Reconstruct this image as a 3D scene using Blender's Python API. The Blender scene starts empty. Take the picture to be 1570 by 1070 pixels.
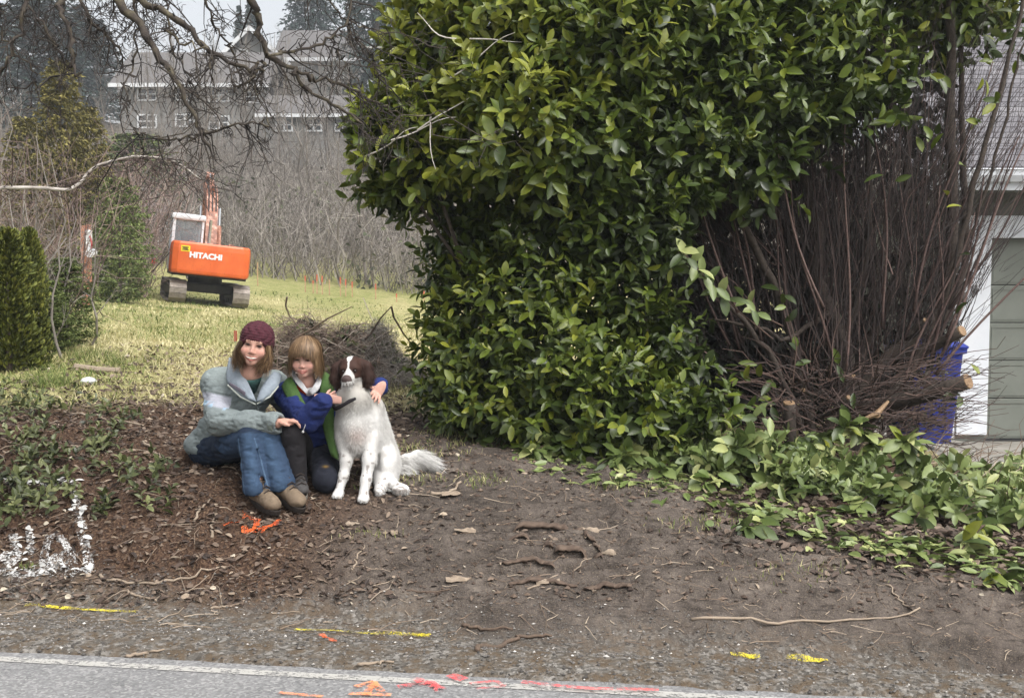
import bpy, bmesh, math, random
import numpy as np
from mathutils import Vector, Matrix, Euler

scn = bpy.context.scene
col = scn.collection
R = math.radians
rng = np.random.default_rng(7)
random.seed(7)

# ------------------------------------------------------------------ camera, sky, sun, exposure
EYE, PITCH, FOC = 1.6, R(3.78), 1740.0          # eye height (m), downward pitch, focal length in photo pixels
cam_d = bpy.data.cameras.new('camera')
cam_d.sensor_width = 36.0
cam_d.lens = 36.0 * FOC / 1570.0
cam_d.clip_start, cam_d.clip_end = 0.1, 2000.0
cam = bpy.data.objects.new('camera', cam_d)
col.objects.link(cam)
cam.location = (0, 0, EYE)
cam.rotation_euler = (R(90) - PITCH, 0, 0)
scn.camera = cam

SUN_EL, SUN_AZ = R(56), R(138)                  # azimuth clockwise from +Y: veiled sun high on the right
world = bpy.data.worlds.new('World')
scn.world = world
world.use_nodes = True
wn = world.node_tree
bg = wn.nodes['Background']
sky = wn.nodes.new('ShaderNodeTexSky')
sky.sky_type = 'NISHITA'
sky.sun_disc = False
sky.sun_elevation = SUN_EL
sky.sun_rotation = SUN_AZ
sky.air_density, sky.dust_density, sky.ozone_density = 1.0, 6.0, 1.0
hs = wn.nodes.new('ShaderNodeHueSaturation')
hs.inputs['Saturation'].default_value = 0.22     # overcast: nearly colourless
wn.links.new(sky.outputs[0], hs.inputs['Color'])
wn.links.new(hs.outputs[0], bg.inputs['Color'])
bg.inputs['Strength'].default_value = 0.15
sun_d = bpy.data.lights.new('sun', 'SUN')
sun_d.energy = 0.8
sun_d.angle = R(50)
sun_d.color = (1.0, 0.97, 0.93)
sun = bpy.data.objects.new('sun', sun_d)
col.objects.link(sun)
sd = Vector((math.sin(SUN_AZ) * math.cos(SUN_EL), math.cos(SUN_AZ) * math.cos(SUN_EL), math.sin(SUN_EL)))
sun.rotation_euler = sd.to_track_quat('Z', 'Y').to_euler()
sun.location = (0, -5, 30)
scn.view_settings.view_transform = 'Standard'
scn.view_settings.look = 'None'
scn.view_settings.exposure = 0.95
scn.view_settings.gamma = 1.0
scn.view_settings.use_curve_mapping = False
scn.cycles.max_bounces = 6
scn.cycles.transparent_max_bounces = 8

# ------------------------------------------------------------------ helpers
def at(px, py, Y):
    """photo pixel and depth -> world point"""
    u, v = (px - 785.0) / FOC, (535.0 - py) / FOC
    c, s = math.cos(PITCH), math.sin(PITCH)
    y, z = c + v * s, -s + v * c
    return Vector((u / y * Y, Y, EYE + z / y * Y))

def A(px, py, Y):
    return np.array(at(px, py, Y))

def to_px(P):
    P = np.asarray(P, float)
    c, s = math.cos(PITCH), math.sin(PITCH)
    x, y, z = P[..., 0], P[..., 1], P[..., 2] - EYE
    d = y * c - z * s
    return 785 + FOC * x / d, 535 - FOC * (y * s + z * c) / d

def hashn(ix, iy, iz=0, seed=0):
    n = (ix.astype(np.int64) * 374761393 + iy.astype(np.int64) * 668265263 + np.asarray(iz).astype(np.int64) * 2147483647 + seed * 974634777) & 0xFFFFFFFF
    n = ((n ^ (n >> 13)) * 1274126177) & 0xFFFFFFFF
    n = ((n ^ (n >> 16)) * 2246822519) & 0xFFFFFFFF
    n = n ^ (n >> 15)
    return (n & 0xFFFFFF) / float(0xFFFFFF)

def vnoise(x, y, seed=0):
    x, y = np.asarray(x, float), np.asarray(y, float)
    ix, iy = np.floor(x), np.floor(y)
    fx, fy = x - ix, y - iy
    fx, fy = fx * fx * (3 - 2 * fx), fy * fy * (3 - 2 * fy)
    ix, iy = ix.astype(np.int64), iy.astype(np.int64)
    h = lambda a, b: hashn(a, b, 0, seed)
    return (h(ix, iy) * (1 - fx) + h(ix + 1, iy) * fx) * (1 - fy) + (h(ix, iy + 1) * (1 - fx) + h(ix + 1, iy + 1) * fx) * fy

def fbm(x, y, oct=4, seed=0):
    t, a, s = 0.0, 0.5, 0.0
    for o in range(oct):
        t = t + a * vnoise(x * 2 ** o, y * 2 ** o, seed + o * 17); s += a; a *= 0.5
    return t / s                                  # 0..1

def vnoise3(P, seed=0):
    P = np.asarray(P, float)
    I = np.floor(P); f = P - I; f = f * f * (3 - 2 * f); I = I.astype(np.int64)
    out = 0
    for dx in (0, 1):
        for dy in (0, 1):
            for dz in (0, 1):
                w = (f[..., 0] if dx else 1 - f[..., 0]) * (f[..., 1] if dy else 1 - f[..., 1]) * (f[..., 2] if dz else 1 - f[..., 2])
                out = out + w * hashn(I[..., 0] + dx, I[..., 1] + dy, I[..., 2] + dz, seed)
    return out

def sstep(a, b, x):
    t = np.clip((np.asarray(x, float) - a) / (b - a), 0, 1)
    return t * t * (3 - 2 * t)

def nrm(v):
    v = np.asarray(v, float)
    return v / np.maximum(np.linalg.norm(v, axis=-1, keepdims=True), 1e-9)

class MB:
    """collects vertices and faces, then links ONE mesh object"""
    def __init__(s):
        s.V, s.F, s.M, s.T, s.n = [], [], [], [], 0
    def add(s, V, F, mat=0, tint=0.5):
        V = np.asarray(V, float).reshape(-1, 3)
        F = np.asarray(F, int)
        s.V.append(V); s.F.append(F + s.n)
        s.M.append(np.full(len(F), mat) if np.isscalar(mat) else np.asarray(mat))
        s.T.append(np.full(len(V), tint) if np.isscalar(tint) else np.asarray(tint, float))
        s.n += len(V)
    def mesh(s, name, mats, smooth=False):
        me = bpy.data.meshes.new(name)
        V = np.concatenate(s.V) if s.V else np.zeros((0, 3))
        me.vertices.add(len(V)); me.vertices.foreach_set('co', V.ravel())
        tot = np.concatenate([np.full(len(f), f.shape[1]) for f in s.F]) if s.F else np.zeros(0, int)
        flat = np.concatenate([f.ravel() for f in s.F]) if s.F else np.zeros(0, int)
        me.loops.add(len(flat)); me.loops.foreach_set('vertex_index', flat)
        me.polygons.add(len(tot))
        st = np.concatenate([[0], np.cumsum(tot)[:-1]]) if len(tot) else tot
        me.polygons.foreach_set('loop_start', st.astype(int)); me.polygons.foreach_set('loop_total', tot.astype(int))
        for m in (mats if isinstance(mats, (list, tuple)) else [mats]): me.materials.append(m)
        if len(tot):
            me.polygons.foreach_set('material_index', np.concatenate(s.M).astype(int))
            me.polygons.foreach_set('use_smooth', np.full(len(tot), smooth))
        a = me.attributes.new('tint', 'FLOAT', 'POINT')
        if len(V): a.data.foreach_set('value', np.concatenate(s.T))
        me.update(calc_edges=True); me.validate()
        return me
    def build(s, name, mats, parent=None, smooth=False):
        return link(name, s.mesh(name, mats, smooth), parent)

def link(name, me, parent=None):
    o = bpy.data.objects.new(name, me)
    col.objects.link(o)
    if parent is not None:
        o.parent = parent
        if parent.matrix_world != Matrix.Identity(4) or parent.location.length > 0:
            o.matrix_parent_inverse = world_of(parent).inverted()     # geometry is given in world space
    return o

def world_of(o):
    m = o.matrix_basis.copy()
    if o.parent is not None:
        m = world_of(o.parent) @ o.matrix_parent_inverse @ m
    return m

def tag(o, label=None, cat=None, group=None, kind=None):
    if label: o['label'] = label
    if cat: o['category'] = cat
    if group: o['group'] = group
    if kind: o['kind'] = kind
    return o

def thing(name, loc, label, cat, group=None):
    o = bpy.data.objects.new(name, None)
    col.objects.link(o)
    o.location = loc
    o.empty_display_size = 0.1
    return tag(o, label, cat, group)

def struct(o): o['kind'] = 'structure'; return o
def stuff(o): o['kind'] = 'stuff'; return o

def box(mb, lo, hi, mat=0, rot=None, c=None, tint=0.5, bev=0.0):
    lo, hi = np.array(lo, float), np.array(hi, float)
    if bev <= 0:
        V = np.array([[x, y, z] for x in (lo[0], hi[0]) for y in (lo[1], hi[1]) for z in (lo[2], hi[2])])
        F = [[0, 1, 3, 2], [4, 6, 7, 5], [0, 4, 5, 1], [2, 3, 7, 6], [0, 2, 6, 4], [1, 5, 7, 3]]
        if rot is not None:
            c0 = (lo + hi) / 2 if c is None else np.array(c)
            V = (V - c0) @ np.array(rot).T + c0
        mb.add(V, F, mat, tint); return
    bm = bmesh.new()
    bmesh.ops.create_cube(bm, size=1.0)
    for v in bm.verts: v.co = Vector([lo[i] + (v.co[i] + .5) * (hi[i] - lo[i]) for i in range(3)])
    bmesh.ops.bevel(bm, geom=list(bm.edges), offset=bev, segments=2, affect='EDGES', profile=0.6)
    add_bm(mb, bm, mat, tint, rot, (lo + hi) / 2 if c is None else c)

def add_bm(mb, bm, mat=0, tint=0.5, rot=None, c=(0, 0, 0)):
    bm.verts.index_update()
    V = np.array([v.co[:] for v in bm.verts])
    if rot is not None: V = (V - np.array(c)) @ np.array(rot).T + np.array(c)
    by = {}
    for f in bm.faces: by.setdefault(len(f.verts), []).append([v.index for v in f.verts])
    n0 = mb.n; first = True
    for k, fs in by.items():
        if first: mb.add(V, fs, mat, tint); first = False
        else:
            mb.F.append(np.array(fs) + n0); mb.M.append(np.full(len(fs), mat))
    bm.free()

def tube(mb, P, rad, sides=5, mat=0, tint=0.5, cap=True):
    P = np.asarray(P, float); n = len(P)
    rad = np.broadcast_to(np.asarray(rad, float), (n,)) if np.ndim(rad) else np.full(n, rad)
    T = nrm(np.gradient(P, axis=0))
    up = np.array([0, 0, 1.0]) if abs(T[:, 2]).mean() < .8 else np.array([1.0, 0, 0])
    a = nrm(np.cross(T, up)); b = np.cross(T, a)
    th = np.arange(sides) * 2 * np.pi / sides
    V = P[:, None] + rad[:, None, None] * (np.cos(th)[None, :, None] * a[:, None] + np.sin(th)[None, :, None] * b[:, None])
    i = np.arange(n - 1)[:, None] * sides; j = np.arange(sides); k = (j + 1) % sides
    F = np.stack([i + j, i + k, i + sides + k, i + sides + j], -1).reshape(-1, 4)
    tt = tint if np.isscalar(tint) else np.repeat(tint, sides)
    mb.add(V.reshape(-1, 3), F, mat, tt)
    if cap and sides > 2:
        n0 = mb.n - n * sides
        for ring, rev in ((0, 1), (n - 1, 0)):
            f = n0 + ring * sides + np.arange(sides)
            mb.F.append((f[::-1] if rev else f)[None]); mb.M.append(np.full(1, mat))

def twigs(mb, P0, P1, r0, r1, bend=0.06, seg=3, sides=3, tint=0.5, mat=0):
    """many thin bent twigs at once"""
    P0, P1 = np.asarray(P0, float), np.asarray(P1, float); n = len(P0)
    if n == 0: return
    L = np.linalg.norm(P1 - P0, axis=1, keepdims=True)
    off = rng.normal(size=(n, 3)) * L * bend; off2 = rng.normal(size=(n, 3)) * L * bend * .5
    t = np.linspace(0, 1, seg + 1)[None, :, None]
    P = P0[:, None] * (1 - t) + P1[:, None] * t + off[:, None] * np.sin(t * np.pi) + off2[:, None] * np.sin(2 * np.pi * t)
    D = nrm(P1 - P0); up = np.where(np.abs(D[:, 2:3]) < .8, np.array([[0, 0, 1.0]]), np.array([[1.0, 0, 0]]))
    a = nrm(np.cross(D, up)); b = np.cross(D, a)
    r = (np.broadcast_to(r0, (n,))[:, None] * (1 - t[..., 0]) + np.broadcast_to(r1, (n,))[:, None] * t[..., 0])
    th = np.arange(sides) * 2 * np.pi / sides + .3
    ring = np.cos(th)[None, :, None] * a[:, None] + np.sin(th)[None, :, None] * b[:, None]
    V = P[:, :, None] + r[:, :, None, None] * ring[:, None]
    base = (np.arange(n) * (seg + 1) * sides)[:, None, None]
    i = (np.arange(seg) * sides)[None, :, None]; j = np.arange(sides)[None, None]; k = (j + 1) % sides
    F = np.stack(np.broadcast_arrays(base + i + j, base + i + k, base + i + sides + k, base + i + sides + j), -1).reshape(-1, 4)
    tt = np.repeat(np.broadcast_to(tint, (n,)), (seg + 1) * sides)
    mb.add(V.reshape(-1, 3), F, mat, tt)
    return P

def leaf_template(kind='laurel'):
    """local leaf: x along, y side, z normal; returns V, quads/tris as index list"""
    if kind == 'laurel':
        t = np.array([0, .22, .5, .78, 1.0]); w = np.array([.06, .36, .5, .38, .0]); fold = .10; droop = .16
    elif kind == 'ivy':
        t = np.array([0, .2, .45, .75, 1.0]); w = np.array([.1, .6, .55, .3, 0]); fold = .12; droop = .1
    else:
        t = np.array([0, .3, .6, .85, 1.0]); w = np.array([.05, .45, .5, .25, 0]); fold = .25; droop = -.2
    mid = np.stack([t, 0 * t, -droop * t ** 2], 1)
    l = np.stack([t[:4], w[:4], fold * w[:4] * 2 - droop * t[:4] ** 2], 1)
    r = l * np.array([1, -1, 1])
    V = np.concatenate([mid, l, r])                # 0-4 mid, 5-8 left, 9-12 right
    Q = [[0, 1, 6, 5], [1, 2, 7, 6], [2, 3, 8, 7], [1, 0, 9, 10], [2, 1, 10, 11], [3, 2, 11, 12]]
    Tt = [[3, 4, 8], [4, 3, 12]]
    return V, np.array(Q), np.array(Tt)

def leaf_frames(D, N):
    D = nrm(D); S = nrm(np.cross(N, D)); N2 = np.cross(D, S)
    return D, S, N2

def leaves(mb, B, D, N, L, W, tint=0.5, mat=0, kind='laurel'):
    B = np.asarray(B, float); n = len(B)
    if n == 0: return
    V, Q, T = leaf_template(kind)
    D, S, N2 = leaf_frames(D, N)
    L = np.broadcast_to(L, (n,)); W = np.broadcast_to(W, (n,))
    curl = rng.uniform(.3, 1.7, n)
    P = B[:, None] + D[:, None] * (V[None, :, 0:1] * L[:, None, None]) + S[:, None] * (V[None, :, 1:2] * W[:, None, None]) \
        + N2[:, None] * (V[None, :, 2:3] * L[:, None, None] * curl[:, None, None])
    base = (np.arange(n) * len(V))[:, None, None]
    tt = np.repeat(np.broadcast_to(tint, (n,)), len(V))
    mb.add(P.reshape(-1, 3), (base + Q[None]).reshape(-1, 4), mat, tt)
    m = np.full(n * len(T), mat)
    mb.F.append((base + T[None]).reshape(-1, 3) + mb.n - n * len(V)); mb.M.append(m)

_leafmesh = {}
def leaf_object(name, parent, b, d, n_, L, W, mat, kind='laurel', pinv=None):
    key = (mat.name, kind)
    if key not in _leafmesh:
        mb = MB(); V, Q, T = leaf_template(kind); mb.add(V, Q); mb.F.append(T); mb.M.append(np.zeros(len(T)))
        _leafmesh[key] = mb.mesh('leaf', mat, True)
    D, S, N2 = leaf_frames(np.array([d]), np.array([n_]))
    D, S, N2 = D[0], S[0], N2[0]
    M = Matrix(((D[0] * L, S[0] * W, N2[0] * L, b[0]), (D[1] * L, S[1] * W, N2[1] * L, b[1]), (D[2] * L, S[2] * W, N2[2] * L, b[2]), (0, 0, 0, 1)))
    o = bpy.data.objects.new(name, _leafmesh[key]); col.objects.link(o)
    o.parent = parent
    o.matrix_basis = (pinv if pinv is not None else world_of(parent).inverted()) @ M
    return o

def loft(mb, rings, mat=0, caps=True):
    n = len(rings[0]); V = np.concatenate([np.asarray(r, float) for r in rings]); m = len(rings)
    i = np.arange(m - 1)[:, None] * n; j = np.arange(n); k = (j + 1) % n
    mb.add(V, np.stack([i + j, i + k, i + n + k, i + n + j], -1).reshape(-1, 4), mat)
    if caps:
        for r, rv in ((0, 1), (m - 1, 0)):
            f = mb.n - m * n + r * n + np.arange(n); mb.F.append((f[::-1] if rv else f)[None]); mb.M.append(np.full(1, mat))

# ------------------------------------------------------------------ materials
def lin(r, g, b):
    f = lambda c: ((c / 255 + .055) / 1.055) ** 2.4 if c > 10 else c / 255 / 12.92
    return (f(r), f(g), f(b), 1)

class NT:
    def __init__(s, name):
        s.m = bpy.data.materials.new(name); s.m.use_nodes = True; s.t = s.m.node_tree; s.b = s.t.nodes['Principled BSDF']
    def n(s, typ, ins={}, **kw):
        nd = s.t.nodes.new(typ)
        for k, v in kw.items(): setattr(nd, k, v)
        for k, v in ins.items():
            if hasattr(v, 'node'): s.t.links.new(v, nd.inputs[k])
            else: nd.inputs[k].default_value = v
        return nd
    def set(s, **kw):
        for k, v in kw.items():
            k = k.replace('_', ' ')
            if hasattr(v, 'node'): s.t.links.new(v, s.b.inputs[k])
            else: s.b.inputs[k].default_value = v
    def coord(s, obj=True): return s.n('ShaderNodeTexCoord').outputs['Object' if obj else 'Generated']
    def pos(s): return s.n('ShaderNodeNewGeometry').outputs['Position']
    def noise(s, scale, detail=4, vec=None, rough=.6): 
        return s.n('ShaderNodeTexNoise', {'Scale': scale, 'Detail': detail, 'Roughness': rough, 'Vector': vec or s.pos()}).outputs['Fac']
    def ramp(s, fac, stops):
        nd = s.n('ShaderNodeValToRGB', {'Fac': fac}); e = nd.color_ramp.elements
        while len(e) < len(stops): e.new(.5)
        for x, (p, c) in zip(e, stops): x.position = p; x.color = c if len(c) == 4 else (*c, 1)
        return nd.outputs[0]
    def mix(s, f, a, b, typ='MIX'):
        nd = s.n('ShaderNodeMixRGB', {'Fac': f, 'Color1': a, 'Color2': b}, blend_type=typ); return nd.outputs[0]
    def math(s, op, a, b=0.0, clamp=False):
        nd = s.n('ShaderNodeMath', {0: a, 1: b}, operation=op, use_clamp=clamp); return nd.outputs[0]
    def attr(s, name): return s.n('ShaderNodeAttribute', attribute_name=name).outputs['Fac']
    def acol(s, name): return s.n('ShaderNodeAttribute', attribute_name=name).outputs['Color']
    def bump(s, h, strength=.4, dist=.02):
        nd = s.n('ShaderNodeBump', {'Height': h, 'Strength': strength, 'Distance': dist}); s.t.links.new(nd.outputs[0], s.b.inputs['Normal'])

def plain(name, c1, c2=None, scale=20, rough=.7, bump=.2, dist=.005, metal=0.0, spec=.5, stretch=None):
    t = NT(name); v = t.pos()
    if stretch: v = t.n('ShaderNodeMapping', {'Vector': v, 'Scale': stretch}).outputs[0]
    nz = t.noise(scale, 5, v)
    t.set(Base_Color=t.ramp(nz, [(.3, c1), (.7, c2 or c1)]), Roughness=rough, Metallic=metal, Specular_IOR_Level=spec)
    if bump: t.bump(nz, bump, dist)
    return t.m

def tinted(name, stops, rough=.6, nscale=30, namp=.25, rand=False, spec=.5, bump=.0, transl=0.0, dist=.004):
    """colour from a per-piece tint (attribute or per-object random) plus grain"""
    t = NT(name)
    f = t.n('ShaderNodeObjectInfo').outputs['Random'] if rand else t.attr('tint')
    nz = t.noise(nscale, 4)
    f2 = t.math('ADD', f, t.math('MULTIPLY', t.math('SUBTRACT', nz, .5), namp), True)
    c = t.ramp(f2, stops)
    t.set(Base_Color=c, Roughness=rough, Specular_IOR_Level=spec)
    if bump: t.bump(nz, bump, dist)
    if transl:
        tr = t.n('ShaderNodeBsdfTranslucent', {'Color': c})
        mx = t.n('ShaderNodeMixShader', {0: transl, 1: t.b.outputs[0], 2: tr.outputs[0]})
        t.t.links.new(mx.outputs[0], t.t.nodes['Material Output'].inputs['Surface'])
    return t.m

LAUREL = [(0, lin(38, 48, 22)), (.35, lin(60, 76, 28)), (.65, lin(90, 104, 32)), (1, lin(132, 136, 48))]
M = {}
M['laurel'] = tinted('laurel_leaf_mass', LAUREL, .42, 25, .35, transl=.16)
M['laurel_leaf'] = tinted('laurel_leaf', LAUREL, .38, 25, .35, rand=True, transl=.12)
CUT = [(0, lin(62, 76, 40)), (.4, lin(94, 110, 58)), (.75, lin(122, 134, 80)), (1, lin(160, 164, 108))]
M['cut'] = tinted('cut_leaf_mass', CUT, .45, 25, .3, transl=.1)
M['cut_leaf'] = tinted('cut_leaf', CUT, .42, 25, .3, rand=True, transl=.1)
M['twig'] = tinted('twig_bark', [(0, lin(44, 35, 32)), (.5, lin(78, 60, 53)), (1, lin(112, 92, 80))], .85, 60, .5)
M['redtwig'] = tinted('reddish_twig_bark', [(0, lin(22, 17, 16)), (.5, lin(40, 31, 29)), (.85, lin(64, 48, 44)), (1, lin(104, 84, 78))], .85, 60, .4)
M['bark'] = tinted('bark', [(0, lin(40, 34, 30)), (.5, lin(78, 68, 60)), (1, lin(122, 112, 100))], .9, 35, .9, bump=.8, dist=.01)
M['mossbark'] = tinted('lichen_bark', [(0, lin(28, 24, 23)), (.5, lin(54, 47, 42)), (.8, lin(76, 69, 56)), (1, lin(112, 106, 84))], .9, 40, 1.0, bump=.8, dist=.006)
M['palebark'] = tinted('pale_bark', [(0, lin(92, 84, 78)), (.5, lin(158, 150, 142)), (1, lin(206, 200, 192))], .8, 22, .9, bump=.4)
M['cutwood'] = plain('cut_wood', lin(118, 92, 66), lin(150, 124, 94), 60, .7)
M['greytwig'] = tinted('grey_thicket_twig', [(0, lin(74, 68, 62)), (.5, lin(112, 105, 98)), (1, lin(152, 146, 138))], .9, 10, .3)
M['stick'] = tinted('dead_stick', [(0, lin(62, 50, 42)), (.5, lin(112, 95, 80)), (1, lin(160, 146, 128))], .9, 50, .4)
M['litter'] = tinted('leaf_litter', [(0, lin(50, 41, 36)), (.35, lin(84, 69, 59)), (.6, lin(108, 93, 80)), (.85, lin(146, 130, 112)), (1, lin(178, 168, 150))], .8, 60, .3)
M['stone'] = tinted('gravel_stone', [(0, lin(58, 55, 52)), (.5, lin(98, 94, 90)), (.9, lin(136, 132, 126)), (1, lin(196, 192, 186))], .85, 80, .3)
M['ivy'] = tinted('ivy_leaf', [(0, lin(40, 46, 26)), (.5, lin(72, 80, 44)), (1, lin(120, 124, 80))], .45, 40, .3, transl=.08)
M['white'] = plain('white_paint', lin(206, 208, 210), lin(222, 224, 226), 6, .5, .05)
# ------------------------------------------------------------------ ground
E0, E1 = at(0, 1003, 4.6), at(1200, 1066, 4.3)
def road_hit(px, py):
    d = at(px, py, 1.0) - Vector((0, 0, EYE)); k = -EYE / d.z; return np.array([d.x * k, d.y * k])
E0, E1 = road_hit(0, 1003), road_hit(1200, 1066)
rd = (E1 - E0) / np.linalg.norm(E1 - E0)          # along the road
rn = np.array([-rd[1], rd[0]]) * (1 if rd[0] > 0 else -1)   # away from the road
def vdist(X, Y): return (X - E0[0]) * rn[0] + (Y - E0[1]) * rn[1]
def udist(X, Y): return (X - E0[0]) * rd[0] + (Y - E0[1]) * rd[1]

CTRL = [(-250, 880, 5.9), (-250, 700, 7.2), (-250, 590, 10), (0, 880, 5.75), (0, 790, 6.1), (0, 700, 7.0), (0, 600, 8.8), (60, 570, 10.3), (200, 870, 5.85), (200, 800, 6.2), (200, 700, 7.1),
        (200, 600, 9.2), (400, 880, 5.75), (400, 788, 6.35), (300, 715, 6.9), (360, 716, 6.8), (400, 640, 8.5), (420, 600, 9.5), (560, 870, 5.8), (560, 766, 6.5), (640, 700, 7.3), (620, 640, 8.6),
        (800, 880, 5.75), (800, 800, 6.3), (800, 700, 7.3), (750, 650, 8.8), (1000, 900, 5.65), (1000, 800, 6.4), (1000, 740, 7.1), (1000, 680, 8.6), (1250, 900, 5.65), (1250, 800, 6.5),
        (1250, 720, 7.8), (1270, 655, 9.3), (1500, 900, 5.7), (1500, 835, 6.4), (1500, 750, 8.3), (1500, 700, 10.3), (1480, 677, 12), (1700, 677, 12), (1700, 850, 6.4), (160, 530, 13), (300, 540, 12.5), (450, 560, 12), (600, 560, 12),
        (160, 475, 22), (420, 480, 24), (560, 500, 24), (265, 459, 33), (362, 474, 32), (380, 432, 42), (500, 447, 42), (640, 462, 42), (800, 480, 42), (130, 432, 34), (220, 412, 42), (0, 430, 32), (-300, 430, 32),
        (1000, 500, 42), (1000, 560, 20), (1570, 500, 42), (1570, 580, 20), (900, 600, 13)]
cp, cz = [], []
for px, py, Y in CTRL:
    p = at(px, py, Y); cp.append((p.x, p.y)); cz.append(p.z)
for X, Y, z in [(-30, 62, 5.4), (-10, 62, 5.2), (10, 62, 4.6), (40, 62, 3.5), (-40, 85, 10.5), (-20, 85, 10.4), (0, 85, 10), (40, 85, 8.5), (-60, 140, 21), (0, 140, 21), (60, 140, 18), (-100, 50, 5), (110, 40, 0), (-150, 300, 26), (0, 300, 28), (200, 300, 24), (-30, 8, .6), (-12, 7, .6), (30, 8, .0), (14, 7, 0), (-40, 20, 1.5), (40, 16, -.2), (-9, 8.5, .7), (8.5, 8, -.02)]:
    cp.append((X, Y)); cz.append(z)
cp, cz = np.array(cp), np.array(cz)
def warp(X, Y):
    g = np.maximum(Y, 1.0); return np.stack([X / (1.0 + .10 * g) * 1.7, 5.0 * np.log(g)], -1)
cw = warp(cp[:, 0], cp[:, 1])
K = np.linalg.norm(cw[:, None] - cw[None], axis=-1)
n_ = len(cw); Am = np.zeros((n_ + 3, n_ + 3)); Am[:n_, :n_] = K + np.eye(n_) * 0.002
Pm = np.concatenate([np.ones((n_, 1)), cw], 1); Am[:n_, n_:] = Pm; Am[n_:, :n_] = Pm.T
wts = np.linalg.solve(Am, np.concatenate([cz, np.zeros(3)]))
def base_z(X, Y):
    X, Y = np.asarray(X, float), np.asarray(Y, float)
    w = warp(X, Y); out = wts[n_] + w[..., 0] * wts[n_ + 1] + w[..., 1] * wts[n_ + 2]
    for i in range(n_): out = out + wts[i] * np.hypot(w[..., 0] - cw[i, 0], w[..., 1] - cw[i, 1])
    return out
def drive_mask(X, Y):                              # concrete driveway by the garage
    return sstep(3.55, 3.75, X - (Y - 9) * -.05) * sstep(7.9, 8.2, Y) * sstep(13.5, 13.0, Y)
def ground_z(X, Y, fine=True):
    X, Y = np.asarray(X, float), np.asarray(Y, float)
    v = vdist(X, Y); u = udist(X, Y)
    k = sstep(.25, 1.15, v)
    b = base_z(X, np.maximum(Y, 4.6))
    b = np.where(Y < 4.6, np.minimum(b, .1), b)
    edge = .022 * (fbm(u * 4, v * 0 + 3, 3, 5) - .5) + .05 * (fbm(u * 1.3, v * 0, 2, 9) - .5)
    shoulder = -.035 + .047 * sstep(-.02, .05, v + edge) + .02 * sstep(0, .6, v)
    z = shoulder * (1 - k) + b * k
    dm = drive_mask(X, Y)
    amp = sstep(.6, 1.2, v) * (1 - dm) * (1 - .7 * sstep(10, 40, Y))
    z = z + amp * .10 * (fbm(X * 1.1 + 7, Y * 1.1, 3, 3) - .5)
    if fine:
        left = sstep(-.4, -1.2, X)                 # rougher under the ivy, on the leafy bank
        near = sstep(12, 8, Y)
        z = z + near * amp * ((.045 + .05 * left) * (fbm(X * 5, Y * 6, 3, 11) - .5) + .022 * (fbm(X * 19, Y * 22, 2, 21) - .5))
        z = z + near * sstep(.0, .2, v) * .010 * (fbm(X * 30, Y * 32, 2, 33) - .5)
        # bars of soil squeezed up by the excavator's track shoes
        tx = (X - .19) / .40; ty = (Y - 6.06) / .34
        m = np.exp(-np.abs(tx) ** 6) * np.exp(-np.abs(ty) ** 6)
        yy = Y - .10 * (X - .1) + .03 * (fbm(X * 3, Y * 3, 2, 41) - .5) + .04 * np.cos((X - .16) * 4)
        saw = (yy / .105) % 1.0
        bar = fbm(X * 4, np.floor(yy / .105) * 3.3, 2, 43); z = z + m * (.050 * np.sin(np.clip(saw, 0, 1) * np.pi) ** .6 * (.3 + 1.1 * bar) - .085 * np.exp(-((saw - .5 - .49 * np.sign(saw - .5)) / .13) ** 2) * sstep(.25, .55, bar) - .015)
        # raised lip of the track print
        z = z + .05 * np.exp(-((X - .62 - .2 * (6.3 - Y)) / .05) ** 2) * sstep(5.8, 6.0, Y) * sstep(6.75, 6.5, Y) * fbm(X * 9, Y * 9, 2, 47) * 1.6
        # sweeping shallow grooves on the compacted dirt to the right
        g = sstep(.3, .9, X) * sstep(3.2, 2.2, X) * sstep(5.4, 5.6, Y) * sstep(7.0, 6.4, Y)
        z = z + g * .030 * (vnoise(X * 1.2, (Y + .25 * np.sin(X * 1.1)) * 22, 51) - .5)
        # a ragged cut edge and a rut running off to the right of the print
        z = z - .05 * np.exp(-((Y - (5.92 + .10 * np.sin(X * 2.1) + .05 * (fbm(X * 5, X * 0, 2, 53) - .5))) / .035) ** 2) * sstep(-.9, -.6, X) * sstep(.0, -.25, X) \
            - .035 * np.exp(-((Y - (6.35 - .16 * (X - .6))) / .06) ** 2) * sstep(.6, .8, X) * sstep(2.6, 2.0, X) - .035 * np.exp(-((Y - (5.86 + .05 * (X - .6))) / .05) ** 2) * sstep(.6, .8, X) * sstep(3.0, 2.4, X)
        cl = vnoise(X * 13, Y * 15, 71); z = z + near * amp * .045 * np.clip(cl - .72, 0, 1) / .28 * (fbm(X * 1.3, Y * 1.3, 2, 73) > .45)
    return z

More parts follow.
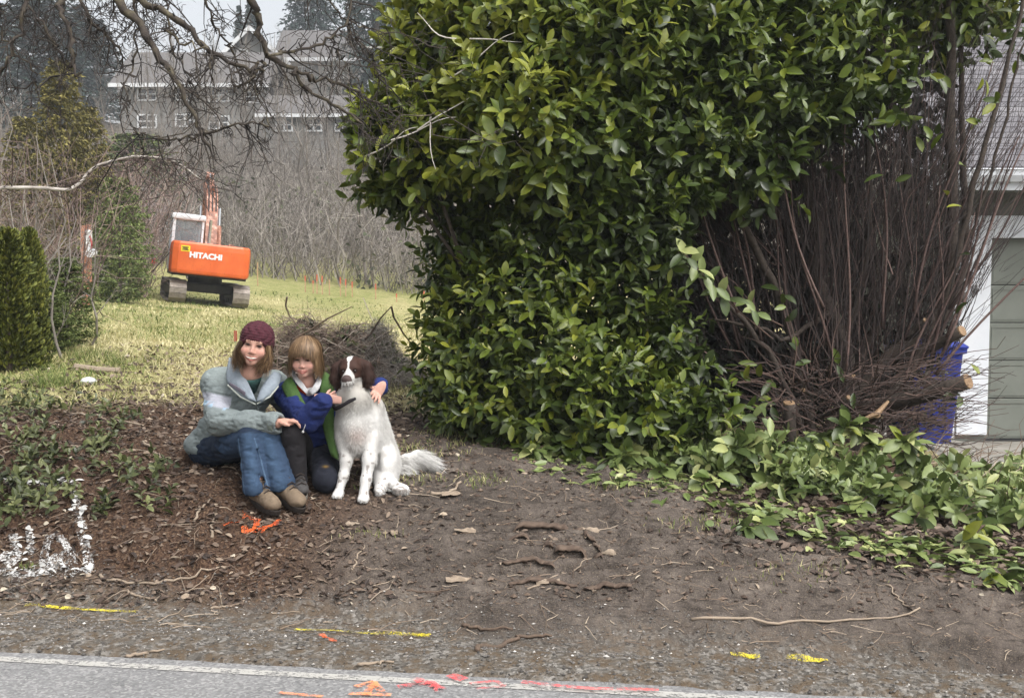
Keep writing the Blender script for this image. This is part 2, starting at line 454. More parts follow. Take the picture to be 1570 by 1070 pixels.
def axis(a, b, step, lo, hi, grow):
    v = list(np.arange(a, b + 1e-6, step)); s, x = step, v[-1]
    while x < hi: s = min(s * grow, 18.0); x += s; v.append(x)
    s, x, w = step, v[0], []
    while x > lo: s = min(s * grow, 18.0); x -= s; w.append(x)
    return np.array(w[::-1] + v)
gx = axis(-4.3, 4.2, .026, -320, 330, 1.10)
gy = np.concatenate([axis(4.9, 5.72, .017, 2.0, 5.73, 1.06), np.arange(5.74, 6.56, .0095), np.arange(6.575, 7.4, .017), axis(7.4, 9.6, .035, 7.4, 420, 1.05)[1:]])
GX, GY = np.meshgrid(gx, gy)
BZ = base_z(GX, np.maximum(GY, 4.6))
def base_z(X, Y):                                  # from here on: bilinear look-up in the table above
    X, Y = np.broadcast_arrays(np.asarray(X, float), np.asarray(Y, float))
    i = np.clip(np.searchsorted(gx, X) - 1, 0, len(gx) - 2); j = np.clip(np.searchsorted(gy, Y) - 1, 0, len(gy) - 2)
    a = np.clip((X - gx[i]) / (gx[i + 1] - gx[i]), 0, 1); b = np.clip((Y - gy[j]) / (gy[j + 1] - gy[j]), 0, 1)
    return (BZ[j, i] * (1 - a) + BZ[j, i + 1] * a) * (1 - b) + (BZ[j + 1, i] * (1 - a) + BZ[j + 1, i + 1] * a) * b
GZ = ground_z(GX, GY)
GV = vdist(GX, GY)
def gz(x, y): return float(ground_z(np.array([x]), np.array([y]))[0])
# a smooth lookup used to set things on the ground
def ground_at(px, py):
    """photo pixel -> the point of the ground seen there"""
    d = at(px, py, 1.0) - Vector((0, 0, EYE))
    Y = np.concatenate([np.arange(4.0, 14, .04), np.arange(14, 90, .25)])
    h = EYE + d.z * Y - ground_z(d.x * Y, Y, False)
    i = max(int(np.argmax(h < 0)), 1); y = Y[i - 1] + (Y[i] - Y[i - 1]) * h[i - 1] / (h[i - 1] - h[i] + 1e-9); return Vector((d.x * y, y, EYE + d.z * y))

gravel = sstep(1.15, .75, GV + .5 * (fbm(GX * 1.5, GY * 1.5, 3, 61) - .5)) 
fieldm = sstep(8.6, 9.8, GY + 1.6 * (fbm(GX * .8, GY * .8, 3, 63) - .5) + .3 * np.minimum(GX, 0) * -.6)
green = np.clip(sstep(-1.6, -4.5, GX + .35 * (GY * -.10)) * .62 - .12 + .7 * (fbm(GX * .5, GY * .3, 3, 67) - .5), 0, 1)
litterm = sstep(-.5, -1.3, GX + .3 * (fbm(GX * 2, GY * 2, 2, 69) - .5)) * sstep(.8, 1.0, GV) * (1 - fieldm) + sstep(1.0, 1.6, GX) * sstep(6.5, 6.9, GY + (GX - 2) * .15) * (1 - fieldm)
hill = sstep(44, 52, GY)
drv = drive_mask(GX, GY)

t = NT('ground_soil'); v = t.pos()
n1, n2, n3 = t.noise(2.2, 5, v), t.noise(14, 5, v), t.noise(70, 4, v)
mp = t.n('ShaderNodeMapping', {'Vector': v, 'Scale': (1.0, 2.2, 1.0)}).outputs[0]
vor = t.n('ShaderNodeTexVoronoi', {'Vector': v, 'Scale': 55.0})
soil = t.ramp(t.math('ADD', t.math('MULTIPLY', n1, .5), t.math('MULTIPLY', n2, .5)), [(.32, lin(49, 44, 41)), (.48, lin(77, 70, 65)), (.58, lin(92, 84, 78)), (.72, lin(120, 111, 102))])
soil = t.mix(t.math('MULTIPLY', t.ramp(t.noise(150, 4, v), [(.52, (0, 0, 0)), (.68, (1, 1, 1))]), .5), soil, lin(134, 122, 104))
st_ = t.noise(26, 4, t.n('ShaderNodeMapping', {'Vector': v, 'Scale': (.35, 1.6, 1.0), 'Rotation': (0, 0, .12)}).outputs[0])
soil = t.mix(t.math('MULTIPLY', t.ramp(st_, [(.56, (0, 0, 0)), (.66, (1, 1, 1))]), .55), soil, lin(38, 33, 30))
grav = t.ramp(vor.outputs['Color'], [(0, lin(66, 62, 57)), (.5, lin(100, 96, 90)), (1, lin(150, 146, 140))])
grav = t.mix(t.ramp(n2, [(.42, (0, 0, 0)), (.62, (1, 1, 1))]), grav, lin(92, 80, 66))
straw = t.ramp(t.math('ADD', t.math('MULTIPLY', n2, .6), t.math('MULTIPLY', n3, .4)), [(.3, lin(118, 108, 76)), (.5, lin(166, 156, 114)), (.7, lin(198, 188, 148))])
grn = t.ramp(n2, [(.3, lin(84, 94, 48)), (.7, lin(136, 142, 78))])
lit = t.ramp(n3, [(.35, lin(46, 34, 28)), (.55, lin(80, 62, 50)), (.75, lin(126, 104, 82))])
hl = t.ramp(t.noise(1.2, 6, v), [(.3, lin(66, 62, 52)), (.5, lin(92, 86, 76)), (.7, lin(112, 106, 92))])
c = t.mix(t.attr('litter'), soil, lit)
c = t.mix(t.attr('gravel'), c, grav)
gs = t.mix(t.math('ADD', t.attr('green'), t.math('MULTIPLY', t.math('SUBTRACT', n1, .5), 1.3), True), straw, grn)
c = t.mix(t.attr('field'), c, gs)
c = t.mix(t.attr('hill'), c, hl)
t.set(Base_Color=c, Roughness=.95, Specular_IOR_Level=.2)
hgt = t.math('ADD', t.math('MULTIPLY', n3, .5), t.math('MULTIPLY', n2, .8))
t.bump(hgt, .9, .03)
M['soil'] = t.m
t = NT('concrete_drive')
t.set(Base_Color=t.ramp(t.noise(3, 6), [(.3, lin(112, 108, 100)), (.7, lin(146, 142, 134))]), Roughness=.9); t.bump(t.noise(60, 4), .3, .005)
M['concrete'] = t.m

ny, nx = GX.shape
idx = np.arange(ny * nx).reshape(ny, nx)
Q = np.stack([idx[:-1, :-1], idx[:-1, 1:], idx[1:, 1:], idx[1:, :-1]], -1).reshape(-1, 4)
cxm = lambda a: (a[:-1, :-1] + a[1:, 1:]).ravel() / 2
vf, yf, df = cxm(GV), cxm(GY), cxm(drv)
zone = np.where(cxm(hill) > .5, 3, np.where(df > .5, 4, np.where(cxm(gravel) > .5, 0, np.where(cxm(fieldm) > .5, 2, 1))))
zone = np.where(vf < -.6, 9, zone)
allV = np.stack([GX, GY, GZ], -1).reshape(-1, 3)
for zi, nm, mm in ((0, 'gravel_shoulder', 'soil'), (1, 'dirt_bank', 'soil'), (2, 'grass_field', 'soil'), (3, 'hillside', 'soil'), (4, 'driveway', 'concrete')):
    q = Q[zone == zi]
    u_, inv = np.unique(q, return_inverse=True)
    mb = MB(); mb.add(allV[u_], inv.reshape(-1, 4))
    o = struct(mb.build(nm, M[mm], smooth=True))
    for an, arr in (('gravel', gravel), ('field', fieldm), ('green', green), ('litter', litterm), ('hill', hill)):
        a = o.data.attributes.new(an, 'FLOAT', 'POINT'); a.data.foreach_set('value', np.clip(arr.ravel()[u_], 0, 1))
# road: one flat sheet, wide enough to run past the camera
t = NT('asphalt'); vor = t.n('ShaderNodeTexVoronoi', {'Vector': t.pos(), 'Scale': 90.0})
a1 = t.ramp(vor.outputs['Color'], [(0, lin(84, 84, 84)), (.6, lin(122, 122, 122)), (1, lin(164, 163, 160))])
t.set(Base_Color=t.mix(.3, a1, t.ramp(t.noise(3, 5), [(.3, lin(100, 100, 100)), (.7, lin(140, 139, 138))])), Roughness=.9)
t.bump(vor.outputs['Distance'], .5, .006); M['asphalt'] = t.m
def uv(u, v, z=0.0): p = E0 + rd * u + rn * v; return (p[0], p[1], z)
mb = MB(); us = np.linspace(-150, 150, 61)
V = [uv(u, v) for u in us for v in (-7.0, .06)]
mb.add(V, [[2 * i, 2 * i + 2, 2 * i + 3, 2 * i + 1] for i in range(60)])
struct(mb.build('road', M['asphalt']))
mb = MB()
V = [uv(u, v, -.05) for u in (-400, 400) for v in (-400, -.5)]
mb.add(V, [[0, 2, 3, 1]]); o = struct(mb.build('far_ground', M['soil']))
for an, val in (('field', 1.0), ('green', .7)):
    a = o.data.attributes.new(an, 'FLOAT', 'POINT'); a.data.foreach_set('value', np.full(4, val))

# painted line along the road's edge and sprayed marks: worn sheets a few mm above the surface
def paint_mat(name, c, lo=.42, hi=.52, scale=60, c2=None):
    t = NT(name); v = t.pos()
    w = t.math('ADD', t.math('MULTIPLY', t.noise(scale, 5, v, .7), .65), t.math('MULTIPLY', t.noise(9, 3, v), .35))
    a = t.ramp(w, [(lo, (0, 0, 0)), (hi, (1, 1, 1))])
    edge = t.math('MULTIPLY', a, .82)
    t.set(Base_Color=t.ramp(t.noise(25, 3, v), [(.3, c), (.7, c2 or c)]), Roughness=.8, Alpha=edge)
    return t.m
M['p_white'] = paint_mat('worn_white_paint', lin(178, 176, 170), .42, .50)
M['p_yellow'] = paint_mat('yellow_spray_paint', lin(196, 180, 30), .47, .58, 120, lin(222, 206, 60))
M['p_orange'] = paint_mat('orange_spray_paint', lin(236, 128, 76), .42, .56, 60, lin(246, 160, 110))
M['p_hot'] = paint_mat('bright_orange_spray_paint', lin(230, 92, 40), .44, .58, 110, lin(255, 120, 50))
M['p_red'] = paint_mat('red_spray_paint', lin(212, 70, 74), .42, .58, 40, lin(224, 100, 100))
M['p_lime'] = paint_mat('white_spray_paint', lin(214, 214, 212), .48, .60, 90)
def stroke(mb, pix, w, lift=.006, on_road=False, n=14):
    """a sprayed stroke laid over the ground along photo points"""
    P = [road_hit(*p) if on_road else np.array(ground_at(*p)[:2]) for p in pix]
    P = np.array(P); s = np.linspace(0, len(P) - 1, max(n, 2 * len(P)))
    C = np.stack([np.interp(s, np.arange(len(P)), P[:, k]) for k in (0, 1)], 1)
    T = nrm(np.gradient(C, axis=0)); S = np.stack([-T[:, 1], T[:, 0]], 1)
    ww = np.broadcast_to(w, (len(C),)) * (1 + .25 * (rng.random(len(C)) - .5))
    rows = [C + S * ww[:, None] * k for k in (-.5, -.17, .17, .5)]
    V = []
    for r in rows:
        z = np.full(len(r), lift) if on_road else ground_z(r[:, 0], r[:, 1]) + lift
        V.append(np.column_stack([r, z]))
    V = np.stack(V, 1).reshape(-1, 3); i = np.arange(len(C) - 1)[:, None] * 4; j = np.arange(3)[None]
    mb.add(V, np.stack([i + j, i + j + 1, i + j + 5, i + j + 4], -1).reshape(-1, 4))
mb = MB()
wl = road_hit(0, 1012) ; 
V = [uv(u, v, .004) for u in np.linspace(-60, 60, 121) for v in (-.085, -.03)]
mb.add(V, [[2 * i, 2 * i + 2, 2 * i + 3, 2 * i + 1] for i in range(120)])
struct(mb.build('road_edge_line', M['p_white']))
def mark(name, label, strokes, m, road=False, lift=.008, group=None):
    mb = MB()
    for i, (pix, w) in enumerate(strokes): stroke(mb, pix, w, lift + .0012 * i, road)
    return tag(mb.build(name, M[m]), label, 'paint mark', group)
mark('paint_line', 'bright yellow spray-painted dash across the grey gravel shoulder, in front of the dog', [([(452, 965), (520, 969), (600, 973), (660, 976)], .038)], 'p_yellow')
mark('paint_line', 'faint thin yellow spray-painted line on the gravel near the white road-edge line', [([(38, 929), (120, 934), (210, 941)], .028)], 'p_yellow')
mark('paint_line', 'broken faint yellow spray specks on the brown dirt below the cut branches', [([(1120, 1004), (1165, 1008)], .03), ([(1205, 1011), (1270, 1015)], .03)], 'p_yellow')
mark('paint_arrow', 'bright orange sprayed arrow on the dirt in front of the boots', [([(342, 808), (368, 803), (384, 798)], .032), ([(372, 797), (395, 797), (392, 815)], .036), ([(370, 815), (395, 812), (428, 813)], .03), ([(400, 818), (430, 808)], .022)], 'p_hot', lift=.012)
mark('paint_arrow', 'pale orange sprayed arrow over the white road-edge line', [([(545, 1055), (572, 1047), (590, 1068)], .03), ([(572, 1047), (562, 1068)], .03), ([(535, 1066), (600, 1068)], .03)], 'p_orange', True, lift=.008)
mark('paint_line', 'pale orange sprayed dash on the asphalt, left of the orange arrow on the road', [([(428, 1064), (495, 1070)], .022)], 'p_orange', True)
mark('paint_line', 'small red-orange spray fleck on the gravel under the yellow dash', [([(492, 973), (512, 985)], .03)], 'p_hot')
mark('paint_scrawl', 'red sprayed scrawl along the asphalt edge', [([(610, 1056), (660, 1048), (675, 1062)], .04), ([(635, 1043), (680, 1061)], .04), ([(690, 1038), (712, 1046)], .05), ([(720, 1052), (760, 1048), (775, 1056), (730, 1060)], .02), ([(800, 1050), (900, 1060), (1010, 1062)], .03)], 'p_red', True, lift=.010)
# ------------------------------------------------------------------ garage
M['siding'] = plain('grey_green_siding', lin(92, 95, 88), lin(102, 104, 97), 9, .75, .05)
M['door'] = plain('grey_green_door_paint', lin(106, 110, 102), lin(116, 120, 112), 5, .6, .05)
M['trim'] = plain('white_trim_paint', lin(206, 210, 216), lin(220, 223, 228), 4, .6, .03)
M['shingle'] = tinted('grey_shingle', [(0, lin(92, 90, 94)), (.5, lin(104, 102, 106)), (1, lin(118, 116, 119))], .95, 60, .5)
M['darkmetal'] = plain('dark_metal', lin(50, 50, 52), lin(64, 64, 66), 20, .6, .05, metal=.3)
M['glass'] = None
t = NT('window_glass'); t.set(Base_Color=lin(40, 46, 50), Roughness=.08, Specular_IOR_Level=.8); M['glass'] = t.m
GY0 = 12.0
gz0 = at(1510, 676, GY0).z
gar = thing('garage', (5.6, GY0, gz0), 'grey-green garage with white door trim, white gutter and grey shingle roof behind the cut bush', 'garage')
xl = at(1440, 600, GY0).x; xt0 = at(1466, 600, GY0).x; xd0 = at(1513, 600, GY0).x; xr = xd0 + 2.75
zd1 = at(1513, 365, GY0).z; zt1 = at(1513, 331, GY0).z; ze = at(1513, 290, 11.45).z
mb = MB()
box(mb, (xl, GY0, gz0 - .1), (xd0 - .02, GY0 + .15, ze + .2)); box(mb, (xd0 - .02, GY0, zd1 + .02), (xr + .02, GY0 + .15, ze + .2)); box(mb, (xr + .02, GY0, gz0 - .1), (xr + 1.2, GY0 + .15, ze + .2))
box(mb, (xl, GY0 + .15, gz0 - .1), (xl + .15, GY0 + 6, ze + .2)); box(mb, (xr + 1.05, GY0 + .15, gz0 - .1), (xr + 1.2, GY0 + 6, ze + .2))
mb.build('wall', M['siding'], gar)
mb = MB(); box(mb, (xt0, GY0 - .03, gz0 + .07), (xd0, GY0 + .12, zd1), bev=.006); mb.build('door_jamb', M['trim'], gar)
mb = MB(); box(mb, (xr, GY0 - .03, gz0 + .07), (xr + xd0 - xt0, GY0 + .12, zd1), bev=.006); mb.build('door_jamb', M['trim'], gar)
mb = MB(); box(mb, (xt0, GY0 - .034, zd1), (xr + xd0 - xt0, GY0 + .12, zt1), bev=.006); mb.build('door_head', M['trim'], gar)
mb = MB(); box(mb, (xt0 - .05, GY0 - .02, gz0 + .02), (xt0 - .015, GY0 + .02, ze + .1), bev=.004); mb.build('corner_board', M['trim'], gar)
dr = thing('garage_door', (xd0, GY0 + .08, gz0), None, None); dr.parent = gar; dr.matrix_basis = Matrix.Translation((xd0 - 5.6, .08, 0))
sec = [zd1] + [at(1513, y, GY0 + .05).z for y in (437, 495, 553, 611)] + [gz0 + .01]
for i in range(5):
    z1, z0 = sec[i], sec[i + 1]
    mb = MB(); box(mb, (xd0 + .002, GY0 + .09, z0 + .006), (xr - .002, GY0 + .13, z1 - .004), bev=.004)
    for k in range(4):                            # raised fields of the section
        xa = xd0 + .07 + k * .66; xb = min(xa + .6, xr - .05)
        for (a, b, c_, d_) in ((xa, xb, z0 + .03, z0 + .045), (xa, xb, z1 - .055, z1 - .04), (xa, xa + .015, z0 + .045, z1 - .055), (xb - .015, xb, z0 + .045, z1 - .055)):
            box(mb, (a, GY0 + .083, c_), (b, GY0 + .0895, d_))
    mb.build('door_section', M['door'], dr)
mb = MB(); box(mb, (xd0 - .01, GY0 + .134, gz0), (xr + .01, GY0 + .16, zd1 + .01)); mb.build('backing', M['darkmetal'], dr)
mb = MB(); box(mb, (xd0, GY0 + .07, gz0 - .005), (xr, GY0 + .10, gz0 + .008)); mb.build('bottom_seal', M['darkmetal'], dr)
kx, kz = at(1492, 445, GY0).x, at(1492, 445, GY0).z
kp = thing('keypad', (kx, GY0 - .03, kz), 'small grey keypad fixed on the white trim beside the garage door', 'keypad')
mb = MB(); box(mb, (kx - .03, GY0 - .055, kz - .05), (kx + .03, GY0 - .032, kz + .05), bev=.006); mb.build('cover', plain('grey_plastic', lin(150, 152, 154), None, 5, .5, 0), kp)
mb = MB(); [box(mb, (kx - .02 + .014 * i, GY0 - .059, kz - .035 + .016 * j), (kx - .01 + .014 * i, GY0 - .0555, kz - .025 + .016 * j)) for i in range(3) for j in range(4)]
mb.build('buttons', M['darkmetal'], kp)
# eave: soffit, fascia, gutter, lapped shingle courses
xe0, xe1 = at(1405, 270, 11.4).x, xr + 1.7
mb = MB(); box(mb, (xe0, 11.5, ze - .0), (xe1, 12.6, ze + .03)); mb.build('soffit', M['siding'], gar)
mb = MB(); box(mb, (xe0, 11.46, ze - .01), (xe1, 11.498, ze + .20)); mb.build('fascia', M['trim'], gar)
gt = ze + .19
mb = MB(); prof = [(11.458, gt), (11.458, gt - .12), (11.40, gt - .12), (11.365, gt - .06), (11.36, gt - .005), (11.345, gt), (11.35, gt + .008), (11.372, gt + .006), (11.375, gt - .05), (11.41, gt - .11), (11.448, gt - .11), (11.45, gt)]
V = [(x, y, z) for x in (xe0 - .03, xe1) for y, z in prof]; n = len(prof)
mb.add(V, [[i, (i + 1) % n, n + (i + 1) % n, n + i] for i in range(n)]); mb.build('gutter', M['trim'], gar)
mb = MB(); y, z = 11.40, gt + .03; k = 0
rows_ = []
dyr, dzr = .125, .072
for r in range(34):
    ya, za = y + r * dyr, z + r * dzr
    xs = xe0 + (.0 if r % 2 else -.14)
    while xs < xe1:
        w = .29 + .02 * random.random(); tn = random.random()
        xa, xb = max(xs, xe0 - .05), min(xs + w - .006, xe1)
        V = [(xa, ya, za), (xb, ya, za), (xb, ya + dyr * 1.25, za + dzr * 1.25 - .012), (xa, ya + dyr * 1.25, za + dzr * 1.25 - .012), (xa, ya + .001, za - .016), (xb, ya + .001, za - .016)]
        mb.add(V, [[0, 1, 2, 3], [4, 5, 1, 0]], 0, tn); xs += w
o = mb.build('shingle', M['shingle'], gar); stuff(o)
mb = MB(); V = [(xe0, 11.42, z - .02), (xe1, 11.42, z - .02), (xe1, 11.42 + 34 * dyr, z - .02 + 34 * dzr), (xe0, 11.42 + 34 * dyr, z - .02 + 34 * dzr)]
V = V + [(a, b, c - .03) for a, b, c in V]; mb.add(V, [[0, 1, 2, 3], [4, 7, 6, 5], [0, 4, 5, 1], [1, 5, 6, 2], [3, 2, 6, 7], [0, 3, 7, 4]]); mb.build('roof_deck', M['darkmetal'], gar)

# blue roll-out bin behind the cut limbs
t = NT('blue_plastic'); t.set(Base_Color=lin(30, 48, 138), Roughness=.45); M['blue'] = t.m
bx0, bz0 = at(1414, 690, 10.3), gz(at(1414, 690, 10.3).x, 10.3)
bn = thing('recycling_bin', (bx0.x, 10.3, bz0), 'blue wheeled plastic bin half hidden behind the sawn limbs by the garage', 'bin')
def rrect(cx_, cy_, z, wx, wy, rad=.05, n=4):
    out = []
    for sx, sy, a0 in ((1, 1, 0), (-1, 1, 90), (-1, -1, 180), (1, -1, 270)):
        for q in range(n + 1):
            a = R(a0 + 90 * q / n); out.append((cx_ + sx * (wx - rad) + rad * math.cos(a), cy_ + sy * (wy - rad) + rad * math.sin(a), z))
    return out
X, Y = bx0.x, 10.3
mb = MB(); loft(mb, [rrect(X, Y, bz0 + .06, .19, .22), rrect(X, Y, bz0 + .5, .225, .26), rrect(X, Y, bz0 + .86, .25, .29), rrect(X, Y, bz0 + .87, .28, .31), rrect(X, Y, bz0 + .91, .28, .31)])
for k in (-.12, 0, .12): box(mb, (X + k - .012, Y - .275, bz0 + .2), (X + k + .012, Y - .235, bz0 + .75))
mb.build('tub', M['blue'], bn)
mb = MB(); loft(mb, [rrect(X, Y, bz0 + .912, .285, .32), rrect(X, Y, bz0 + .93, .29, .325), rrect(X, Y, bz0 + .965, .25, .27), rrect(X, Y, bz0 + .975, .15, .17)]); mb.build('lid', M['blue'], bn)
for s in (-1, 1):
    mb = MB(); th = np.arange(18) * 2 * np.pi / 18
    loft(mb, [[(X + s * .2 + d, Y + .2 + .11 * math.cos(a), bz0 + .11 + .11 * math.sin(a)) for a in th] for d in (-.03, .03)]); mb.build('wheel', M['darkmetal'], bn)
mb = MB(); tube(mb, [(X - .2, Y + .33, bz0 + .9), (X - .2, Y + .39, bz0 + .93), (X + .2, Y + .39, bz0 + .93), (X + .2, Y + .33, bz0 + .9)], .014, 6); mb.build('handle', M['blue'], bn)

# ------------------------------------------------------------------ houses on the hill
M['hsiding'] = plain('grey_house_siding', lin(118, 117, 114), lin(130, 129, 126), 1.5, .85, .1, .02, stretch=(1, 1, 14))
M['hroof'] = plain('grey_house_roof', lin(88, 86, 86), lin(104, 101, 100), 6, .95, .1, .02)
M['htrim'] = plain('white_house_trim', lin(214, 216, 218), None, 6, .7, 0)
def wbox(mb, p0, p1, Y, dy, mat=0):
    box(mb, (p0.x, Y, p1.z), (p1.x, Y + dy, p0.z), mat)
def gable(mb, xa, xb, Ya, Yb, z0, h, over, axis_x=True, th=.25):
    """a pitched roof with its ridge along x (axis_x) or along y"""
    if axis_x:
        ym = (Ya + Yb) / 2
        for ys, ye in ((Ya - over, ym), (Yb + over, ym)):
            V = [(xa - over, ys, z0), (xb + over, ys, z0), (xb + over, ye, z0 + h), (xa - over, ye, z0 + h)]
            V += [(a, b, c - th) for a, b, c in V]
            mb.add(V, [[0, 1, 2, 3], [4, 7, 6, 5], [0, 4, 5, 1], [1, 5, 6, 2], [3, 7, 4, 0], [2, 6, 7, 3]])
    else:
        xm = (xa + xb) / 2
        for xs, xe in ((xa - over, xm), (xb + over, xm)):
            V = [(xs, Ya - over, z0), (xs, Yb + over, z0), (xe, Yb + over, z0 + h), (xe, Ya - over, z0 + h)]
            V += [(a, b, c - th) for a, b, c in V]
            mb.add(V, [[0, 1, 2, 3], [4, 7, 6, 5], [0, 4, 5, 1], [1, 5, 6, 2], [3, 7, 4, 0], [2, 6, 7, 3]])
def window(parent, pxa, pya, pxb, pyb, Y, sashes=2, rails=1):
    a, b = at(pxa, pya, Y), at(pxb, pyb, Y); f = .11
    mb = MB()
    xs = np.linspace(a.x, b.x, sashes + 1)
    box(mb, (a.x - f, Y - .14, b.z - f), (b.x + f, Y - .02, b.z)); box(mb, (a.x - f, Y - .14, a.z), (b.x + f, Y - .02, a.z + f))
    for i, x in enumerate(xs):
        w = f if i in (0, sashes) else f * .55
        xa_, xb_ = (x - f, x) if i == 0 else ((x, x + f) if i == sashes else (x - w, x + w))
        box(mb, (xa_, Y - .14, b.z), (xb_, Y - .02, a.z))
    for i in range(sashes):
        zm = (a.z + b.z) / 2
        lo, hi = xs[i] + (0 if i == 0 else f * .55), xs[i + 1] - (0 if i == sashes - 1 else f * .55)
        box(mb, (lo, Y - .13, zm - .04), (hi, Y - .03, zm + .04))
    w = mb.build('window', M['htrim'], parent)
    for i in range(sashes):
        for z0, z1 in ((b.z, (a.z + b.z) / 2 - .04), ((a.z + b.z) / 2 + .04, a.z)):
            mb = MB(); lo, hi = xs[i] + (0 if i == 0 else f * .55), xs[i + 1] - (0 if i == sashes - 1 else f * .55)
            box(mb, (lo, Y - .08, z0), (hi, Y - .05, z1)); mb.build('pane', M['glass'], w)
H1 = 85.0
a, b = at(186, 134, H1), at(402, 250, H1)
hs1 = thing('house', ((a.x + b.x) / 2, H1, b.z), 'long grey two-storey house with paired white-framed windows and dark roof on the hillside', 'house')
mb = MB(); box(mb, (a.x, H1, b.z - 3), (b.x, H1 + 9, a.z)); mb.build('wall', M['hsiding'], hs1)
mb = MB(); box(mb, (a.x + 5.5, H1 - .15, b.z - 3), (a.x + 5.62, H1 - .01, a.z - .3)); mb.build('downpipe', M['hsiding'], hs1)
mb = MB(); gable(mb, a.x, b.x, H1, H1 + 9, a.z + .1, 3.3, .7); mb.build('roof', M['hroof'], hs1)
mb = MB(); box(mb, (a.x - .7, H1 - .86, a.z - .12), (b.x + .7, H1 - .72, a.z + .16)); mb.build('gutter', M['htrim'], hs1)
for (xa, ya, xb, yb) in ((213, 137, 239, 153), (271, 136, 297, 153), (322, 138, 350, 155), (213, 178, 239, 195), (271, 177, 297, 193), (322, 180, 350, 197)):
    window(hs1, xa, ya, xb, yb, H1)
window(hs1, 378, 142, 396, 156, H1, 1)
H2 = 104.0
a, b = at(338, 96, H2), at(436, 190, H2)
hs2 = thing('house', ((a.x + b.x) / 2, H2, b.z - 2), 'grey gabled house with white bargeboards rising behind the long two-storey house', 'house')
mb = MB(); box(mb, (a.x, H2, b.z - 4), (b.x, H2 + 8, a.z))
gp = at(385, 44, H2); V = [(a.x, H2, a.z), (b.x, H2, a.z), ((a.x + b.x) / 2, H2, gp.z - .2), (a.x, H2 + 8, a.z), (b.x, H2 + 8, a.z), ((a.x + b.x) / 2, H2 + 8, gp.z - .2)]
mb.add(V[:3], [[0, 1, 2]]); mb.add(V[3:], [[0, 2, 1]]); mb.build('wall', M['hsiding'], hs2)
mb = MB(); gable(mb, a.x, b.x, H2, H2 + 8, a.z - .3, gp.z - a.z + .3, .8, False); mb.build('roof', M['hroof'], hs2)
mb = MB(); xm = (a.x + b.x) / 2
for s, x0 in ((1, a.x - .8), (-1, b.x + .8)):
    V = [(x0, H2 - .95, a.z - .75), (xm, H2 - .95, gp.z - .35), (xm, H2 - .95, gp.z + .12), (x0, H2 - .95, a.z - .25)]; V += [(p, q - .0 + .12, r) for p, q, r in V]
    mb.add(V, [[0, 1, 2, 3], [4, 7, 6, 5], [0, 4, 5, 1], [3, 2, 6, 7], [0, 3, 7, 4]])
mb.build('bargeboard', M['htrim'], hs2)
window(hs2, 374, 106, 396, 124, H2, 2); window(hs2, 366, 78, 378, 90, H2, 1)
H3 = 112.0
a, b = at(432, 92, H3), at(545, 170, H3)
hs3 = thing('house', ((a.x + b.x) / 2, H3, b.z - 3), 'brown-grey house with a broad plain roof behind pale bare saplings beside the dark conifer', 'house')
mb = MB(); box(mb, (a.x, H3, b.z - 4), (b.x, H3 + 9, a.z)); mb.build('wall', M['hsiding'], hs3)
mb = MB(); gable(mb, a.x, b.x, H3, H3 + 9, a.z, at(480, 47, H3 + 4.5).z - a.z, .8); mb.build('roof', M['hroof'], hs3)
mb = MB(); box(mb, (a.x - .8, H3 - .96, a.z - .3), (b.x + .8, H3 - .82, a.z + .05)); mb.build('gutter', M['htrim'], hs3)
window(hs3, 450, 104, 476, 120, H3, 2); window(hs3, 500, 104, 526, 120, H3, 2)
H4 = 78.0
a, b = at(405, 176, H4), at(600, 235, H4)
hs4 = thing('house', ((a.x + b.x) / 2, H4, b.z - 1), 'low house with a flat-looking grey roof just above the thicket, left of the laurel hedge', 'house')
mb = MB(); box(mb, (a.x, H4, b.z - 2.5), (b.x, H4 + 7, a.z)); mb.build('wall', M['hsiding'], hs4)
mb = MB(); gable(mb, a.x, b.x, H4, H4 + 7, a.z + .05, at(500, 148, H4 + 3.5).z - a.z, .5); mb.build('roof', M['hroof'], hs4)
mb = MB(); box(mb, (a.x - .5, H4 - .62, a.z - .25), (b.x + .5, H4 - .52, a.z - .02)); mb.build('gutter', M['htrim'], hs4)
for xa in (425, 470, 515, 560): window(hs4, xa, 184, xa + 22, 200, H4, 2)
# utility pole on the hill
up0 = at(585, 190, 74.0); M['pole'] = plain('weathered_pole', lin(150, 150, 146), lin(172, 172, 168), 8, .9, .1)
up = thing('utility_pole', (up0.x, 74, up0.z - 4), 'pale utility pole with a transformer can in front of the dark conifer on the hill', 'pole')
mb = MB(); tube(mb, [(up0.x, 74, up0.z - 5), (at(583, 66, 74).x, 74, at(583, 66, 74).z)], [.16, .12], 8); mb.build('pole', M['pole'], up)
c_ = at(587, 93, 73.6); mb = MB(); th = np.arange(12) * np.pi / 6
loft(mb, [[(c_.x + .22 * math.cos(q), 73.6 + .22 * math.sin(q), c_.z + dz) for q in th] for dz in (-.5, .45)]); mb.build('transformer', M['htrim'], up)
mb = MB(); c_ = at(583, 74, 74); box(mb, (c_.x - .9, 73.8, c_.z - .06), (c_.x + .9, 73.9, c_.z + .06)); mb.build('crossarm', M['pole'], up)
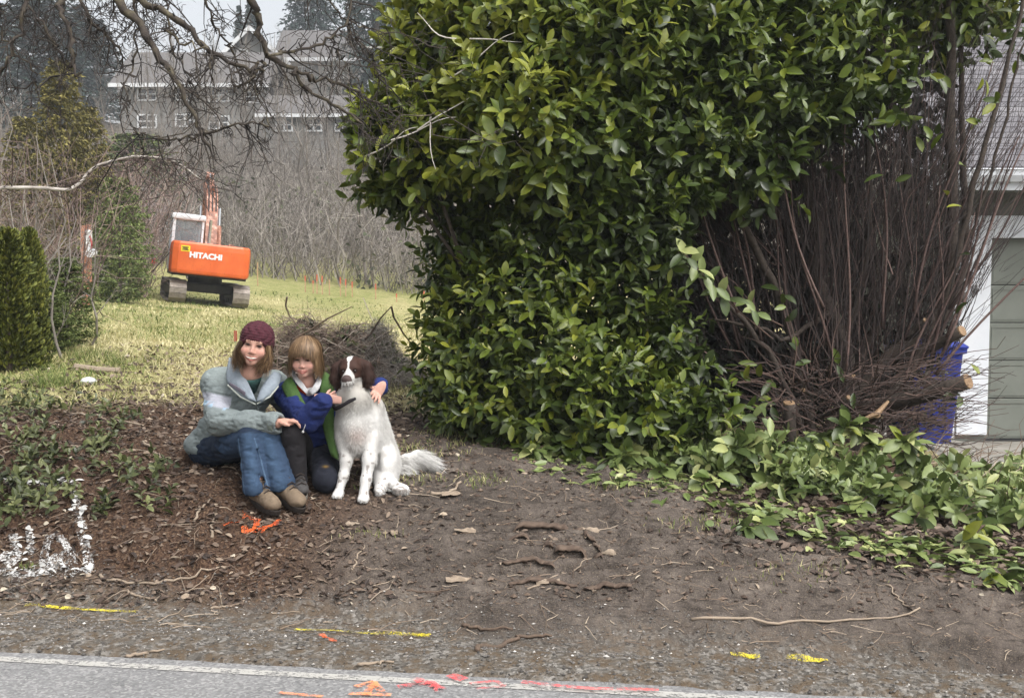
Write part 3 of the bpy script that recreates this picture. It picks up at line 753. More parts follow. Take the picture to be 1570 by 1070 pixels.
# white shed at the far end of the field
S0 = 47.0; a, b = at(207, 338, S0), at(236, 408, S0)
sh = thing('shed', ((a.x + b.x) / 2, S0, b.z), 'small pale shed with horizontal siding at the far end of the field', 'shed')
nb = 11
mb = MB(); box(mb, (a.x + .03, S0 + .06, b.z - .6), (b.x - .03, S0 + 3, a.z)); mb.build('wall', M['htrim'], sh)
me_ = None
for i in range(nb):
    z0 = b.z - .3 + (a.z - b.z + .3) * i / nb; hh = (a.z - b.z + .3) / nb
    mb = MB(); V = [(a.x, S0, z0), (b.x, S0, z0), (b.x, S0 + .05, z0 + hh), (a.x, S0 + .05, z0 + hh), (a.x, S0 + .05, z0), (b.x, S0 + .05, z0)]
    mb.add(V, [[0, 1, 2, 3], [4, 5, 1, 0], [0, 3, 4], [1, 5, 2]] if False else [[0, 1, 2, 3], [4, 5, 1, 0]]); mb.build('siding_board', M['htrim'], sh)
mb = MB(); box(mb, (b.x, S0 - .03, b.z - .6), (b.x + .12, S0 + .1, a.z)); mb.build('corner_board', M['htrim'], sh)
mb = MB(); gable(mb, a.x, b.x, S0, S0 + 3, a.z, .8, .25); mb.build('roof', M['hroof'], sh)
# ------------------------------------------------------------------ excavator
t = NT('orange_machine_paint'); v = t.pos()
nz = t.noise(3, 5, v); sc_ = t.noise(38, 4, t.n('ShaderNodeMapping', {'Vector': v, 'Scale': (1.5, 1.5, .35)}).outputs[0], .7)
c = t.ramp(nz, [(.3, lin(192, 82, 30)), (.7, lin(208, 98, 42))])
c = t.mix(t.ramp(sc_, [(.62, (0, 0, 0)), (.70, (1, 1, 1))]), c, lin(120, 62, 36))
t.set(Base_Color=c, Roughness=.42); M['orange'] = t.m
t = NT('faded_orange_paint'); nz = t.noise(7, 6)
t.set(Base_Color=t.ramp(nz, [(.3, lin(96, 62, 50)), (.5, lin(142, 92, 70)), (.72, lin(204, 168, 150))]), Roughness=.55); M['orange2'] = t.m
M['cabgrey'] = plain('pale_grey_cab_paint', lin(190, 194, 198), lin(208, 211, 214), 5, .5, .03)
M['steel'] = plain('worn_track_steel', lin(112, 104, 96), lin(150, 142, 134), 12, .6, .2, metal=.4)
M['blackiron'] = plain('greasy_black_iron', lin(34, 32, 31), lin(52, 48, 45), 10, .6, .1)
M['chrome'] = plain('bright_steel', lin(200, 204, 206), None, 5, .25, 0, metal=.9)
t = NT('cab_glass'); t.set(Base_Color=lin(150, 160, 165), Roughness=.05, Alpha=.28, Specular_IOR_Level=.7); M['cabglass'] = t.m
EXY = 33.0
ep = at(311, 470, EXY); ex0 = np.array([ep.x, EXY, gz(ep.x, EXY)])
# local frame: x to its right (seen from behind), y forward (away from the viewer), z up; rolled with the slope, turned a little
exm = Matrix.Translation(ex0) @ Matrix.Rotation(R(6.0), 4, 'Y') @ Matrix.Rotation(R(-1), 4, 'X')
up_yaw, tr_yaw = R(19), R(22)
exr = thing('excavator', ex0, 'orange tracked excavator standing on the grassy slope with its boom raised', 'excavator')
exr.matrix_basis = exm @ Matrix.Scale(.88, 4)
def ebuild(mb, name, mat, yaw=up_yaw, parent=None, smooth=False):
    me = mb.mesh(name, mat, smooth); me.transform(Matrix.Rotation(yaw, 4, 'Z'))
    o = bpy.data.objects.new(name, me); col.objects.link(o); o.parent = parent or exr; return o
# tracks: each a loop of shoes
tl, th_, wdt = 3.25, .36, .52
shoe_me = None
for s in (-1, 1):
    cx0 = s * .985
    mb = MB(); box(mb, (cx0 - .16, -1.3, .22), (cx0 + .16, 1.3, .52), bev=.04)
    for yy in (-1.26, 1.26):
        th = np.arange(18) * 2 * np.pi / 18
        loft(mb, [[(cx0 + dx, yy + .29 * math.cos(a), .38 + .29 * math.sin(a)) for a in th] for dx in (-.10, .10)])
    for yy in (-.8, -.4, 0, .4, .8):
        th = np.arange(12) * 2 * np.pi / 12
        loft(mb, [[(cx0 + dx, yy + .12 * math.cos(a), .15 + .12 * math.sin(a)) for a in th] for dx in (-.14, .14)])
    trk = ebuild(mb, 'track', M['blackiron'], tr_yaw)
    # path round the sprocket and idler
    per = []; 
    for a in np.linspace(-90, -270, 12)[:-1]: per.append((-1.26 + .36 * math.cos(R(a)), .37 + .36 * math.sin(R(a))))
    for y in np.linspace(-1.26, 1.26, 14)[:-1]: per.append((y, .73 - .03 * math.sin((y + 1.26) / 2.52 * math.pi)))
    for a in np.linspace(90, -90, 12)[:-1]: per.append((1.26 + .36 * math.cos(R(a)), .37 + .36 * math.sin(R(a))))
    for y in np.linspace(1.26, -1.26, 14)[:-1]: per.append((y, .01))
    per = np.array(per); seg = np.linalg.norm(np.roll(per, -1, 0) - per, axis=1); cs = np.concatenate([[0], np.cumsum(seg)]); tot = cs[-1]
    NS = 44; loop = np.vstack([per, per[:1]])
    if shoe_me is None:
        mb = MB(); L = tot / NS
        prof = [(-.47, 0), (.47, 0), (.47, .022), (.36, .026), (.33, .062), (.27, .062), (.24, .026), (.03, .026), (0, .05), (-.06, .05), (-.08, .026), (-.34, .026), (-.37, .062), (-.43, .062), (-.46, .022)]
        loft(mb, [[(x, p * L, -q) for p, q in prof] for x in (-wdt / 2, wdt / 2)]); shoe_me = mb.mesh('track_shoe', M['steel'])
    for k in range(NS):
        d0 = (k + .5) * tot / NS
        P = np.array([np.interp(d0, cs, loop[:, i]) for i in (0, 1)]); P2 = np.array([np.interp((d0 + .02) % tot, cs, loop[:, i]) for i in (0, 1)])
        a = math.atan2(P2[1] - P[1], P2[0] - P[0])
        o = bpy.data.objects.new('track_shoe', shoe_me); col.objects.link(o); o.parent = trk
        o.matrix_basis = Matrix.Rotation(tr_yaw, 4, 'Z') @ Matrix.Translation((cx0, P[0], P[1])) @ Matrix.Rotation(a, 4, 'X') @ Matrix.Rotation(math.pi, 4, 'Y') @ Matrix.Rotation(math.pi, 4, 'X') @ Matrix.Rotation(math.pi, 4, 'Y') if False else \
            Matrix.Rotation(tr_yaw, 4, 'Z') @ Matrix.Translation((cx0, P[0], P[1])) @ Matrix.Rotation(a, 4, 'X')
mb = MB(); box(mb, (-.8, -.75, .36), (.8, .75, .66), bev=.05)
th = np.arange(24) * np.pi / 12; loft(mb, [[(.55 * math.cos(a), .55 * math.sin(a), z) for a in th] for z in (.66, .86)])
ebuild(mb, 'car_body', M['blackiron'], tr_yaw)
mb = MB(); box(mb, (-1.16, -1.55, .86), (1.16, 1.35, 1.02), bev=.02); ebuild(mb, 'deck', M['blackiron'])
# counterweight: bevelled, rounded in plan
mb = MB(); rings = []
for z, k in ((.90, .94), (.94, .985), (1.02, 1.0), (1.7, 1.0), (1.84, .985), (1.90, .95)):
    back = -1.95 + (1 - k) * .9
    pts = [(-1.23 * k, -1.15), (-1.23 * k, back + .38), (-1.17 * k, back + .16), (-1.0 * k, back + .06), (-.5, back + .01), (0, back), (.5, back + .01), (1.0 * k, back + .06), (1.17 * k, back + .16), (1.23 * k, back + .38), (1.23 * k, -1.15)]
    rings.append([(x, y, z + .03) for x, y in pts])
loft(mb, rings); cw_ = ebuild(mb, 'counterweight', M['orange'])
for x in (-.6, .6):
    mb = MB(); tube(mb, [(x - .08, -1.6, 1.9), (x - .08, -1.6, 1.97), (x + .08, -1.6, 1.97), (x + .08, -1.6, 1.9)], .018, 6); ebuild(mb, 'lifting_eye', M['orange2'])
# maker's name in white block letters
def text_mesh(body, size, mat, bold=.0, ext=.004):
    cu = bpy.data.curves.new('lettering', 'FONT'); cu.body = body; cu.size = size; cu.align_x = 'CENTER'; cu.align_y = 'CENTER'; cu.extrude = ext; cu.offset = bold; cu.space_character = 1.0
    o = bpy.data.objects.new('lettering', cu); col.objects.link(o)
    me = bpy.data.meshes.new_from_object(o.evaluated_get(bpy.context.evaluated_depsgraph_get())); bpy.data.objects.remove(o); bpy.data.curves.remove(cu)
    me.materials.clear(); me.materials.append(mat); return me
me = text_mesh('HITACHI', .235, M['white'], .012)
me.transform(Matrix.Scale(1.08, 4, (1, 0, 0))); me.transform(Matrix.Rotation(R(90), 4, 'X')); me.transform(Matrix.Translation((-.17, -1.957, 1.53))); me.transform(Matrix.Rotation(up_yaw, 4, 'Z'))
o = bpy.data.objects.new('lettering', me); col.objects.link(o); o.parent = exr
t = NT('yellow_label'); t.set(Base_Color=lin(232, 206, 20), Roughness=.5); M['ylabel'] = t.m
mb = MB(); box(mb, (-.93, -1.915, 1.62), (-.66, -1.899, 1.80), rot=Matrix.Rotation(R(-6), 3, 'Z'), c=(-.8, -1.9, 1.7)); lb = ebuild(mb, 'warning_label', M['ylabel'])
for zz, ww in ((1.755, .2), (1.715, .14), (1.675, .2)):
    mb = MB(); box(mb, (-.8 - ww / 2, -1.93, zz - .011), (-.8 + ww / 2, -1.912, zz + .011), rot=Matrix.Rotation(R(-6), 3, 'Z'), c=(-.8, -1.9, 1.7)); ebuild(mb, 'label_print', M['blackiron'], parent=lb)
# engine hood, tank, cab
mb = MB(); box(mb, (-.28, -1.12, 1.02), (1.2, -.2, 1.86), bev=.05); ebuild(mb, 'engine_hood', M['orange'])
mb = MB(); box(mb, (.42, -.18, 1.02), (1.2, .95, 1.72), bev=.05); ebuild(mb, 'side_tank', M['orange'])
mb = MB(); box(mb, (-1.2, -1.12, 1.02), (-.3, -.75, 1.86), bev=.04); ebuild(mb, 'air_box', M['orange'])
mb = MB()
for dx in np.linspace(.0, 1.05, 6): box(mb, (-.2 + dx, -1.0, 1.861), (-.05 + dx, -.9, 1.90 + .04 * (int(dx * 5) % 2)))
ebuild(mb, 'hood_vents', M['cabgrey'])
mb = MB(); tube(mb, [(-.02, -.55, 1.84), (-.02, -.55, 2.35), (-.02, -.58, 2.72)], .05, 10); ebuild(mb, 'exhaust_pipe', M['chrome'])
cb = thing('cab', (0, 0, 0), None, None); cb.parent = exr
mb = MB()
x0, x1, y0, y1, z0, z1 = -1.2, -.22, -.72, .95, 1.02, 2.66
for x, y, wx in ((x0, y0, .1), (x1 - .07, y0, .07), (x0, y1 - .08, .07), (x1 - .07, y1 - .08, .07), (x0, .15, .07)): box(mb, (x, y, z0), (x + wx, y + .09, z1), bev=.015)
box(mb, (x0, y0 - .004, z0), (x1, y0 + .06, 1.86)); box(mb, (x0 - .004, y0 + .06, z0), (x0 + .05, y1, 1.62)); box(mb, (x1 - .05, y0 + .06, z0), (x1, y1, 1.5))
ebuild(mb, 'frame', M['cabgrey'], parent=cb)
mb = MB(); box(mb, (x0 - .04, y0 - .06, z1 - .02), (x1 + .04, y1 + .06, z1 + .17), bev=.06); ebuild(mb, 'cab_roof', M['cabgrey'], parent=cb)
for lo, hi in (((x0 + .1, y0 + .02, 1.87), (x1 - .07, y0 + .035, z1 - .03)), ((x0 + .02, y0 + .1, 1.64), (x0 + .035, y1 - .08, z1 - .03)), ((x0 + .07, y1 - .03, 1.1), (x1 - .07, y1 - .015, z1 - .03)), ((x1 - .035, y0 + .1, 1.52), (x1 - .02, y1 - .08, z1 - .03))):
    mb = MB(); box(mb, lo, hi); ebuild(mb, 'window', M['cabglass'], parent=cb)
mb = MB(); box(mb, (-.9, -.45, 1.5), (-.5, -.32, 2.2), bev=.05); box(mb, (-.9, -.32, 1.45), (-.5, .1, 1.6), bev=.05); ebuild(mb, 'seat', M['blackiron'], parent=cb)
# boom, stick and bucket: closed plates swept along a path in the y-z plane
def arm(name, path, hw, mat, x=.12):
    """box-section arm: path rows (y, z, half depth)"""
    path = np.array(path, float); T = nrm(np.gradient(path[:, :2], axis=0)); N_ = np.stack([-T[:, 1], T[:, 0]], 1)
    rings = []
    for (y, z, d), nn in zip(path, N_):
        a, b = np.array([y, z]) + nn * d, np.array([y, z]) - nn * d
        rings.append([(x - hw, a[0], a[1]), (x + hw, a[0], a[1]), (x + hw, b[0], b[1]), (x - hw, b[0], b[1])])
    mb = MB(); loft(mb, rings); return ebuild(mb, name, mat)
arm('boom', [(.55, 1.35, .16), (.9, 2.1, .24), (1.35, 2.85, .29), (1.9, 3.4, .29), (2.6, 3.75, .24), (3.5, 3.98, .18), (4.3, 4.1, .13)], .19, M['orange2'])
arm('stick', [(3.75, 4.5, .10), (4.25, 4.15, .17), (4.5, 3.6, .19), (4.7, 2.6, .15), (4.85, 1.75, .12)], .13, M['orange2'])
for s in (-1, 1):
    mb = MB(); tube(mb, [(.12 + s * .31, .95, 1.35), (.12 + s * .31, 1.75, 2.6)], .085, 8); ebuild(mb, 'lift_cylinder', M['orange2'])
    mb = MB(); tube(mb, [(.12 + s * .31, 1.75, 2.6), (.12 + s * .31, 2.2, 3.25)], .045, 8); ebuild(mb, 'cylinder_rod', M['chrome'])
mb = MB(); tube(mb, [(.12, 2.0, 3.85), (.12, 3.0, 4.25)], .085, 8); ebuild(mb, 'stick_cylinder', M['orange2'])
mb = MB(); tube(mb, [(.12, 3.0, 4.25), (.12, 3.75, 4.5)], .045, 8); ebuild(mb, 'cylinder_rod', M['chrome'])
mb = MB()
for s in (-.12, .0, .12): tube(mb, [(.12 + s, .6, 1.8), (.12 + s, 1.25, 3.2), (.12 + s, 1.9, 3.78), (.12 + s, 2.7, 4.1), (.12 + s, 3.9, 4.25)], .025, 5)
ebuild(mb, 'hydraulic_hose', M['blackiron'])
mb = MB(); pr = [(4.75, 1.85), (5.15, 1.7), (5.3, 1.2), (5.0, .75), (4.45, .7), (4.55, .78), (4.9, .86), (5.15, 1.2), (5.03, 1.6)]
V = [(x, y, z) for x in (-.35, .59) for y, z in pr]; n = len(pr)
mb.add(V, [[i, (i + 1) % n, n + (i + 1) % n, n + i] for i in range(n)])
for x in (-.35, .57): loft(mb, [[(x + dx, y, z) for y, z in ((4.75, 1.85), (5.15, 1.7), (5.3, 1.2), (5.0, .75), (4.45, .7))] for dx in (0, .02)])
bk = ebuild(mb, 'bucket', M['blackiron'])
for x in (-.3, -.08, .14, .36, .5):
    mb = MB(); loft(mb, [[(x - .04, 4.5, .66), (x + .06, 4.5, .66), (x + .06, 4.5, .75), (x - .04, 4.5, .75)], [(x - .01, 4.25, .68), (x + .03, 4.25, .68), (x + .03, 4.25, .70), (x - .01, 4.25, .70)]]); ebuild(mb, 'tooth', M['steel'], parent=bk)
# ------------------------------------------------------------------ bare saplings, thicket, conifers
def grow(mbT, mbB, base, h, r, seed, lean=.08, nprim=16, spread=.55, up=.6, tint0=.5, nsec=6, ntw=5):
    g = np.random.default_rng(seed)
    base = np.asarray(base, float)
    n = 8; t = np.linspace(0, 1, n)
    off = np.cumsum(g.normal(size=(n, 2)) * lean * h / n, 0); off[0] = 0
    P = np.column_stack([base[0] + off[:, 0], base[1] + off[:, 1], base[2] - .1 + t * (h + .1)])
    tube(mbT, P, r * (1 - t * .85), 6, tint=tint0)
    for i in range(nprim):
        k = g.uniform(.15, .97); p0 = np.array([np.interp(k, t, P[:, j]) for j in range(3)])
        a = g.uniform(0, 2 * np.pi); L = h * spread * (1 - k * .6) * g.uniform(.5, 1.0)
        d = nrm(np.array([math.cos(a), math.sin(a), up * g.uniform(.4, 2.0)])); p1 = p0 + d * L
        m = p0 + d * L * .5 + np.array([0, 0, -.06 * L]); pts = np.array([p0, m, p1]); rr = r * (1 - k * .8) * .5
        tube(mbB, pts, [rr, rr * .6, rr * .25], 4, tint=g.uniform(.2, .8), cap=False)
        q = g.uniform(.2, 1, nsec); B0 = np.stack([np.interp(q, [0, .5, 1], pts[:, j]) for j in range(3)], 1)
        D = nrm(d + g.normal(size=(nsec, 3)) * .6 + np.array([0, 0, .25])); B1 = B0 + D * (L * g.uniform(.2, .5, nsec))[:, None]
        twigs(mbB, B0, B1, rr * .4, rr * .15, .08, 2, 3, g.uniform(.1, .9, nsec))
        B2 = np.repeat(B0, ntw, 0) + (np.repeat(B1 - B0, ntw, 0)) * g.uniform(.2, 1, (nsec * ntw, 1))
        D2 = nrm(np.repeat(D, ntw, 0) + g.normal(size=(nsec * ntw, 3)) * .6)
        twigs(mbB, B2, B2 + D2 * (L * g.uniform(.1, .28, nsec * ntw))[:, None], rr * .22, rr * .12, .08, 2, 3, g.uniform(.1, .9, nsec * ntw))
sap = []
for i in range(6):
    mbT, mbB = MB(), MB(); h = (4.2, 5.0, 5.6, 3.6, 6.2, 4.6)[i]
    grow(mbT, mbB, (0, 0, 0), h, (.05, .055, .07, .04, .075, .05)[i], 100 + i, .22, 15, (.5, .4, .45, .6, .35, .5)[i], (.7, 1.4, .8, .5, 1.6, .9)[i])
    sap.append((mbT.mesh('trunk', M['greytwig']), mbB.mesh('branches', M['greytwig'])))
g = np.random.default_rng(5)
ns = 0
for k in range(400):
    px, Y = g.uniform(-60, 700), g.uniform(44, 78)
    X = at(px, 300, Y).x; z = gz(X, Y)
    if Y > 74 and px < 600: continue
    if k > 120 or ns >= 74: break
    i = int(g.integers(6))
    o = thing('bare_sapling', (X, Y, z), 'leafless grey-brown sapling in the thicket on the hillside below the houses', 'tree', 'leafless saplings in the hillside thicket')
    s = g.uniform(.75, 1.25); o.rotation_euler = (g.normal() * .08, g.normal() * .08, g.uniform(0, 6.28)); o.scale = (s, s, s * g.uniform(.9, 1.15))
    for nm, me in zip(('trunk', 'branches'), sap[i]):
        c_ = bpy.data.objects.new(nm, me); col.objects.link(c_); c_.parent = o
    ns += 1
# tall pale saplings before the brown house
for k, px in enumerate((430, 445, 462, 478, 490, 504, 517, 528, 540)):
    Y = 84 + k % 3 * 4; X = at(px, 200, Y).x; z = gz(X, Y)
    o = thing('bare_sapling', (X, Y, z), 'tall slender pale leafless sapling in front of the brown-grey house roof', 'tree', 'tall pale saplings before the upper house')
    top = at(px, 40 + (k * 37 % 40), Y).z; s = (top - z) / 6.2
    o.scale = (s * .6, s * .6, s); o.rotation_euler = (0, 0, k * 1.3)
    for nm, me in zip(('trunk', 'branches'), sap[4]):
        c_ = bpy.data.objects.new(nm, me); col.objects.link(c_); c_.parent = o
for k in range(26):
    px = 150 + 17.5 * k + 9 * g.normal(); Y = g.uniform(62, 74); X = at(px, 200, Y).x; z = gz(X, Y); i = (1, 4, 2)[k % 3]
    o = thing('bare_tree', (X, Y, z), 'tall thin leafless tree on the slope right in front of the grey houses', 'tree', 'thin bare trees in front of the houses')
    s = g.uniform(.9, 1.35); o.scale = (s * .8, s * .8, s * 1.25); o.rotation_euler = (g.normal() * .05, g.normal() * .05, g.uniform(0, 6.28))
    for nm, me in zip(('trunk', 'branches'), sap[i]):
        c_ = bpy.data.objects.new(nm, me); col.objects.link(c_); c_.parent = o
# the mass of undergrowth
def thicket(n, pxr, Yr, hr, mat, name='thicket', rr=(.012, .022), arch=.5, ytop=None):
    mb = MB(); g = np.random.default_rng(n)
    Y = Yr[0] + (Yr[1] - Yr[0]) * g.random(n) ** 1.3; px = g.uniform(*pxr, n)
    X = (px - 785) / FOC * Y; Z = ground_z(X, Y, False) - .05
    P0 = np.column_stack([X, Y, Z]); h = g.uniform(*hr, n)
    a = g.uniform(0, 6.28, n); D = np.column_stack([np.cos(a) * arch, np.sin(a) * arch, np.ones(n)])
    P1 = P0 + nrm(D) * h[:, None]
    r = g.uniform(*rr, n)
    twigs(mb, P0, P1, r, r * .45, .10, 3, 3, g.random(n))
    m = 3; B0 = np.repeat(P0, m, 0) + np.repeat(P1 - P0, m, 0) * g.uniform(.25, 1, (n * m, 1)); D2 = g.normal(size=(n * m, 3)) + np.array([0, 0, .5])
    twigs(mb, B0, B0 + nrm(D2) * (np.repeat(h, m) * g.uniform(.2, .5, n * m))[:, None], np.repeat(r, m) * .55, np.repeat(r, m) * .3, .12, 2, 3, g.random(n * m))
    return stuff(mb.build(name, mat))
thicket(5200, (-150, 760), (43, 80), (1.0, 3.4), M['greytwig'])
M['brownbrush'] = tinted('brown_bramble', [(0, lin(70, 56, 52)), (.5, lin(104, 86, 80)), (1, lin(140, 122, 112))], .9, 10, .3)
thicket(1500, (-260, 230), (31, 50), (1.5, 4.6), M['brownbrush'], 'bramble_tangle', (.010, .02), .6)
thicket(500, (-420, 95), (12.5, 20), (1.2, 3.0), M['brownbrush'], 'bramble_tangle', (.004, .010), .6)
# scattered evergreen ivy low in the thicket
mb = MB(); g = np.random.default_rng(8); n = 5000
Y = g.uniform(43, 62, n); px = g.uniform(80, 720, n); X = (px - 785) / FOC * Y
sel = vnoise(X * .5, Y * .35, 3) > .62; X, Y = X[sel], Y[sel]; Z = ground_z(X, Y, False) + g.random(len(X)) ** 1.5 * 2.2
B = np.column_stack([X, Y, Z]); leaves(mb, B, g.normal(size=B.shape), g.normal(size=B.shape) + [0, -.5, .8], .22, .14, g.random(len(B)), kind='ivy')
M['dullgreen'] = tinted('dull_green_undergrowth', [(0, lin(52, 58, 42)), (.5, lin(76, 82, 58)), (1, lin(104, 108, 76))], .8, 10, .3)
stuff(mb.build('undergrowth_leaves', M['dullgreen']))

M['fir'] = tinted('dark_fir_needles', [(0, lin(30, 46, 42)), (.5, lin(48, 68, 62)), (1, lin(72, 92, 82))], .8, 3, .4)
M['olive'] = tinted('olive_conifer_needles', [(0, lin(66, 62, 30)), (.5, lin(104, 98, 46)), (1, lin(138, 128, 70))], .8, 6, .4)
M['cedar'] = tinted('cedar_sprays', [(0, lin(56, 64, 26)), (.5, lin(96, 104, 40)), (1, lin(136, 136, 62))], .75, 14, .4)
M['spruce'] = tinted('green_spruce_needles', [(0, lin(54, 66, 32)), (.5, lin(92, 106, 52)), (1, lin(128, 138, 78))], .8, 8, .4)
def conifer_meshes(h, r, seed, mat, whorls=42, nb=9, ncl=9, cl=.9, droop=.35, bare=.08, pw=.75):
    g = np.random.default_rng(seed); mbT, mbF = MB(), MB()
    tube(mbT, [(0, 0, -1), (.05 * g.normal(), 0, h * .5), (0, .05, h)], [h * .016, h * .010, h * .001], 7)
    B, D, L, tn = [], [], [], []
    for w in range(whorls):
        k = bare + (1 - bare) * (w + g.random() * .6) / whorls; z = h * k
        ll = r * (1 - k) ** pw * (min(1, .45 + 2.2 * k) if pw < .7 else 1) * g.uniform(.6 if pw < .7 else .75, 1.15) + .12
        for b in range(nb):
            a = g.uniform(0, 6.28); l2 = ll * g.uniform(.6, 1.1); d = np.array([math.cos(a), math.sin(a), 0])
            s = np.sqrt(g.random(ncl)); p = np.array([0, 0, z]) + d * (s * l2)[:, None] + np.array([0, 0, -1.0]) * (droop * l2 * s ** 1.6)[:, None]
            tb = g.random()
            B.append(p + g.normal(size=p.shape) * .05 * cl); D.append(d + g.normal(size=p.shape) * .6 + np.array([0, 0, -.35])); L.append(np.full(ncl, cl) * g.uniform(.6, 1.2, ncl)); tn.append(np.clip(tb * .5 + g.random(ncl) * .5, 0, 1))
    B, D, L, tn = map(np.concatenate, (B, D, L, tn))
    V = np.array([[0, 0, 0], [.5, .22, .03], [1, 0, -.1], [.5, -.22, .03]])
    D_, S, N = leaf_frames(D, g.normal(size=D.shape) * .5 + np.array([0, 0, 1.0]))
    P = B[:, None] + D_[:, None] * V[None, :, 0:1] * L[:, None, None] + S[:, None] * V[None, :, 1:2] * L[:, None, None] + N[:, None] * V[None, :, 2:3] * L[:, None, None]
    mbF.add(P.reshape(-1, 3), np.arange(len(P) * 4).reshape(-1, 4), 0, np.repeat(tn, 4))
    return mbT.mesh('trunk', M['bark']), mbF.mesh('foliage', mat)
def plant_conifer(ms, X, Y, z, s, label, name='conifer', group=None, cat='tree', rz=0, sz=None):
    o = thing(name, (X, Y, z), label, cat, group); o.scale = (s, s, sz or s); o.rotation_euler = (0, 0, rz)
    for nm, me in zip(('trunk', 'foliage'), ms):
        c_ = bpy.data.objects.new(nm, me); col.objects.link(c_); c_.parent = o
    return o
firA = conifer_meshes(26, 5.2, 1, M['fir'], 80, 14, 24, .42)
firB = conifer_meshes(24, 3.6, 2, M['fir'], 66, 11, 16, .42)
def fir_at(ms, h, px, pytop, Y, label, rz=0, wide=1.0, zb=None):
    p = at(px, pytop, Y); z = gz(p.x, Y); sz = (p.z - z) / h
    o = plant_conifer(ms, p.x, Y, z, wide, label, 'fir_tree', 'dark firs behind the houses', rz=rz, sz=sz); return o
fir_at(firA, 26, 476, -150, 122, 'broad dark blue-green fir behind the brown-grey house roof', 0, 1.05)
fir_at(firA, 26, 575, -330, 96, 'tallest dark fir, close beside the laurel hedge behind the utility pole', 1.0, 1.0)
fir_at(firA, 26, 648, -260, 104, 'dark fir mostly hidden behind the top of the laurel hedge', 3.0, .9)
fir_at(firB, 24, 384, -12, 150, 'small slim distant fir just visible over the gabled house', 2.0, .8)
fir_at(firB, 24, 366, 8, 150, 'smallest distant fir, over the ridge of the long house', 0.4, .6)
for k, (px, pt, Y) in enumerate(((-25, -60, 90), (35, -30, 96), (78, -70, 100), (122, 8, 110), (150, 30, 120))):
    fir_at(firB, 24, px, pt, Y, ('dark fir at the hilltop cut off by the picture edge', 'second dark hilltop fir from the picture edge, behind hanging twigs', 'widest-looking dark hilltop fir above the tallest olive conifer', 'dark hilltop fir just before the long grey house begins', 'dark hilltop fir whose tip shows beside the roof of the long grey house')[k], k * 1.1, 1.3)
# olive conifer and green spruces along the left side of the field
olv = conifer_meshes(6, 1.25, 3, M['olive'], 60, 14, 16, .13, -.15, .04, .5)
for px, pt, Y, w, lb in ((92, 95, 30, 1.0, 'tallest olive-green conifer standing behind the wooden power post'), (135, 165, 31, .8, 'olive-green conifer just behind the round green spruce'), (38, 180, 29, .9, 'olive-green conifer at the picture edge behind the pale arching branch')):
    p = at(px, pt, Y); z = gz(p.x, Y); plant_conifer(olv, p.x, Y, z, w, lb, 'conifer', 'olive conifers left of the field', rz=px, sz=(p.z - z) / 6)
spr = conifer_meshes(2.6, 1.0, 4, M['spruce'], 50, 16, 16, .085, -.05, .02, .42)
for px, pt, pb, Y, w, lb in ((182, 272, 425, 28, 1.0, 'full green spruce bush beside the field, left of the excavator'), (205, 205, 330, 52, 3.0, 'yellow-green round evergreen just below the house windows'), (155, 300, 420, 30, .8, 'green spruce bush behind the wooden power post'),
                             (98, 395, 550, 12.8, .5, 'low dark green bush under the bare twiggy shrub by the cedars'), (72, 430, 560, 12.2, .38, 'low green bush next to the cedar columns')):
    p = at(px, pt, Y); z = gz(p.x, Y); plant_conifer(spr, p.x, Y, z, w, lb, 'spruce_bush', 'green bushes left of the field', 'bush', rz=px, sz=(p.z - z) / 2.6)
# columnar cedars
def cedar_meshes(seed):
    g = np.random.default_rng(seed); mbT, mbF = MB(), MB(); n = 5200
    tube(mbT, [(0, 0, -.1), (0, 0, 1.9)], [.03, .008], 6)
    k = g.random(n) ** .8; a = g.uniform(0, 6.28, n); rad = .23 * np.clip(1.25 * (1 - k) ** .45, 0, 1) * np.sqrt(g.uniform(.35, 1, n)) * (1 + .25 * np.sin(a * 3 + k * 9))
    B = np.column_stack([np.cos(a) * rad, np.sin(a) * rad, .03 + k * 2.0]); D = np.column_stack([np.cos(a) * .5, np.sin(a) * .5, np.ones(n) * 1.2]) + g.normal(size=(n, 3)) * .25
    leaves(mbF, B, D, np.column_stack([np.cos(a), np.sin(a), 0 * a]) + g.normal(size=(n, 3)) * .5, g.uniform(.05, .10, n), g.uniform(.018, .035, n), np.clip(g.normal(.45, .25, n) + .25 * (vnoise(a * 3, k * 14) - .5), 0, 1), kind='needle')
    return mbT.mesh('trunk', M['bark']), mbF.mesh('foliage', M['cedar'], True)
ced = [cedar_meshes(i) for i in (1, 2)]
for i, (px, pt, Y, w, lb) in enumerate(((8, 352, 10.4, 1.0, 'thickest clipped cedar column at the picture edge'), (44, 352, 10.6, .62, 'slim cedar column beside the twiggy bare shrub'), (-32, 330, 10.5, 1.1, 'cedar column mostly outside the picture'), (28, 365, 10.9, .6, 'slim cedar column squeezed between two others'))):
    p = at(px, pt, Y); z = gz(p.x, Y); plant_conifer(ced[i % 2], p.x, Y, z, w, lb, 'cedar_column', 'clipped cedar columns', rz=i * 2.0, sz=(p.z - z) / 2.05)
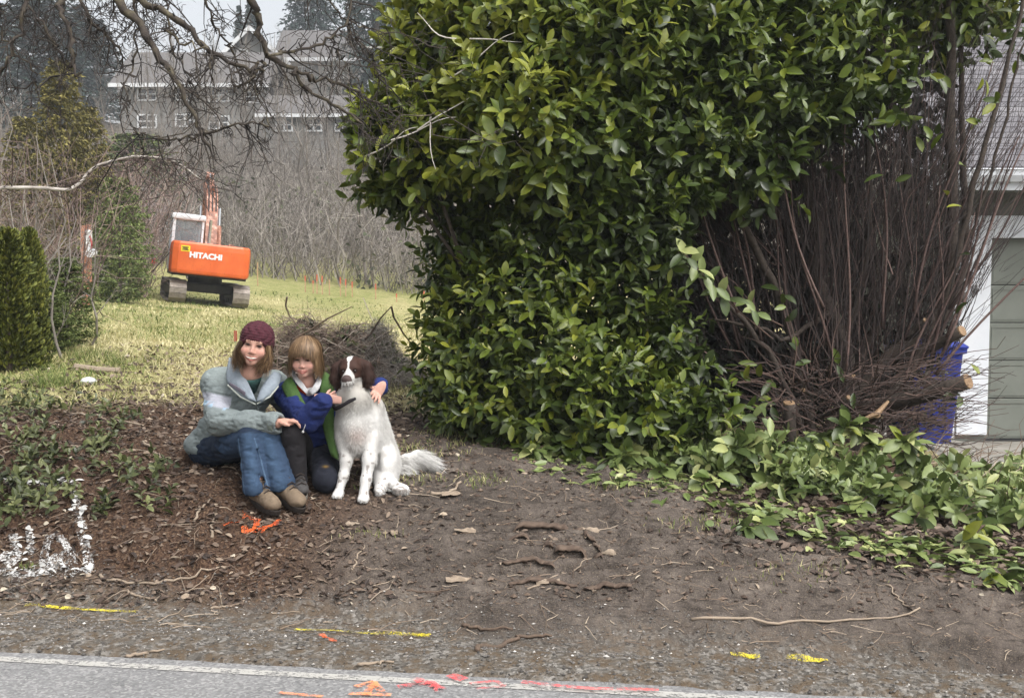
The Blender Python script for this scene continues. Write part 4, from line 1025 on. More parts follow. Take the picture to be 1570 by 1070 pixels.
# bare twiggy shrub in front of the bushes on the left
for px, Y, h, seed, lb in ((66, 11.6, 2.6, 301, 'bare twiggy grey shrub right beside the cedar columns'), (102, 12.6, 2.2, 302, 'bare fine-twigged shrub between the cedars and the wooden power post'), (20, 13.5, 3.4, 303, 'taller bare shrub behind the cedar columns')):
    X = at(px, 500, Y).x; mbT, mbB = MB(), MB(); z = gz(X, Y)
    for q in range(4): grow(mbT, mbB, (X + .1 * q - .15, Y + .05 * q, z), h * (1 - .12 * q), .016, seed + q, .3, 9, .42, 1.2, .7, 5, 3)
    o = thing('bare_shrub', (X, Y, z), lb, 'shrub'); mbT.build('stem', M['greytwig'], o); mbB.build('branches', M['greytwig'], o)

# ------------------------------------------------------------------ pole with meter, pipe, stakes, flag
pp = at(133, 432, 25.5); zb = gz(pp.x, 25.5)
po = thing('power_post', (pp.x, 25.5, zb), 'rough reddish wooden post carrying a white meter box beside the green bushes', 'post')
M['redwood'] = plain('reddish_timber', lin(150, 98, 78), lin(178, 128, 104), 12, .9, .3, stretch=(6, 6, .8))
zt = at(133, 346, 25.5).z
mb = MB(); box(mb, (pp.x - .10, 25.45, zb - .2), (pp.x + .03, 25.58, zt), bev=.01); box(mb, (pp.x + .035, 25.46, zb + .5), (pp.x + .10, 25.56, zt + .03), bev=.008); mb.build('post', M['redwood'], po)
mb = MB(); c_ = at(136, 368, 25.4); box(mb, (c_.x - .05, 25.33, c_.z - .3), (c_.x + .07, 25.44, c_.z + .22), bev=.015); mb.build('meter_box', M['htrim'], po)
mb = MB(); c_ = at(139, 388, 25.3); th = np.arange(14) * 2 * np.pi / 14; loft(mb, [[(c_.x + .1 * math.cos(q), 25.32 + d, c_.z + .1 * math.sin(q)) for q in th] for d in (-.09, .12)]); mb.build('meter', M['trim'], po)
mb = MB(); tube(mb, [A(138, 362, 25.33), A(141, 375, 25.25), A(139, 386, 25.3)], .022, 6); mb.build('red_cable', plain('red_plastic', lin(150, 30, 34), None, 5, .6, 0), po)
pv = at(225, 408, 40); g_ = gz(pv.x, 40)
vp = thing('valve_pipe', (pv.x, 40, g_), 'grey standpipe with a red valve wheel lying before the pale shed', 'pipe')
mb = MB(); tube(mb, [A(212, 403, 40), A(226, 406, 40), A(237, 407, 40)], .06, 6); tube(mb, [A(226, 406, 40), A(226, 413, 40)], .05, 6); mb.build('pipe', M['blackiron'], vp)
mb = MB(); c_ = at(236, 401, 39.95); th = np.arange(10) * 2 * np.pi / 10; loft(mb, [[(c_.x + .1 * math.cos(q), 39.93 + d, c_.z + .1 * math.sin(q)) for q in th] for d in (-.04, .04)]); mb.build('valve_wheel', plain('red_valve_paint', lin(196, 58, 44), None, 5, .6, 0), vp)
M['stakewood'] = plain('stake_wood', lin(158, 128, 98), lin(180, 150, 118), 10, .9, .1)
M['stakeor'] = plain('fluorescent_orange_paint', lin(176, 88, 62), lin(190, 104, 78), 10, .7, 0)
SP = [(395, 402, 432), (468, 423, 438), (480, 430, 440), (486, 421, 441), (494, 423, 442), (505, 428, 444), (522, 425, 446), (530, 428, 447), (540, 432, 449), (576, 435, 453), (608, 450, 462), (650, 446, 468)]
SL = ['tallest bare-topped survey stake right beside the excavator', 'first orange-tipped stake of the line, counted from the excavator', 'shortest orange-tipped stake in the line', 'tall stake directly after the shortest one', 'orange-tipped stake, last of the four bunched together', 'pale stake without orange in the middle of the line',
      'orange-tipped stake directly after the pale one', 'orange-tipped stake in the middle of the last close-set three', 'orange-tipped stake at the end of the last close-set three', 'lone orange-tipped stake past the close-set ones', 'orange-tipped stake near the hedge, above the brush pile', 'orange stake half lost against the laurel leaves']
for i, (px, yt, yb) in enumerate(SP):
    Y = 41.0; X = at(px, yb, Y).x; z = gz(X, Y); H = (yb - yt) / FOC * Y; 
    o = thing('survey_stake', (X, Y, z), SL[i], 'stake', 'survey stakes along the far edge of the field')
    fr = .5 if i not in (0, 5) else 1.0
    z0b = at(px, yb, Y).z; z0 = min(z, z0b) - .2
    mb = MB(); box(mb, (X - .02, Y, z0), (X + .02, Y + .02, z0b + H * fr)); mb.build('stake', M['stakewood'], o)
    if fr < 1: mb = MB(); box(mb, (X - .023, Y - .003, z0b + H * fr), (X + .023, Y + .023, z0b + H)); mb.build('painted_tip', M['stakeor'], o)
fp = ground_at(361, 545); fl = thing('marker_flag', fp, 'small orange marker flag in the grass just behind the maroon knitted hat', 'flag')
zt = at(361, 506, fp.y).z
mb = MB(); tube(mb, [(fp.x, fp.y, fp.z - .02), (fp.x, fp.y, zt)], .003, 5); mb.build('wire', M['chrome'], fl)
mb = MB(); c0, c1 = at(358.5, 507, fp.y), at(363.5, 523, fp.y); V = [(x, fp.y + .01 * math.sin(3 * a), c1.z + (c0.z - c1.z) * b) for a, x in ((0, c0.x), (.5, (c0.x + c1.x) / 2), (1, c1.x)) for b in (0, .5, 1)]
V2 = [(x, y + .002, z) for x, y, z in V]; mb.add(V + V2, [[0, 3, 4, 1], [1, 4, 5, 2], [3, 6, 7, 4], [4, 7, 8, 5], [9, 10, 13, 12], [10, 11, 14, 13], [12, 13, 16, 15], [13, 14, 17, 16], [0, 1, 10, 9], [1, 2, 11, 10], [7, 6, 15, 16], [8, 7, 16, 17]]); mb.build('flag', M['stakeor'], fl)
# ------------------------------------------------------------------ overhanging bare tree, top of the picture
g = np.random.default_rng(21)
TR = np.array([-3.6, 5.4]); tz = gz(*TR)
otr = thing('bare_tree', (TR[0], TR[1], tz), 'leafless lichen-spotted tree whose dark crooked limbs hang in from above the road', 'tree')
mb = MB(); k = np.linspace(0, 1, 9)
trunk = np.column_stack([TR[0] + .25 * np.sin(k * 3), TR[1] - .2 * k, tz - .15 + k * 3.6]); tube(mb, trunk, .17 - .07 * k, 10, tint=.4); mb.build('trunk', M['mossbark'], otr)
top = trunk[-1]
LIMB = [  # (pixel path, start depth, end depth, start/end radius in m)
    ([(120, -150), (150, -60), (178, 0), (216, 43), (237, 74), (262, 107), (285, 158), (309, 201), (331, 248)], 5.2, 5.0, .030, .006),
    ([(120, -150), (170, -40), (211, 0), (255, 20), (293, 46), (326, 82), (382, 112), (400, 98)], 5.2, 5.2, .024, .010),
    ([(340, -140), (370, -50), (385, 0), (398, 25), (408, 86), (448, 111), (468, 134), (516, 161), (552, 192), (572, 210)], 5.3, 5.6, .026, .005),
    ([(448, 111), (475, 118), (506, 126), (544, 136), (562, 151), (590, 167), (622, 177), (690, 170)], 5.42, 5.9, .012, .003),
    ([(408, 86), (434, 82), (481, 73), (511, 53), (534, 35), (536, -20)], 5.4, 5.6, .009, .006),
    ([(408, 93), (395, 108), (380, 124), (356, 136)], 5.35, 5.2, .013, .006),
    ([(309, 201), (318, 203), (357, 194), (390, 186), (412, 190)], 5.05, 4.9, .008, .004),
    ([(309, 208), (270, 215), (237, 214), (205, 205)], 5.05, 5.1, .007, .003),
    ([(60, -90), (89, 0), (102, 38), (110, 82), (118, 114)], 5.0, 4.9, .020, .007),
    ([(20, -80), (38, 0), (33, 48), (10, 94), (-12, 130)], 4.9, 4.9, .014, .006),
    ([(30, -40), (51, 20), (76, 64), (92, 88)], 5.1, 5.0, .009, .004),
    ([(110, -30), (143, 38), (163, 54), (183, 79), (190, 100)], 5.2, 5.2, .010, .004),
    ([(200, -40), (206, 0), (209, 46), (204, 84), (196, 130), (190, 178)], 5.2, 5.1, .008, .003),
    ([(250, 40), (273, 64), (324, 84), (326, 122)], 5.15, 5.1, .007, .006),
    ([(300, -60), (318, 10), (330, 40), (350, 70), (372, 100), (392, 150), (418, 195)], 5.5, 5.4, .008, .003),
    ([(240, -50), (258, 12), (262, 70), (290, 118), (296, 150)], 5.4, 5.3, .008, .003),
    ([(-40, -60), (-10, 10), (5, 60), (40, 100), (60, 130)], 5.0, 5.1, .010, .003),
    ([(470, -60), (500, 0), (536, 34), (560, 44), (600, 50), (650, 62)], 5.7, 6.2, .006, .003),
    ([(536, 34), (538, 58), (556, 68), (575, 100), (584, 128)], 5.6, 5.7, .005, .003),
    ([(511, 53), (512, 72), (528, 98), (552, 130)], 5.55, 5.6, .005, .002)]
mbt = MB()
P0s, P1s = [], []
for path, ya, yb, ra, rb in LIMB:
    n = len(path); P = np.array([A(px, py, ya + (yb - ya) * i / (n - 1)) for i, (px, py) in enumerate(path)])
    s = np.linspace(0, n - 1, n * 4); P = np.stack([np.interp(s, np.arange(n), P[:, j]) for j in range(3)], 1)
    P = P + .008 * g.normal(size=P.shape) + .02 * (np.stack([vnoise(s * 1.3 + 9 * j, s * 0 + ra * 900, 5 + j) for j in range(3)], 1) - .5)
    if path[0][1] < -20:
        P = np.vstack([top + (P[0] - top) * np.array([[.0], [.5]]) + np.array([[0, 0, 0], [0, 0, .35]]), P])
        rad = np.concatenate([[ra * 1.8, ra * 1.3], np.linspace(ra, rb, len(P) - 2)])
    else: rad = np.linspace(ra, rb, len(P))
    rad = .82 * rad * (1 + .45 * (g.random(len(P)) - .5))
    mb = MB(); tube(mb, P, rad, 7, tint=np.clip(.35 + .5 * g.random(len(P)), 0, 1)); mb.build('limb', M['mossbark'], otr, True)
    vis = P[2:] if path[0][1] < -20 else P
    m = int(1.7 * len(path)) + 2
    i = g.integers(1, len(vis) - 1, m); b0 = vis[i]
    d = nrm(nrm(vis[np.minimum(i + 1, len(vis) - 1)] - vis[i - 1]) * .6 + g.normal(size=(m, 3)) * .55 + np.array([.05, 0, -.75]))
    L = g.uniform(.05, .30, m) * (1 + .7 * (g.random(m) < .22)); b1 = b0 + d * L[:, None]
    tw = twigs(mbt, b0, b1, g.uniform(.0025, .005, m), .0013, .10, 4, 4, g.random(m) * .6)
    # crooked side twigs and knobbly spurs
    q = 3; c0 = np.repeat(b0, q, 0) + np.repeat(b1 - b0, q, 0) * g.uniform(.2, 1, (m * q, 1)); dd = nrm(np.repeat(d, q, 0) * .4 + g.normal(size=(m * q, 3)) * .7 + np.array([0, 0, -.35]))
    c1 = c0 + dd * (np.repeat(L, q) * g.uniform(.15, .75, m * q))[:, None]
    twigs(mbt, c0, c1, .0026, .0011, .12, 3, 3, g.random(m * q) * .6)
    q2 = 2; e0 = np.repeat(c0, q2, 0) + np.repeat(c1 - c0, q2, 0) * g.uniform(.3, 1, (len(c0) * q2, 1)); de = nrm(g.normal(size=e0.shape) + np.array([0, 0, -.2]))
    twigs(mbt, e0, e0 + de * g.uniform(.01, .09, (len(e0), 1)), .0018, .001, .1, 2, 3, g.random(len(e0)) * .6)
    k_ = 22; i = g.integers(0, len(vis), k_); d = nrm(g.normal(size=(k_, 3))); twigs(mbt, vis[i], vis[i] + d * g.uniform(.012, .035, (k_, 1)), .004, .003, .1, 1, 4, g.random(k_) * .6)
stuff(mbt.build('twig', M['mossbark'], otr))
# dense fine twigs higher in the crown on the far left
mb = MB(); n = 150; px = g.uniform(-40, 260, n); py = g.uniform(-60, 70, n) * (1 - .0012 * px) ; Yd = g.uniform(5.2, 6.6, n)
B = np.array([A(a, b, c_) for a, b, c_ in zip(px, py, Yd)]); d = nrm(g.normal(size=(n, 3)) * .7 + np.array([0, 0, -.5])); L = g.uniform(.06, .3, n)
twigs(mb, B, B + d * L[:, None], .0032, .0012, .14, 4, 3, g.random(n) * .5)
c0 = np.repeat(B, 4, 0) + np.repeat(d * L[:, None], 4, 0) * g.random((n * 4, 1)); twigs(mb, c0, c0 + nrm(g.normal(size=c0.shape) + [0, 0, -.3]) * g.uniform(.03, .12, (n * 4, 1)), .002, .001, .12, 3, 3, g.random(n * 4) * .5)
stuff(mb.build('twig', M['mossbark'], otr))
# pale arching branch of a bent sapling
ar = [(-160, 330), (-60, 310), (0, 288), (60, 288), (105, 292), (122, 282), (138, 262), (152, 253), (180, 245), (205, 240), (235, 241), (262, 245), (285, 258), (308, 276)]
P = np.array([A(a, b, 10.5 + .05 * i) for i, (a, b) in enumerate(ar)]); b0 = np.array([P[0][0] - .3, 10.5, gz(P[0][0] - .3, 10.5)])
P = np.vstack([b0 - [0, 0, .1], b0 + [0.05, 0, .6], P]); s = np.linspace(0, len(P) - 1, 60); P = np.stack([np.interp(s, np.arange(len(P)), P[:, j]) for j in range(3)], 1)
bs = thing('bent_sapling', b0, 'bent sapling whose pale bark branch arches over towards the excavator boom', 'tree')
mb = MB(); tube(mb, P, np.linspace(.022, .009, 60) * (1 + .2 * (g.random(60) - .5)), 7, tint=np.clip(.25 + .6 * g.random(60), 0, 1)); mb.build('trunk', M['palebark'], bs, True)
mb = MB(); i = g.integers(15, 59, 50); d = nrm(g.normal(size=(50, 3)) + np.array([.6, 0, -.6])); L = g.uniform(.1, .7, 50)
twigs(mb, P[i], P[i] + d * L[:, None], .006, .002, .1, 4, 4, g.random(50) * .4)
c0 = np.repeat(P[i], 4, 0) + np.repeat(d * L[:, None], 4, 0) * g.random((200, 1)); twigs(mb, c0, c0 + nrm(np.repeat(d, 4, 0) + g.normal(size=c0.shape) * .7) * g.uniform(.1, .3, (200, 1)), .003, .0015, .1, 3, 3, g.random(200) * .4)
stuff(mb.build('twig', M['twig'], bs))

# ------------------------------------------------------------------ brush pile behind the boy and the dog
bp = ground_at(530, 600); bpY = 10.6
bc = at(530, 600, bpY); bz = gz(bc.x, bpY)
br = thing('brush_pile', (bc.x, bpY, bz), 'low heap of brown brambles and grey dry roots behind the boy and the dog', 'brush pile')
def heap(x, y):
    h = 0
    for (px, py, w, d) in ((470, 482, .34, .5), (535, 492, .36, .55), (580, 482, .20, .45), (605, 535, .24, .5), (440, 520, .25, .4), (520, 545, .5, .5), (630, 590, .16, .3)):
        c_ = at(px, py, bpY); hh = (c_.z - bz) * .88; h = np.maximum(h, hh * np.exp(-((x - c_.x) / w) ** 2 - ((y - bpY) / d) ** 2))
    return h
xs = np.linspace(bc.x - 1.3, bc.x + 1.0, 60); ys = np.linspace(bpY - 1.2, bpY + 1.2, 50); XX, YY = np.meshgrid(xs, ys)
HH = heap(XX, YY); ZZ = ground_z(XX, YY, False) + HH * (.82 + .25 * fbm(XX * 4, YY * 4, 3, 5)) - .06
mb = MB(); ii = np.arange(XX.size).reshape(XX.shape); mb.add(np.stack([XX, YY, ZZ], -1).reshape(-1, 3), np.stack([ii[:-1, :-1], ii[:-1, 1:], ii[1:, 1:], ii[1:, :-1]], -1).reshape(-1, 4))
mb.build('mound', plain('dark_root_soil', lin(70, 62, 56), lin(104, 94, 84), 18, .95, .8, .03), br, True)
def on_heap(n, grey):
    x = g.uniform(bc.x - 1.15, bc.x + .85, n * 4); y = bpY + g.normal(size=n * 4) * .45; h = heap(x, y)
    edge = at(565, 500, bpY).x
    ok = (h > .07) & ((x > edge + .1 * g.normal(size=n * 4)) == grey); x, y, h = x[ok][:n], y[ok][:n], h[ok][:n]
    return np.column_stack([x, y, ground_z(x, y, False) + h * 1.0 - .02])
B = on_heap(1500, False); d = nrm(g.normal(size=B.shape) * [1.3, 1, .45] + [0, -.1, .15]); L = g.uniform(.08, .5, len(B)); L[g.random(len(B)) < .04] *= 1.8
twigs(mb2 := MB(), B - d * L[:, None] * .4, B + d * L[:, None] * .6, g.uniform(.002, .006, len(B)), .0015, .14, 4, 3, g.random(len(B)))
stuff(mb2.build('bramble_twig', tinted('bramble_cane', [(0, lin(76, 62, 54)), (.5, lin(120, 102, 90)), (.85, lin(156, 140, 124)), (1, lin(192, 180, 166))], .85, 40, .3), br))
B = on_heap(2600, True); d = nrm(g.normal(size=B.shape) * [1, 1, .8] + [.1, -.2, .1]); L = g.uniform(.06, .3, len(B))
twigs(mb2 := MB(), B - d * L[:, None] * .5, B + d * L[:, None] * .5, g.uniform(.0015, .003, len(B)), .001, .2, 4, 3, g.random(len(B)))
stuff(mb2.build('root_fibre', tinted('grey_root', [(0, lin(92, 86, 80)), (.5, lin(134, 127, 119)), (1, lin(172, 165, 156))], .9, 40, .3), br))
B = np.vstack([on_heap(260, False), on_heap(160, True)]); B = B[g.random(len(B)) < .8]; leaves(mb2 := MB(), B + [0, -.02, .02], g.normal(size=B.shape), g.normal(size=B.shape) * .5 + [0, -.5, .8], g.uniform(.04, .09, len(B)), .035, g.random(len(B)), kind='ivy')
stuff(mb2.build('bramble_leaf', M['ivy'], br))
for a, b_ in (((430, 560), (560, 545)), ((560, 520), (600, 470)), ((440, 455), (470, 515)), ((410, 545), (470, 500)), ((600, 470), (640, 540)), ((450, 520), (540, 470))):
    p, q = A(*a, bpY - .5), A(*b_, bpY - .35); m = (p + q) / 2 + g.normal(size=3) * .05
    mb = MB(); tube(mb, [p, p * .6 + m * .4 + g.normal(size=3) * .02, m, q], [.010, .009, .008, .004], 5, tint=g.random()); mb.build('cane', M['stick'], br)
# ------------------------------------------------------------------ laurel hedge
g = np.random.default_rng(77)
def sprigs(P, N, per, L, tint, spread=.5, up=.45, stem=.18):
    """leaf positions, directions, normals for leafy shoots at P pointing along N"""
    n = len(P); s = nrm(N * .75 + np.array([0, 0, up]) + g.normal(size=(n, 3)) * spread)
    a = nrm(np.cross(s, g.normal(size=(n, 3)))); b = np.cross(s, a)
    i = np.arange(per); th = i * 2.4 + g.uniform(0, 6.28, n)[:, None]
    t_ = (i / (per - 1))[None] * stem
    rad = np.cos(th)[..., None] * a[:, None] + np.sin(th)[..., None] * b[:, None]
    k = (.35 + .55 * (i / (per - 1)))[None, :, None]
    D = nrm(s[:, None] * k + rad * (1.05 - .5 * k) + np.array([0, 0, -.08]) + g.normal(size=rad.shape) * .15)
    Nn = nrm(s[:, None] * .9 - rad * .45 + np.array([0, 0, .55]) + g.normal(size=rad.shape) * .25)
    B = P[:, None] + s[:, None] * t_[..., None]
    LL = L[:, None] * (1 - .25 * (i / (per - 1)))[None] * g.uniform(.7, 1.15, (n, per))
    T = np.clip(tint[:, None] + g.normal(size=(n, per)) * .13 + (i / (per - 1))[None] * .15, 0, 1)
    f = lambda x: x.reshape(-1, x.shape[-1]) if x.ndim == 3 else x.ravel()
    return f(B), f(D), f(Nn), f(LL), f(T)
#       px   py   Y   rx   ry  rz(m) weight tint leaf-length
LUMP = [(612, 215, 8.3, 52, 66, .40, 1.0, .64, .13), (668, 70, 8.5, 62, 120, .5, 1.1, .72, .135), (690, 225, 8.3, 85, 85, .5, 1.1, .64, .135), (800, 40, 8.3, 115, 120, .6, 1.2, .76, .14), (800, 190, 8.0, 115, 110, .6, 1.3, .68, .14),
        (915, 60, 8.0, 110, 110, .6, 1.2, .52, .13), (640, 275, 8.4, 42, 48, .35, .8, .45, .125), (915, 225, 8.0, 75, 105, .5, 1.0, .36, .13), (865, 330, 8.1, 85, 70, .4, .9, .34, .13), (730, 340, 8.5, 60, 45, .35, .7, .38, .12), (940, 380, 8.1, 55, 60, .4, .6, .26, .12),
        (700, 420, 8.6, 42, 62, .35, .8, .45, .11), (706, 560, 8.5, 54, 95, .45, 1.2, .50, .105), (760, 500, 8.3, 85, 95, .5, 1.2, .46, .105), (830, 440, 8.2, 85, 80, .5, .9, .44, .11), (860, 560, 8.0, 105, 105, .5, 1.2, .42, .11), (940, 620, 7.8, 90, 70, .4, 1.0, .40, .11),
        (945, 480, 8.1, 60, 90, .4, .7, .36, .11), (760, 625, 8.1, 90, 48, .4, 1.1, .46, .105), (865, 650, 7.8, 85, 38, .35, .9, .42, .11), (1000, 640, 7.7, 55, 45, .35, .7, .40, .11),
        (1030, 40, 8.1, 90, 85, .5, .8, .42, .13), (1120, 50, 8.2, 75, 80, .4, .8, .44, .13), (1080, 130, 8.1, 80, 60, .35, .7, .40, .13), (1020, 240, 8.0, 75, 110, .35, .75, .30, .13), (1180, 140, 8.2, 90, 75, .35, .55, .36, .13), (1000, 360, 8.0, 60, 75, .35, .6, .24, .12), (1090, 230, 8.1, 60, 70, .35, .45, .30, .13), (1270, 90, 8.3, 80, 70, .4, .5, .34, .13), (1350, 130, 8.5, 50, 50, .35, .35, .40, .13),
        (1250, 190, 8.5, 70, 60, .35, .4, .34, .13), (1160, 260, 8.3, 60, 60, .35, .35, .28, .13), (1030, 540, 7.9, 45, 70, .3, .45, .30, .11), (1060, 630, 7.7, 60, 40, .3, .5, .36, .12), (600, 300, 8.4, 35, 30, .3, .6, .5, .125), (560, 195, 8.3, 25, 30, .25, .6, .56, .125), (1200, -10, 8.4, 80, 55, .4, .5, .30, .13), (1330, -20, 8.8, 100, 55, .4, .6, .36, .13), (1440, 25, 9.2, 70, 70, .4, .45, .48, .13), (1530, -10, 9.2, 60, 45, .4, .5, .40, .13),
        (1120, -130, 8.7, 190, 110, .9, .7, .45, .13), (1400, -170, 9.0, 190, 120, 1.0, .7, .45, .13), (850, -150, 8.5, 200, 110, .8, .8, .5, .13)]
hb = ground_at(850, 690); hbx, hby = hb.x, 8.5
hz = gz(hbx, hby)
hedge = thing('laurel_hedge', (hbx, hby, hz), 'tall glossy cherry-laurel hedge bulging with green leaves beside the dog', 'hedge')
LC = np.array([A(l[0], l[1], l[2]) for l in LUMP]); LR = np.array([[l[3] / FOC * l[2], l[5], l[4] / FOC * l[2]] for l in LUMP])
HB, HD, HN, HL, HT, HO = [], [], [], [], [], []
for i, l in enumerate(LUMP):
    area = LR[i, 0] * LR[i, 2] + .5 * LR[i, 1] * (LR[i, 0] + LR[i, 2])
    n = int(area * 520 * l[6])
    u = nrm(g.normal(size=(n, 3))); fr = g.uniform(.62, 1.06, n) * (1 + .16 * (vnoise3(u * 2.2 + i * 7, 3) - .5))
    P = LC[i] + u * LR[i] * fr[:, None]
    q = np.min([np.linalg.norm((P - LC[j]) / LR[j], axis=1) + (9 if j == i else 0) for j in range(len(LUMP))], 0)
    keep = (q > .72) | (g.random(n) < .25)
    keep &= P[:, 2] > ground_z(P[:, 0], P[:, 1], False) + .03
    P, u = P[keep], u[keep]
    N = nrm(u / LR[i])
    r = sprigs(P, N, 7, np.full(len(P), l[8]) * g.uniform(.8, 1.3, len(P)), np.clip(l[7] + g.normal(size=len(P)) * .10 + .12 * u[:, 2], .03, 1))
    for a_, b_ in zip((HB, HD, HN, HL, HT), r): a_.append(b_)
    HO.append(np.repeat(-N[:, 1], 7))
HB, HD, HN, HL, HT, HO = map(np.concatenate, (HB, HD, HN, HL, HT, HO))
HW = HL * g.uniform(.36, .52, len(HL))
px_, py_ = to_px(HB + HD * (HL / 2)[:, None])
view = nrm(HB - np.array([0, 0, EYE])); facing = np.abs(np.sum(leaf_frames(HD, HN)[2] * view, 1))
score = facing * HL / HB[:, 1] * (HO > .55)
inside = (px_ > 560) & (px_ < 1180) & (py_ > 5) & (py_ < 690)
# thin the choice so that the single leaves spread over the whole face
cell = (px_ // 26).astype(int) * 1000 + (py_ // 26).astype(int); order = np.argsort(-score * inside + 0); seen, pick = {}, []
front = np.argsort(HB[:, 1])
best = {}
for i in order[:9000]:
    if not inside[i] or score[i] <= 0: continue
    c_ = cell[i]
    if c_ not in best or HB[i, 1] < HB[best[c_], 1] - .12: best[c_] = i
pick = sorted(best.values(), key=lambda i: -score[i])[:300]
pinv = world_of(hedge).inverted()
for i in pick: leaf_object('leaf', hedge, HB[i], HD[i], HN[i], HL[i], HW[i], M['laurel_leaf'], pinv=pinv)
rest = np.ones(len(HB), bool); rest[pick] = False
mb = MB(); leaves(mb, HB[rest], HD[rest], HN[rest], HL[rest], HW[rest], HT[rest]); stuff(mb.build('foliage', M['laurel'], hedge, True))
# shaded leaves deep inside
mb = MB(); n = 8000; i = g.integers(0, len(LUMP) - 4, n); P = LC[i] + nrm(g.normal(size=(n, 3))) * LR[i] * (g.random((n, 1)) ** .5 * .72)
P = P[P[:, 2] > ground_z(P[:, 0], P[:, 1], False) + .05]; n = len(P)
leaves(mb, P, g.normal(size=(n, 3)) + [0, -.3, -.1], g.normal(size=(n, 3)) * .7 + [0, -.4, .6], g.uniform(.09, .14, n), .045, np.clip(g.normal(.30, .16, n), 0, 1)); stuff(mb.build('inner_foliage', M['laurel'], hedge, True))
for k in range(12):
    X = hbx + g.uniform(-.7, .9); Y = hby + g.uniform(-.1, .5); z = gz(X, Y); j = int(g.integers(0, 6)); tgt = LC[j] + g.normal(size=3) * .15
    p0 = np.array([X, Y, z - .1]); m = p0 * .45 + tgt * .55 + g.normal(size=3) * .12 + [0, 0, -.25]
    s = np.linspace(0, 1, 12)[:, None]; P = (1 - s) ** 2 * p0 + 2 * s * (1 - s) * m + s ** 2 * tgt
    mb = MB(); tube(mb, P, np.linspace(.028, .008, 12), 6, tint=.3); mb.build('stem', M['bark'], hedge, True)
# slim bare twigs of last year poking through the hedge face
mb = MB(); B = np.array([A(a, b, c_) for a, b, c_ in ((560, 240, 8.0), (600, 215, 7.8), (640, 200, 7.7), (660, 180, 7.7), (690, 120, 7.7), (700, 60, 7.7), (720, 60, 7.7))]); E = np.array([A(a, b, c_) for a, b, c_ in ((640, 195, 7.7), (700, 180, 7.6), (720, 150, 7.6), (668, 260, 7.6), (790, 50, 7.6), (640, 20, 7.8), (800, 65, 7.6))])
twigs(mb, B, E, .006, .002, .06, 6, 5, .9); mb.build('twig', M['palebark'], hedge)

# ------------------------------------------------------------------ bare cut-open bush on the right
M['darklaurel'] = tinted('shaded_laurel_leaf', [(0, lin(16, 20, 12)), (.6, lin(30, 38, 18)), (1, lin(52, 62, 24))], .5, 25, .3)  # laurel leaf copy, darkened to carry the shade inside the bush
bt = at(1275, 655, 9.0); btz = gz(bt.x, 9.0)
cs = thing('cut_bush', (bt.x, 9.0, btz), 'big bush with its bare reddish stems laid open, sawn limb ends at its foot', 'bush')
LIM = [([(1288, 660), (1294, 590), (1297, 530), (1279, 496), (1262, 455), (1251, 420), (1257, 365), (1247, 325), (1222, 230), (1192, 70), (1180, -60)], 9.0, 8.9, .075, .022),
       ([(1262, 662), (1290, 625), (1318, 594), (1369, 543), (1420, 500), (1450, 450), (1462, 380), (1458, 240), (1458, 120), (1455, -40)], 8.9, 8.9, .070, .034),
       ([(1290, 655), (1340, 610), (1400, 560), (1445, 505), (1478, 420), (1480, 300), (1474, 150), (1478, -40)], 9.2, 9.3, .05, .020),
       ([(1285, 655), (1310, 570), (1350, 490), (1385, 400), (1392, 260), (1388, 100), (1385, -40)], 9.3, 9.4, .05, .026),
       ([(1300, 655), (1370, 600), (1440, 500), (1468, 400), (1492, 290), (1528, 160), (1562, 30), (1580, -60)], 8.7, 8.6, .035, .012),
       ([(1250, 655), (1225, 560), (1200, 470), (1160, 380), (1110, 300), (1050, 230), (1000, 170)], 8.9, 8.4, .045, .012),
       ([(1245, 655), (1190, 560), (1130, 480), (1060, 400), (1000, 320)], 8.7, 8.2, .03, .010),
       ([(1296, 520), (1320, 440), (1335, 350), (1330, 200), (1325, 60), (1320, -40)], 9.0, 9.1, .035, .016),
       ([(1270, 480), (1210, 520), (1150, 500), (1090, 490)], 8.8, 8.5, .022, .008),
       ([(1462, 420), (1500, 330), (1530, 230), (1552, 130), (1572, 60)], 8.9, 8.9, .016, .008)]
limb_pts = []
for path, ya, yb, ra, rb in LIM:
    n = len(path); P = np.array([A(a, b, ya + (yb - ya) * i / (n - 1)) for i, (a, b) in enumerate(path)])
    if path[0][1] > 640: P[0, 2] = gz(P[0, 0], P[0, 1]) - .08
    s = np.linspace(0, n - 1, n * 4); P = np.stack([np.interp(s, np.arange(n), P[:, j]) for j in range(3)], 1); P[1:-1] = (P[:-2] + 2 * P[1:-1] + P[2:]) / 4; P[1:] += .008 * g.normal(size=P[1:].shape)
    mb = MB(); tube(mb, P, np.linspace(ra, rb, len(P)) * (1 + .12 * (g.random(len(P)) - .5)), 8, tint=.28); mb.build('limb', M['bark'], cs, True); limb_pts.append(P)
def sawn(name, p, q, r0, r1, par, mat='bark'):
    """a sawn-off limb: barked length and a pale cut face as a part of it"""
    p, q = np.array(p), np.array(q); s = np.linspace(0, 1, 7)[:, None]; P = p + (q - p) * s + np.array([0, 0, -.05]) * np.sin(s * 3.14) * .6
    mb = MB(); tube(mb, P, np.linspace(r0, r1, 7) * (1 + .1 * (g.random(7) - .5)), 10, tint=.25); o = mb.build(name, M[mat], par, True)
    d = nrm(P[-1] - P[-2]); d2 = nrm(d + np.array([.1, -.35, .1])); a = nrm(np.cross(d2, [0, 0, 1.0])); b = np.cross(a, d2); th = np.arange(12) * np.pi / 6
    rg = lambda k, off: P[-1] + d * off + r1 * k * (np.cos(th)[:, None] * a + np.sin(th)[:, None] * b)
    mb = MB(); loft(mb, [rg(1.04, .0), rg(.98, .012), rg(.5, .014)]); mb.build('cut_face', M['cutwood'], o)
